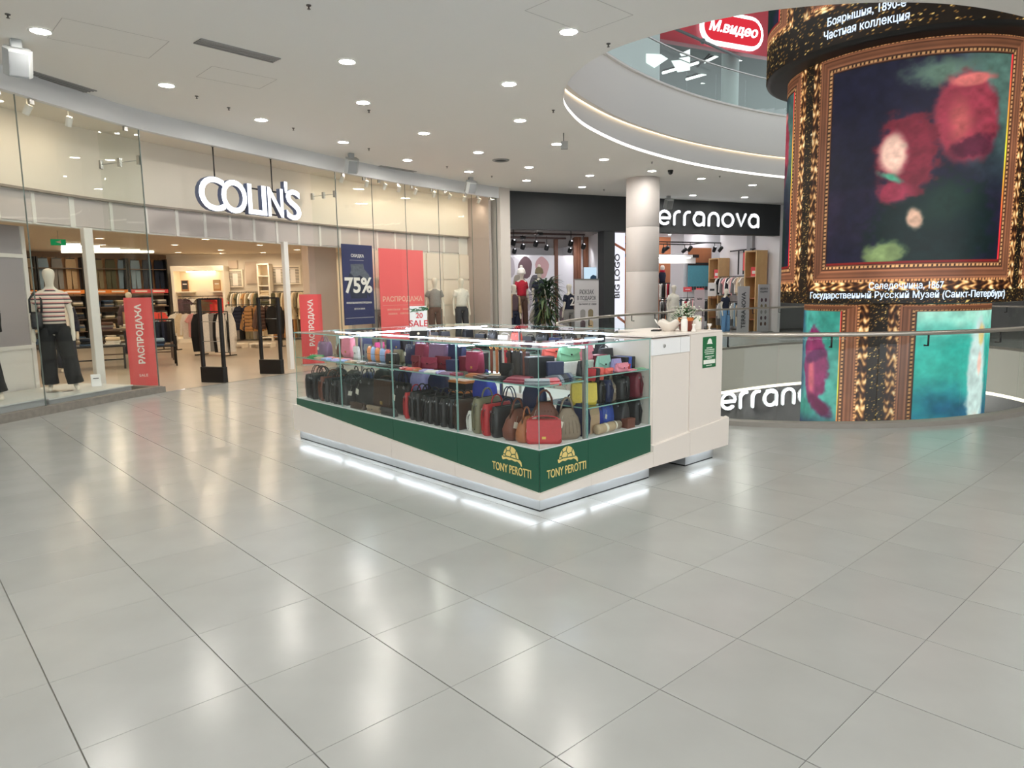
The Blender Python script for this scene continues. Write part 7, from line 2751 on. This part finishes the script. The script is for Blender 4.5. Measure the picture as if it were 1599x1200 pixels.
struct('trim_18', g, mat('cool white wall', (0.88, 0.87, 0.87), rough=.7), 'white inner wall behind the teal banner')
for k, (s, d, z, w, h, m_, lab) in enumerate(((9.3, 2.4, 1.34, .36, .34, M_REDD, 'square red price card over the deep rack'), (8.85, 2.6, 1.55, .40, .18, M_REDD, 'flat red price card left of the square one'), (9.55, 2.0, 1.36, .38, .52, M_PTXT, 'white price card right of the red ones'))):
    t = thing('price_card', lab, 'price card', tuple(fpt(s, z, d)), FANG)
    part('card', G().box(-w / 2, w / 2, -.008, .008, 0, h), m_, t)
    part('print_line', G().box(-w * .3, w * .3, -.011, -.007, h * .4, h * .55), M_PTXT if m_ is M_REDD else M_ANTH, t)
    part('stem', G().tube([(0, 0, -.35), (0, 0, 0)], .008, 5), M_BLACK, t)
fr_ = thing('wall_frame', 'black ladder frame with a red poster between the oak cabinets', 'frame', tuple(fpt(11.18, 2.2, 2.2)), FANG + pi / 2 - .17)
for x in (-.75, -.45, -.15, .2):
    part('upright', G().box(x - .02, x + .02, -.02, .02, 0, .95), M_BLACK, fr_)
part('top_rail', G().box(-.9, .8, -.02, .02, .93, .98), M_BLACK, fr_)
part('red_poster', G().box(-.72, -.18, .025, .035, .15, .85), M_REDD, fr_)
part('poster_print', G().box(-.60, -.30, .035, .039, .40, .62), M_PTXT, fr_)
# advertising pylons beside the racks
def pylon(label, s, d, w, h, m_, kind):
    t = thing('promo_stand', label, 'promo stand')
    t.matrix_world = frame_on(fpt(s, 0, d), FD.to_3d())
    part('panel', G().box(-w / 2, w / 2, .04, h, -.02, 0), m_, t)
    part('foot', G().box(-w / 2 - .03, w / 2 + .03, 0, .04, -.2, .2), M_STEEL, t)
    return t


M_PALE = mat('pale grey vinyl', (0.74, 0.73, 0.74), rough=.6)
t = pylon('narrow pale stand with vertical dark lettering before the wall rail', 9.15, -.15, .55, 1.72, M_PALE, 0)
put_text(t, 'TERRANOVA', mat('print dark', (.25, .25, .27), rough=.6), 0, .86, w=1.3, h=.20, rot=pi / 2)
t = pylon('narrow pale stand with rows of small prints before the front oak cabinet', 10.45, .20, .55, 1.78, M_PALE, 0)
put_text(t, 'РЮКЗАК В', M_ANTH, 0, 1.62, w=.36, h=.07)
put_text(t, 'ПОДАРОК', M_ANTH, 0, 1.50, w=.36, h=.07)
for r in range(5):
    for c_ in range(2):
        part('printed_pack', G().poly([(-.10 + .20 * c_ + .055 * cos(a), 1.2 - .22 * r + .075 * sin(a)) for a in [2 * pi * k / 10 for k in range(10)]], .002), cm(['plum', 'khaki', 'grey', 'plum', 'brown'][r]), t)
t = pylon('pale pink transparent pylon behind the flower pot', 6.95, -.4, .42, 1.62, mat('rose vinyl', (0.80, 0.74, 0.76), rough=.5), 0)
put_text(t, 'NEW', M_ANTH, 0, 1.3, w=.22)

# promo roll-up with the backpack offer
t = pylon('grey roll-up banner offering a backpack as a gift beside the plant', 2.22, -.8, .86, 1.98, M_PALE, 0)
M_PRD = mat('print dark', (.25, .25, .27), rough=.6)
put_text(t, 'РЮКЗАК', M_PRD, 0.0, 1.60, w=.50, h=.15, bold=.01)
put_text(t, 'В ПОДАРОК', M_PRD, 0.0, 1.40, w=.68, h=.15, bold=.01)
for tx, x, w in (('при покупке', -.12, .32), ('от', .10, .06), ('10000', .26, .18)):
    put_text(t, tx, M_PRD, x, 1.22, w=w, h=.055)
part('rule_line', G().box(-.36, .34, 1.29, 1.296, 0, .002), M_PRD, t)
for c_, r, cc in ((0, 0, 'grey'), (1, 0, 'khaki'), (0, 1, 'plum'), (1, 1, 'beige'), (0, 2, 'brown'), (1, 2, 'navy')):
    x, y = -.14 + .28 * c_, .93 - .34 * r
    part('printed_pack', G().poly([(x - .09, y - .13), (x + .09, y - .13), (x + .095, y + .06)] + [(x + .095 * cos(a), y + .06 + .08 * sin(a)) for a in [pi * k / 8 for k in range(1, 8)]] + [(x - .095, y + .06)], .002), cm(cc), t)
part('top_bar', G().box(-.44, .44, 1.97, 2.0, -.025, .01), M_STEEL, t)

# shop with the plant: mural with rounded patches, capped mannequins, brown posts
for s0, s1, lab in ((.75, 3.10, 'wide mural board with rounded brown and pink patches'), (3.24, 3.88, 'narrow mural board with rounded patches right of the wide one')):
    d = 2.9
    a = fpt(s0, 0.4, d)
    t = thing('mural_board', lab, 'mural')
    t.matrix_world = frame_on(a, FD.to_3d())
    W_ = s1 - s0
    part('board', G().box(0, W_, 0, 2.52, -.04, 0), mat('mural white', (0.90, 0.88, 0.89), rough=.6), t)
    r_ = random.Random(int(s0 * 100))
    cs = ['plum', 'pink', 'khaki', 'grey', 'brown']
    k = 0
    yy = .35
    while yy < 2.3:
        xx = .28 + .25 * (k % 2)
        while xx < W_ - .15:
            q = G().poly([(min(W_ - .01, max(.01, xx + .27 * cos(a) * (1 + .12 * cos(3 * a + k)))), min(2.5, max(.02, yy + .36 * sin(a) * (1 + .10 * sin(2 * a + xx * 9))))) for a in [2 * pi * j / 18 for j in range(18)]], .002)
            part('rounded_patch', q, mat('mural %d' % (k % 5), [(.43, .33, .35), (.78, .62, .62), (.62, .58, .52), (.40, .38, .40), (.72, .68, .70)][k % 5], rough=.6), t)
            k += 1
            xx += .66
        yy += .58
    part('frame_post', G().box(-.06, .0, -.4, 3.1, -.06, .02), mat('brown post', (0.42, 0.27, 0.20), rough=.5), t)
    part('frame_post', G().box(W_, W_ + .08, -.4, 3.15, -.06, .02), mat('brown post', (0.42, 0.27, 0.20), rough=.5), t)
t = thing('light_box', 'bright blue lit poster of a person in a cap beside the dark pillar', 'poster')
t.matrix_world = frame_on(fpt(3.62, .35, 1.6), FD.to_3d())
part('panel', G().box(-.05, .62, 0, 2.1, -.04, 0), glow('light box face', (0.80, 0.90, 0.97), 1.0), t)
M_BL = glow('printed blue', (0.36, 0.62, 0.80), .9)
part('printed_jacket', G().poly([(.05, .55), (.55, .55), (.58, 1.2), (.45, 1.42), (.30, 1.46), (.12, 1.40), (.02, 1.1)], .003), M_BL, t)
part('printed_head', G().poly([(.30 + .10 * cos(a), 1.60 + .14 * sin(a)) for a in [2 * pi * k / 12 for k in range(12)]], .003), glow('printed skin', (0.80, 0.66, 0.60), .8), t)
part('printed_cap', G().poly([(.17, 1.66), (.50, 1.66), (.42, 1.80), (.30, 1.84), (.20, 1.78)], .004), glow('printed cap', (0.20, 0.28, 0.36), .8), t)
for s, d, rot, lab, top, bot, coat in ((.45, .75, .2, 'mannequin in a beige coat beside the white pillar', 'plum', 'navy', 'beige'), (1.0, 1.3, .1, 'mannequin in a white cap and burgundy top in the plant shop', 'red', 'brown', None),
                                       (1.45, .9, .2, 'mannequin in a khaki cap and navy set behind the plant', 'navy', 'navy', None), (2.45, .7, 3.3, 'mannequin in a dark jersey numbered 2 right of the plant', 'navy', 'grey', None)):
    q = fpt(s, 0.0, d)
    zb = .46 if 'cap' in lab else 0.0
    if zb:
        solid('display_podium', G().bevbox(-.3, .3, -.3, .3, 0, zb, .01), M_WHITE, 'white podium under the mannequin in the %s cap' % ('white' if 'white' in lab else 'khaki'), 'podium', None, tuple(q), FANG)
    m_ = mannequin(lab, q.x, q.y, zb, FANG + rot, top, bot, coat=coat, group='plant shop mannequins', scale=1.05, sleeve=.7)
    if 'cap' in lab:
        c = 'white' if 'white' in lab else 'khaki'
        M4 = m_.matrix_basis
        cap = tag(new('cap', None, None, tuple(q + Vector((0, 0, 1.80 + zb))), FANG + rot), '%s bobble cap on a mannequin of the plant shop' % c, 'cap')
        part('crown', G().lathe([(.125, -.04), (.135, .0), (.128, .08), (.08, .15), (.02, .175)], n=14), cm(c), cap)
        part('cuff', G().lathe([(.132, -.05), (.142, -.04), (.142, .02), (.132, .03)], n=14, cap=False), cm(c), cap)
        part('bobble', G().ball((0, 0, .20), .05), cm('white'), cap)
    if 'numbered' in lab:
        new('lettering', text_mesh('lettering', '2', M_PTXT, h=.26, depth=.004, bold=.02), m_, mw=Matrix.Translation((0, .150, 1.24)) @ Matrix.Rotation(pi, 4, 'Z') @ Matrix.Rotation(pi / 2, 4, 'X'))
for k, s_ in enumerate((4.02, 4.40)):
    g = G()
    for q in range(3):
        fbox(g, s_ + .09 * q, s_ + .09 * q + .075, 3.0, 3.1, 0, 3.6)
    struct('trim_%d' % (40 + k), g, mat('brown plank', (0.50, 0.32, 0.23), rough=.5, noise=.1), 'brown vertical planks beside the narrow mural board')
# vertical lit sign beside the dark pillar
t = thing('vertical_sign', 'white lit vertical sign with dark block letters beside the dark pillar', 'sign')
t.matrix_world = frame_on(fpt(3.80, .25, .06), FD.to_3d())
part('panel', G().box(0, .40, 0, 3.25, -.05, 0), glow('vertical sign face', (0.95, 0.95, 1.0), 1.1), t)
put_text(t, 'BIG LOGO', mat('print dark', (.25, .25, .27), rough=.6), .10, 1.85, w=1.45, h=.20, rot=pi / 2, bold=.02)
g = G().add([(.0, 2.93, .004), (.40, 2.74, .004), (.40, 2.65, .004), (.0, 2.84, .004)], [(0, 1, 2, 3)])
part('orange_stripe', g, mat('sign orange', (0.72, 0.42, 0.30), rough=.5), t)
g = G().add([(.10, .58, .004), (.40, .38, .004), (.40, .28, .004), (.10, .48, .004)], [(0, 1, 2, 3)])
part('orange_stripe', g, mat('sign orange', (0.72, 0.42, 0.30), rough=.5), t)

# the big potted plant in front
q = fpt(.62, 0, -1.15)
pl = thing('potted_palm', 'bushy dark green potted plant before the dark shop front', 'potted plant', tuple(q))
part('pot', G().lathe([(.22, 0), (.27, .02), (.32, .52), (.30, .55), (.27, .50)], n=20), mat('pot brown', (0.35, 0.27, 0.22), rough=.5), pl)
part('soil', G().lathe([(.275, .50), (.05, .51)], n=20), mat('soil', (0.2, 0.15, 0.12), rough=.9), pl)
r_ = random.Random(4)
M_LF, M_LF2 = mat('dark palm leaf', (0.13, 0.21, 0.13), rough=.5), mat('fresh palm leaf', (0.30, 0.38, 0.22), rough=.5)
for k in range(5):
    x, y = r_.uniform(-.12, .12), r_.uniform(-.12, .12)
    part('stem', G().tube([(x, y, .48), (x * 1.6, y * 1.6, .9), (x * 2.4, y * 2.4, 1.5)], .018, 6), mat('palm stem', (0.48, 0.42, 0.28), rough=.7), pl)
leaf_me = []
for v_ in range(3):
    g = G()
    L_, n_ = .46, 6
    pts = []
    for i in range(n_ + 1):
        f = i / n_
        w = .036 * sin(pi * min(1, f * .93 + .07)) ** .7 if i < n_ else 0.0
        x = L_ * f
        z = .12 * sin(f * 2.2) * (1 - .3 * v_) - .30 * f * f * (.5 + .4 * v_)
        pts += [(x, -w, z + w * .25), (x, 0, z), (x, w, z + w * .25)]
    fs = []
    for i in range(n_):
        for j in (0, 1):
            a = 3 * i + j
            fs.append((a, a + 1, a + 4, a + 3))
    g.add(pts, fs, True)
    leaf_me.append(g)
mlf = [(leaf_me[v_].mesh('leaf', M_LF), leaf_me[v_].mesh('leaf', M_LF2)) for v_ in range(3)]
for k in range(280):
    z = r_.uniform(.72, 1.92)
    a = r_.uniform(0, 2 * pi)
    r0 = r_.uniform(.02, .20)
    tilt = r_.uniform(-.9, .2) if z > 1.3 else r_.uniform(-.4, .5)
    new('leaf', mlf[k % 3][0 if r_.random() < .78 else 1], pl, mw=Matrix.Translation((r0 * cos(a), r0 * sin(a), z)) @ Matrix.Rotation(a + r_.uniform(-.5, .5), 4, 'Z') @ Matrix.Rotation(tilt, 4, 'Y') @ Matrix.Scale(r_.uniform(.7, 1.05), 4))
# white vase-like bottle mannequin and blue jeans figure behind the far balustrade
q = fpt(6.0, 0, -.2)
mannequin('mannequin in white top and white trousers left of the flower pot', q.x, q.y, 0, FANG, 'white', 'white', group='fashion shop mannequins', scale=1.0)
q = fpt(8.55, 0, .1)
mannequin('mannequin in a navy top and light blue jeans behind the far balustrade', q.x, q.y, 0, FANG + .2, 'navy', 'blue', group='fashion shop mannequins', scale=.92)
q = fpt(11.1, 1.95, 7.2)
bt = thing('bust_form', 'dark dressed bust on the deep shelf of the fashion shop', 'mannequin bust', tuple(q), FANG)
part('torso', G().loft([ell(0, 0, z, a, b) for z, a, b in ((0, .16, .11), (.15, .15, .11), (.35, .19, .13), (.48, .16, .10), (.53, .07, .06))]), cm('navy'), bt)
part('head', G().ball((0, 0, .70), .10, .11, .14), cm('white'), bt)
part('scarf', G().lathe([(.10, .50), (.13, .54), (.10, .60)], n=12, cap=False), cm('red'), bt)
g = G()
fbox(g, 10.3, 12.0, 6.95, 7.45, 1.88, 1.95)
o = solid('deep_shelf', g, M_BLACK, 'black shelf deep in the fashion shop under the bust', 'shelf')

# ------------------------------------------------------------------ upper shop seen through the opening
UD = 0.2
g = G()
s_a, z_a = fac(1030, 70, UD)
s_b, z_b = fac(1197, 77, UD)
fbox(g, s_a, s_b + .6, UD, UD + .3, z_b - .25, z_b + 3.2)
struct('wall_upper', g, mat('dark red fascia', (0.62, 0.13, 0.18), rough=.4), 'dark red fascia of the upper electronics shop')
us = thing('shop_sign', 'rounded red sign with white rim and script lettering on the upper fascia', 'shop sign')
s0_, z0_ = fac(1091, 48, UD)
s1_, z1_ = fac(1188, 52, UD)
sm, zm = (s0_ + s1_) / 2, (fac(1140, 24, UD)[1] + fac(1140, 74, UD)[1]) / 2
us.matrix_world = frame_on(fpt(sm, zm, UD - .03), FD.to_3d())
hw, hh = (s1_ - s0_) / 2, (fac(1140, 22, UD)[1] - fac(1140, 75, UD)[1]) / 2


def stadium(a, b, n=10):
    r = b
    return [(a - r + r * cos(t), r * sin(t)) for t in [-pi / 2 + pi * k / n for k in range(n + 1)]] + [(-a + r + r * cos(t), r * sin(t)) for t in [pi / 2 + pi * k / n for k in range(n + 1)]]


for nm, a, b, z, m_ in (('white_rim', hw, hh, .10, M_SIGNW), ('red_field', hw - .12, hh - .12, .12, glow('sign red', (0.90, 0.22, 0.27), .95))):
    P_ = stadium(a, b)
    g = G().ext([(x, y, 0) for x, y in P_], (0, 0, z))
    part(nm, g, m_, us)
new('lettering', text_mesh('lettering', 'М.видео', M_SIGNW, w=hw * 1.55, h=hh * .78, depth=.04, bold=.008, shear=.28), us, mw=Matrix.Translation((0, 0, .125)))
new('lettering', text_mesh('lettering', 'а', M_SIGNW, h=.55, depth=.04, bold=.02), us, mw=Matrix.Translation((-hw - .75, hh * .35, .10)))
# glass front, ceiling, lamps and posts of the upper shop
g = G()
fbox(g, -2, 16, UD + .05, UD + .07, 5.4, z_b - .25)
o = struct('window_3', g, M_GLASSG, 'glass front of the upper electronics shop')
g = G()
fbox(g, -2, 22, 12, 12.3, 5.4, 14)
fbox(g, -2, 22, UD + .3, 12, z_b + .6, z_b + .8)
struct('wall_upper_back', g, mat('upper shop dark', (0.34, 0.38, 0.37), rough=.8), 'dark interior of the upper electronics shop')
g = G()
fbox(g, -6, 22, UD, UD + .2, z_b + 3.2, z_b + 7)
fbox(g, -2, s_a, UD - .02, UD + .25, 5.4, z_b + 3.3)
struct('wall_upper_left', g, mat('pale green grey panel', (0.70, 0.75, 0.74), rough=.6), 'pale grey green wall left of the red upper fascia')
for k, (u0, v0, u1, v1, dd) in enumerate([(1100, 97, 1123, 86, 3), (1035, 114, 1090, 98, 3.5), (1072, 124, 1125, 109, 5), (1138, 106, 1170, 96, 4), (1152, 94, 1178, 90, 3), (1172, 96, 1186, 91, 3.2), (1095, 129, 1125, 128, 6), (1137, 128, 1192, 126.5, 6), (1137, 155, 1210, 152.5, 8), (1184, 113, 1194, 111, 4)]):
    sa, za = fac(u0, v0, dd)
    sb, zb = fac(u1, v1, dd)
    a, b = fpt(sa, za, dd), fpt(sb, zb, dd)
    mid = (a + b) / 2
    t = thing('linear_lamp', '%s white linear lamp of the upper shop, counted from the top left' % ORD[k], 'lamp', tuple(mid), 0, 'linear lamps of the upper shop')
    part('tube', G().tube([a - mid, b - mid], .055, 6), glow('upper lamp', (0.96, 1.0, 0.98), 3.0), t)
    part('housing', G().tube([a - mid + Vector((0, 0, .07)), b - mid + Vector((0, 0, .07))], .05, 4), M_DSTEEL, t)
for k, poly in enumerate(([(1007, 85), (1030, 86), (1041, 93), (1020, 107), (1007, 99)], [(1061, 84), (1077, 77), (1077, 86), (1064, 88)], [(1048, 95), (1062, 94), (1077, 100), (1077, 110), (1058, 113)], [(1060, 91), (1077, 88), (1077, 98)])):  # glowing shapes imitating sky window reflections on the glass
    dd = UD + .03
    pts = []
    for u, v in poly:
        s, z = fac(u, v, dd)
        pts.append(fpt(s, z, dd - .06 if k == 0 else dd))
    g = G().ext(pts, -FN.to_3d() * .02)
    struct('window_%d' % (4 + k), g, glow('painted sky reflection', (0.95, 1.0, 0.99), 1.3), 'bright painted sky reflection in the upper glass front')
for u in (1140,):
    s, z = fac(u, 120, 2.0)
    q = fpt(s, 5.4, 2.0)
    struct('trim_19', G().lathe([(.32, 0), (.32, 6)], n=20, cap=False), mat('pale green grey panel', (0.70, 0.75, 0.74), rough=.6), 'pale round post inside the upper shop', tuple(q))
for k, (u0, v0, u1, v1) in enumerate(((1048, 42, 1155, 90), (1088, 105, 1108, 85))):
    s0, z0 = fac(u0, v0, -.5 if k == 0 else 2.5)
    s1, z1 = fac(u1, v1, -.5 if k == 0 else 2.5)
    d = -.5 if k == 0 else 2.5
    t = thing('roof_strut', ['long grey roof strut crossing the red upper sign', 'short slanting grey strut inside the upper shop'][k], 'strut', tuple(fpt(s0, z0, d)))
    a = fpt(s1, z1, d) - fpt(s0, z0, d)
    part('tube', G().tube([(0, 0, 0), a], .045, 6), mat('strut grey', (0.40, 0.42, 0.42), rough=.5), t)
    part('joint', G().ball(tuple(a * .45), .09), mat('strut grey', (0.40, 0.42, 0.42), rough=.5), t)

# shop front at the right picture edge beyond the tower
sa, za = fac(1590, 330, 1.45)
sf = thing('boutique', 'dark shop front with a pale lit panel at the right picture edge', 'shop')
sf.matrix_world = frame_on(fpt(sa - .3, 0, 1.45), FD.to_3d())
part('dark_fascia', G().box(0, 4.0, 3.3, 4.6, -.05, .0), M_ANTH, sf)
part('dark_front', G().box(0, 4.0, 0.1, 3.3, -.05, -.01), M_BLACK, sf)
part('lit_panel', G().box(.25, 3.2, .9, 2.75, -.01, .01), glow('pale lit panel', (0.80, 0.86, 0.92), .9), sf)
part('letter_start', G().box(.42, .52, 3.7, 4.15, 0, .03), M_SIGNW, sf)
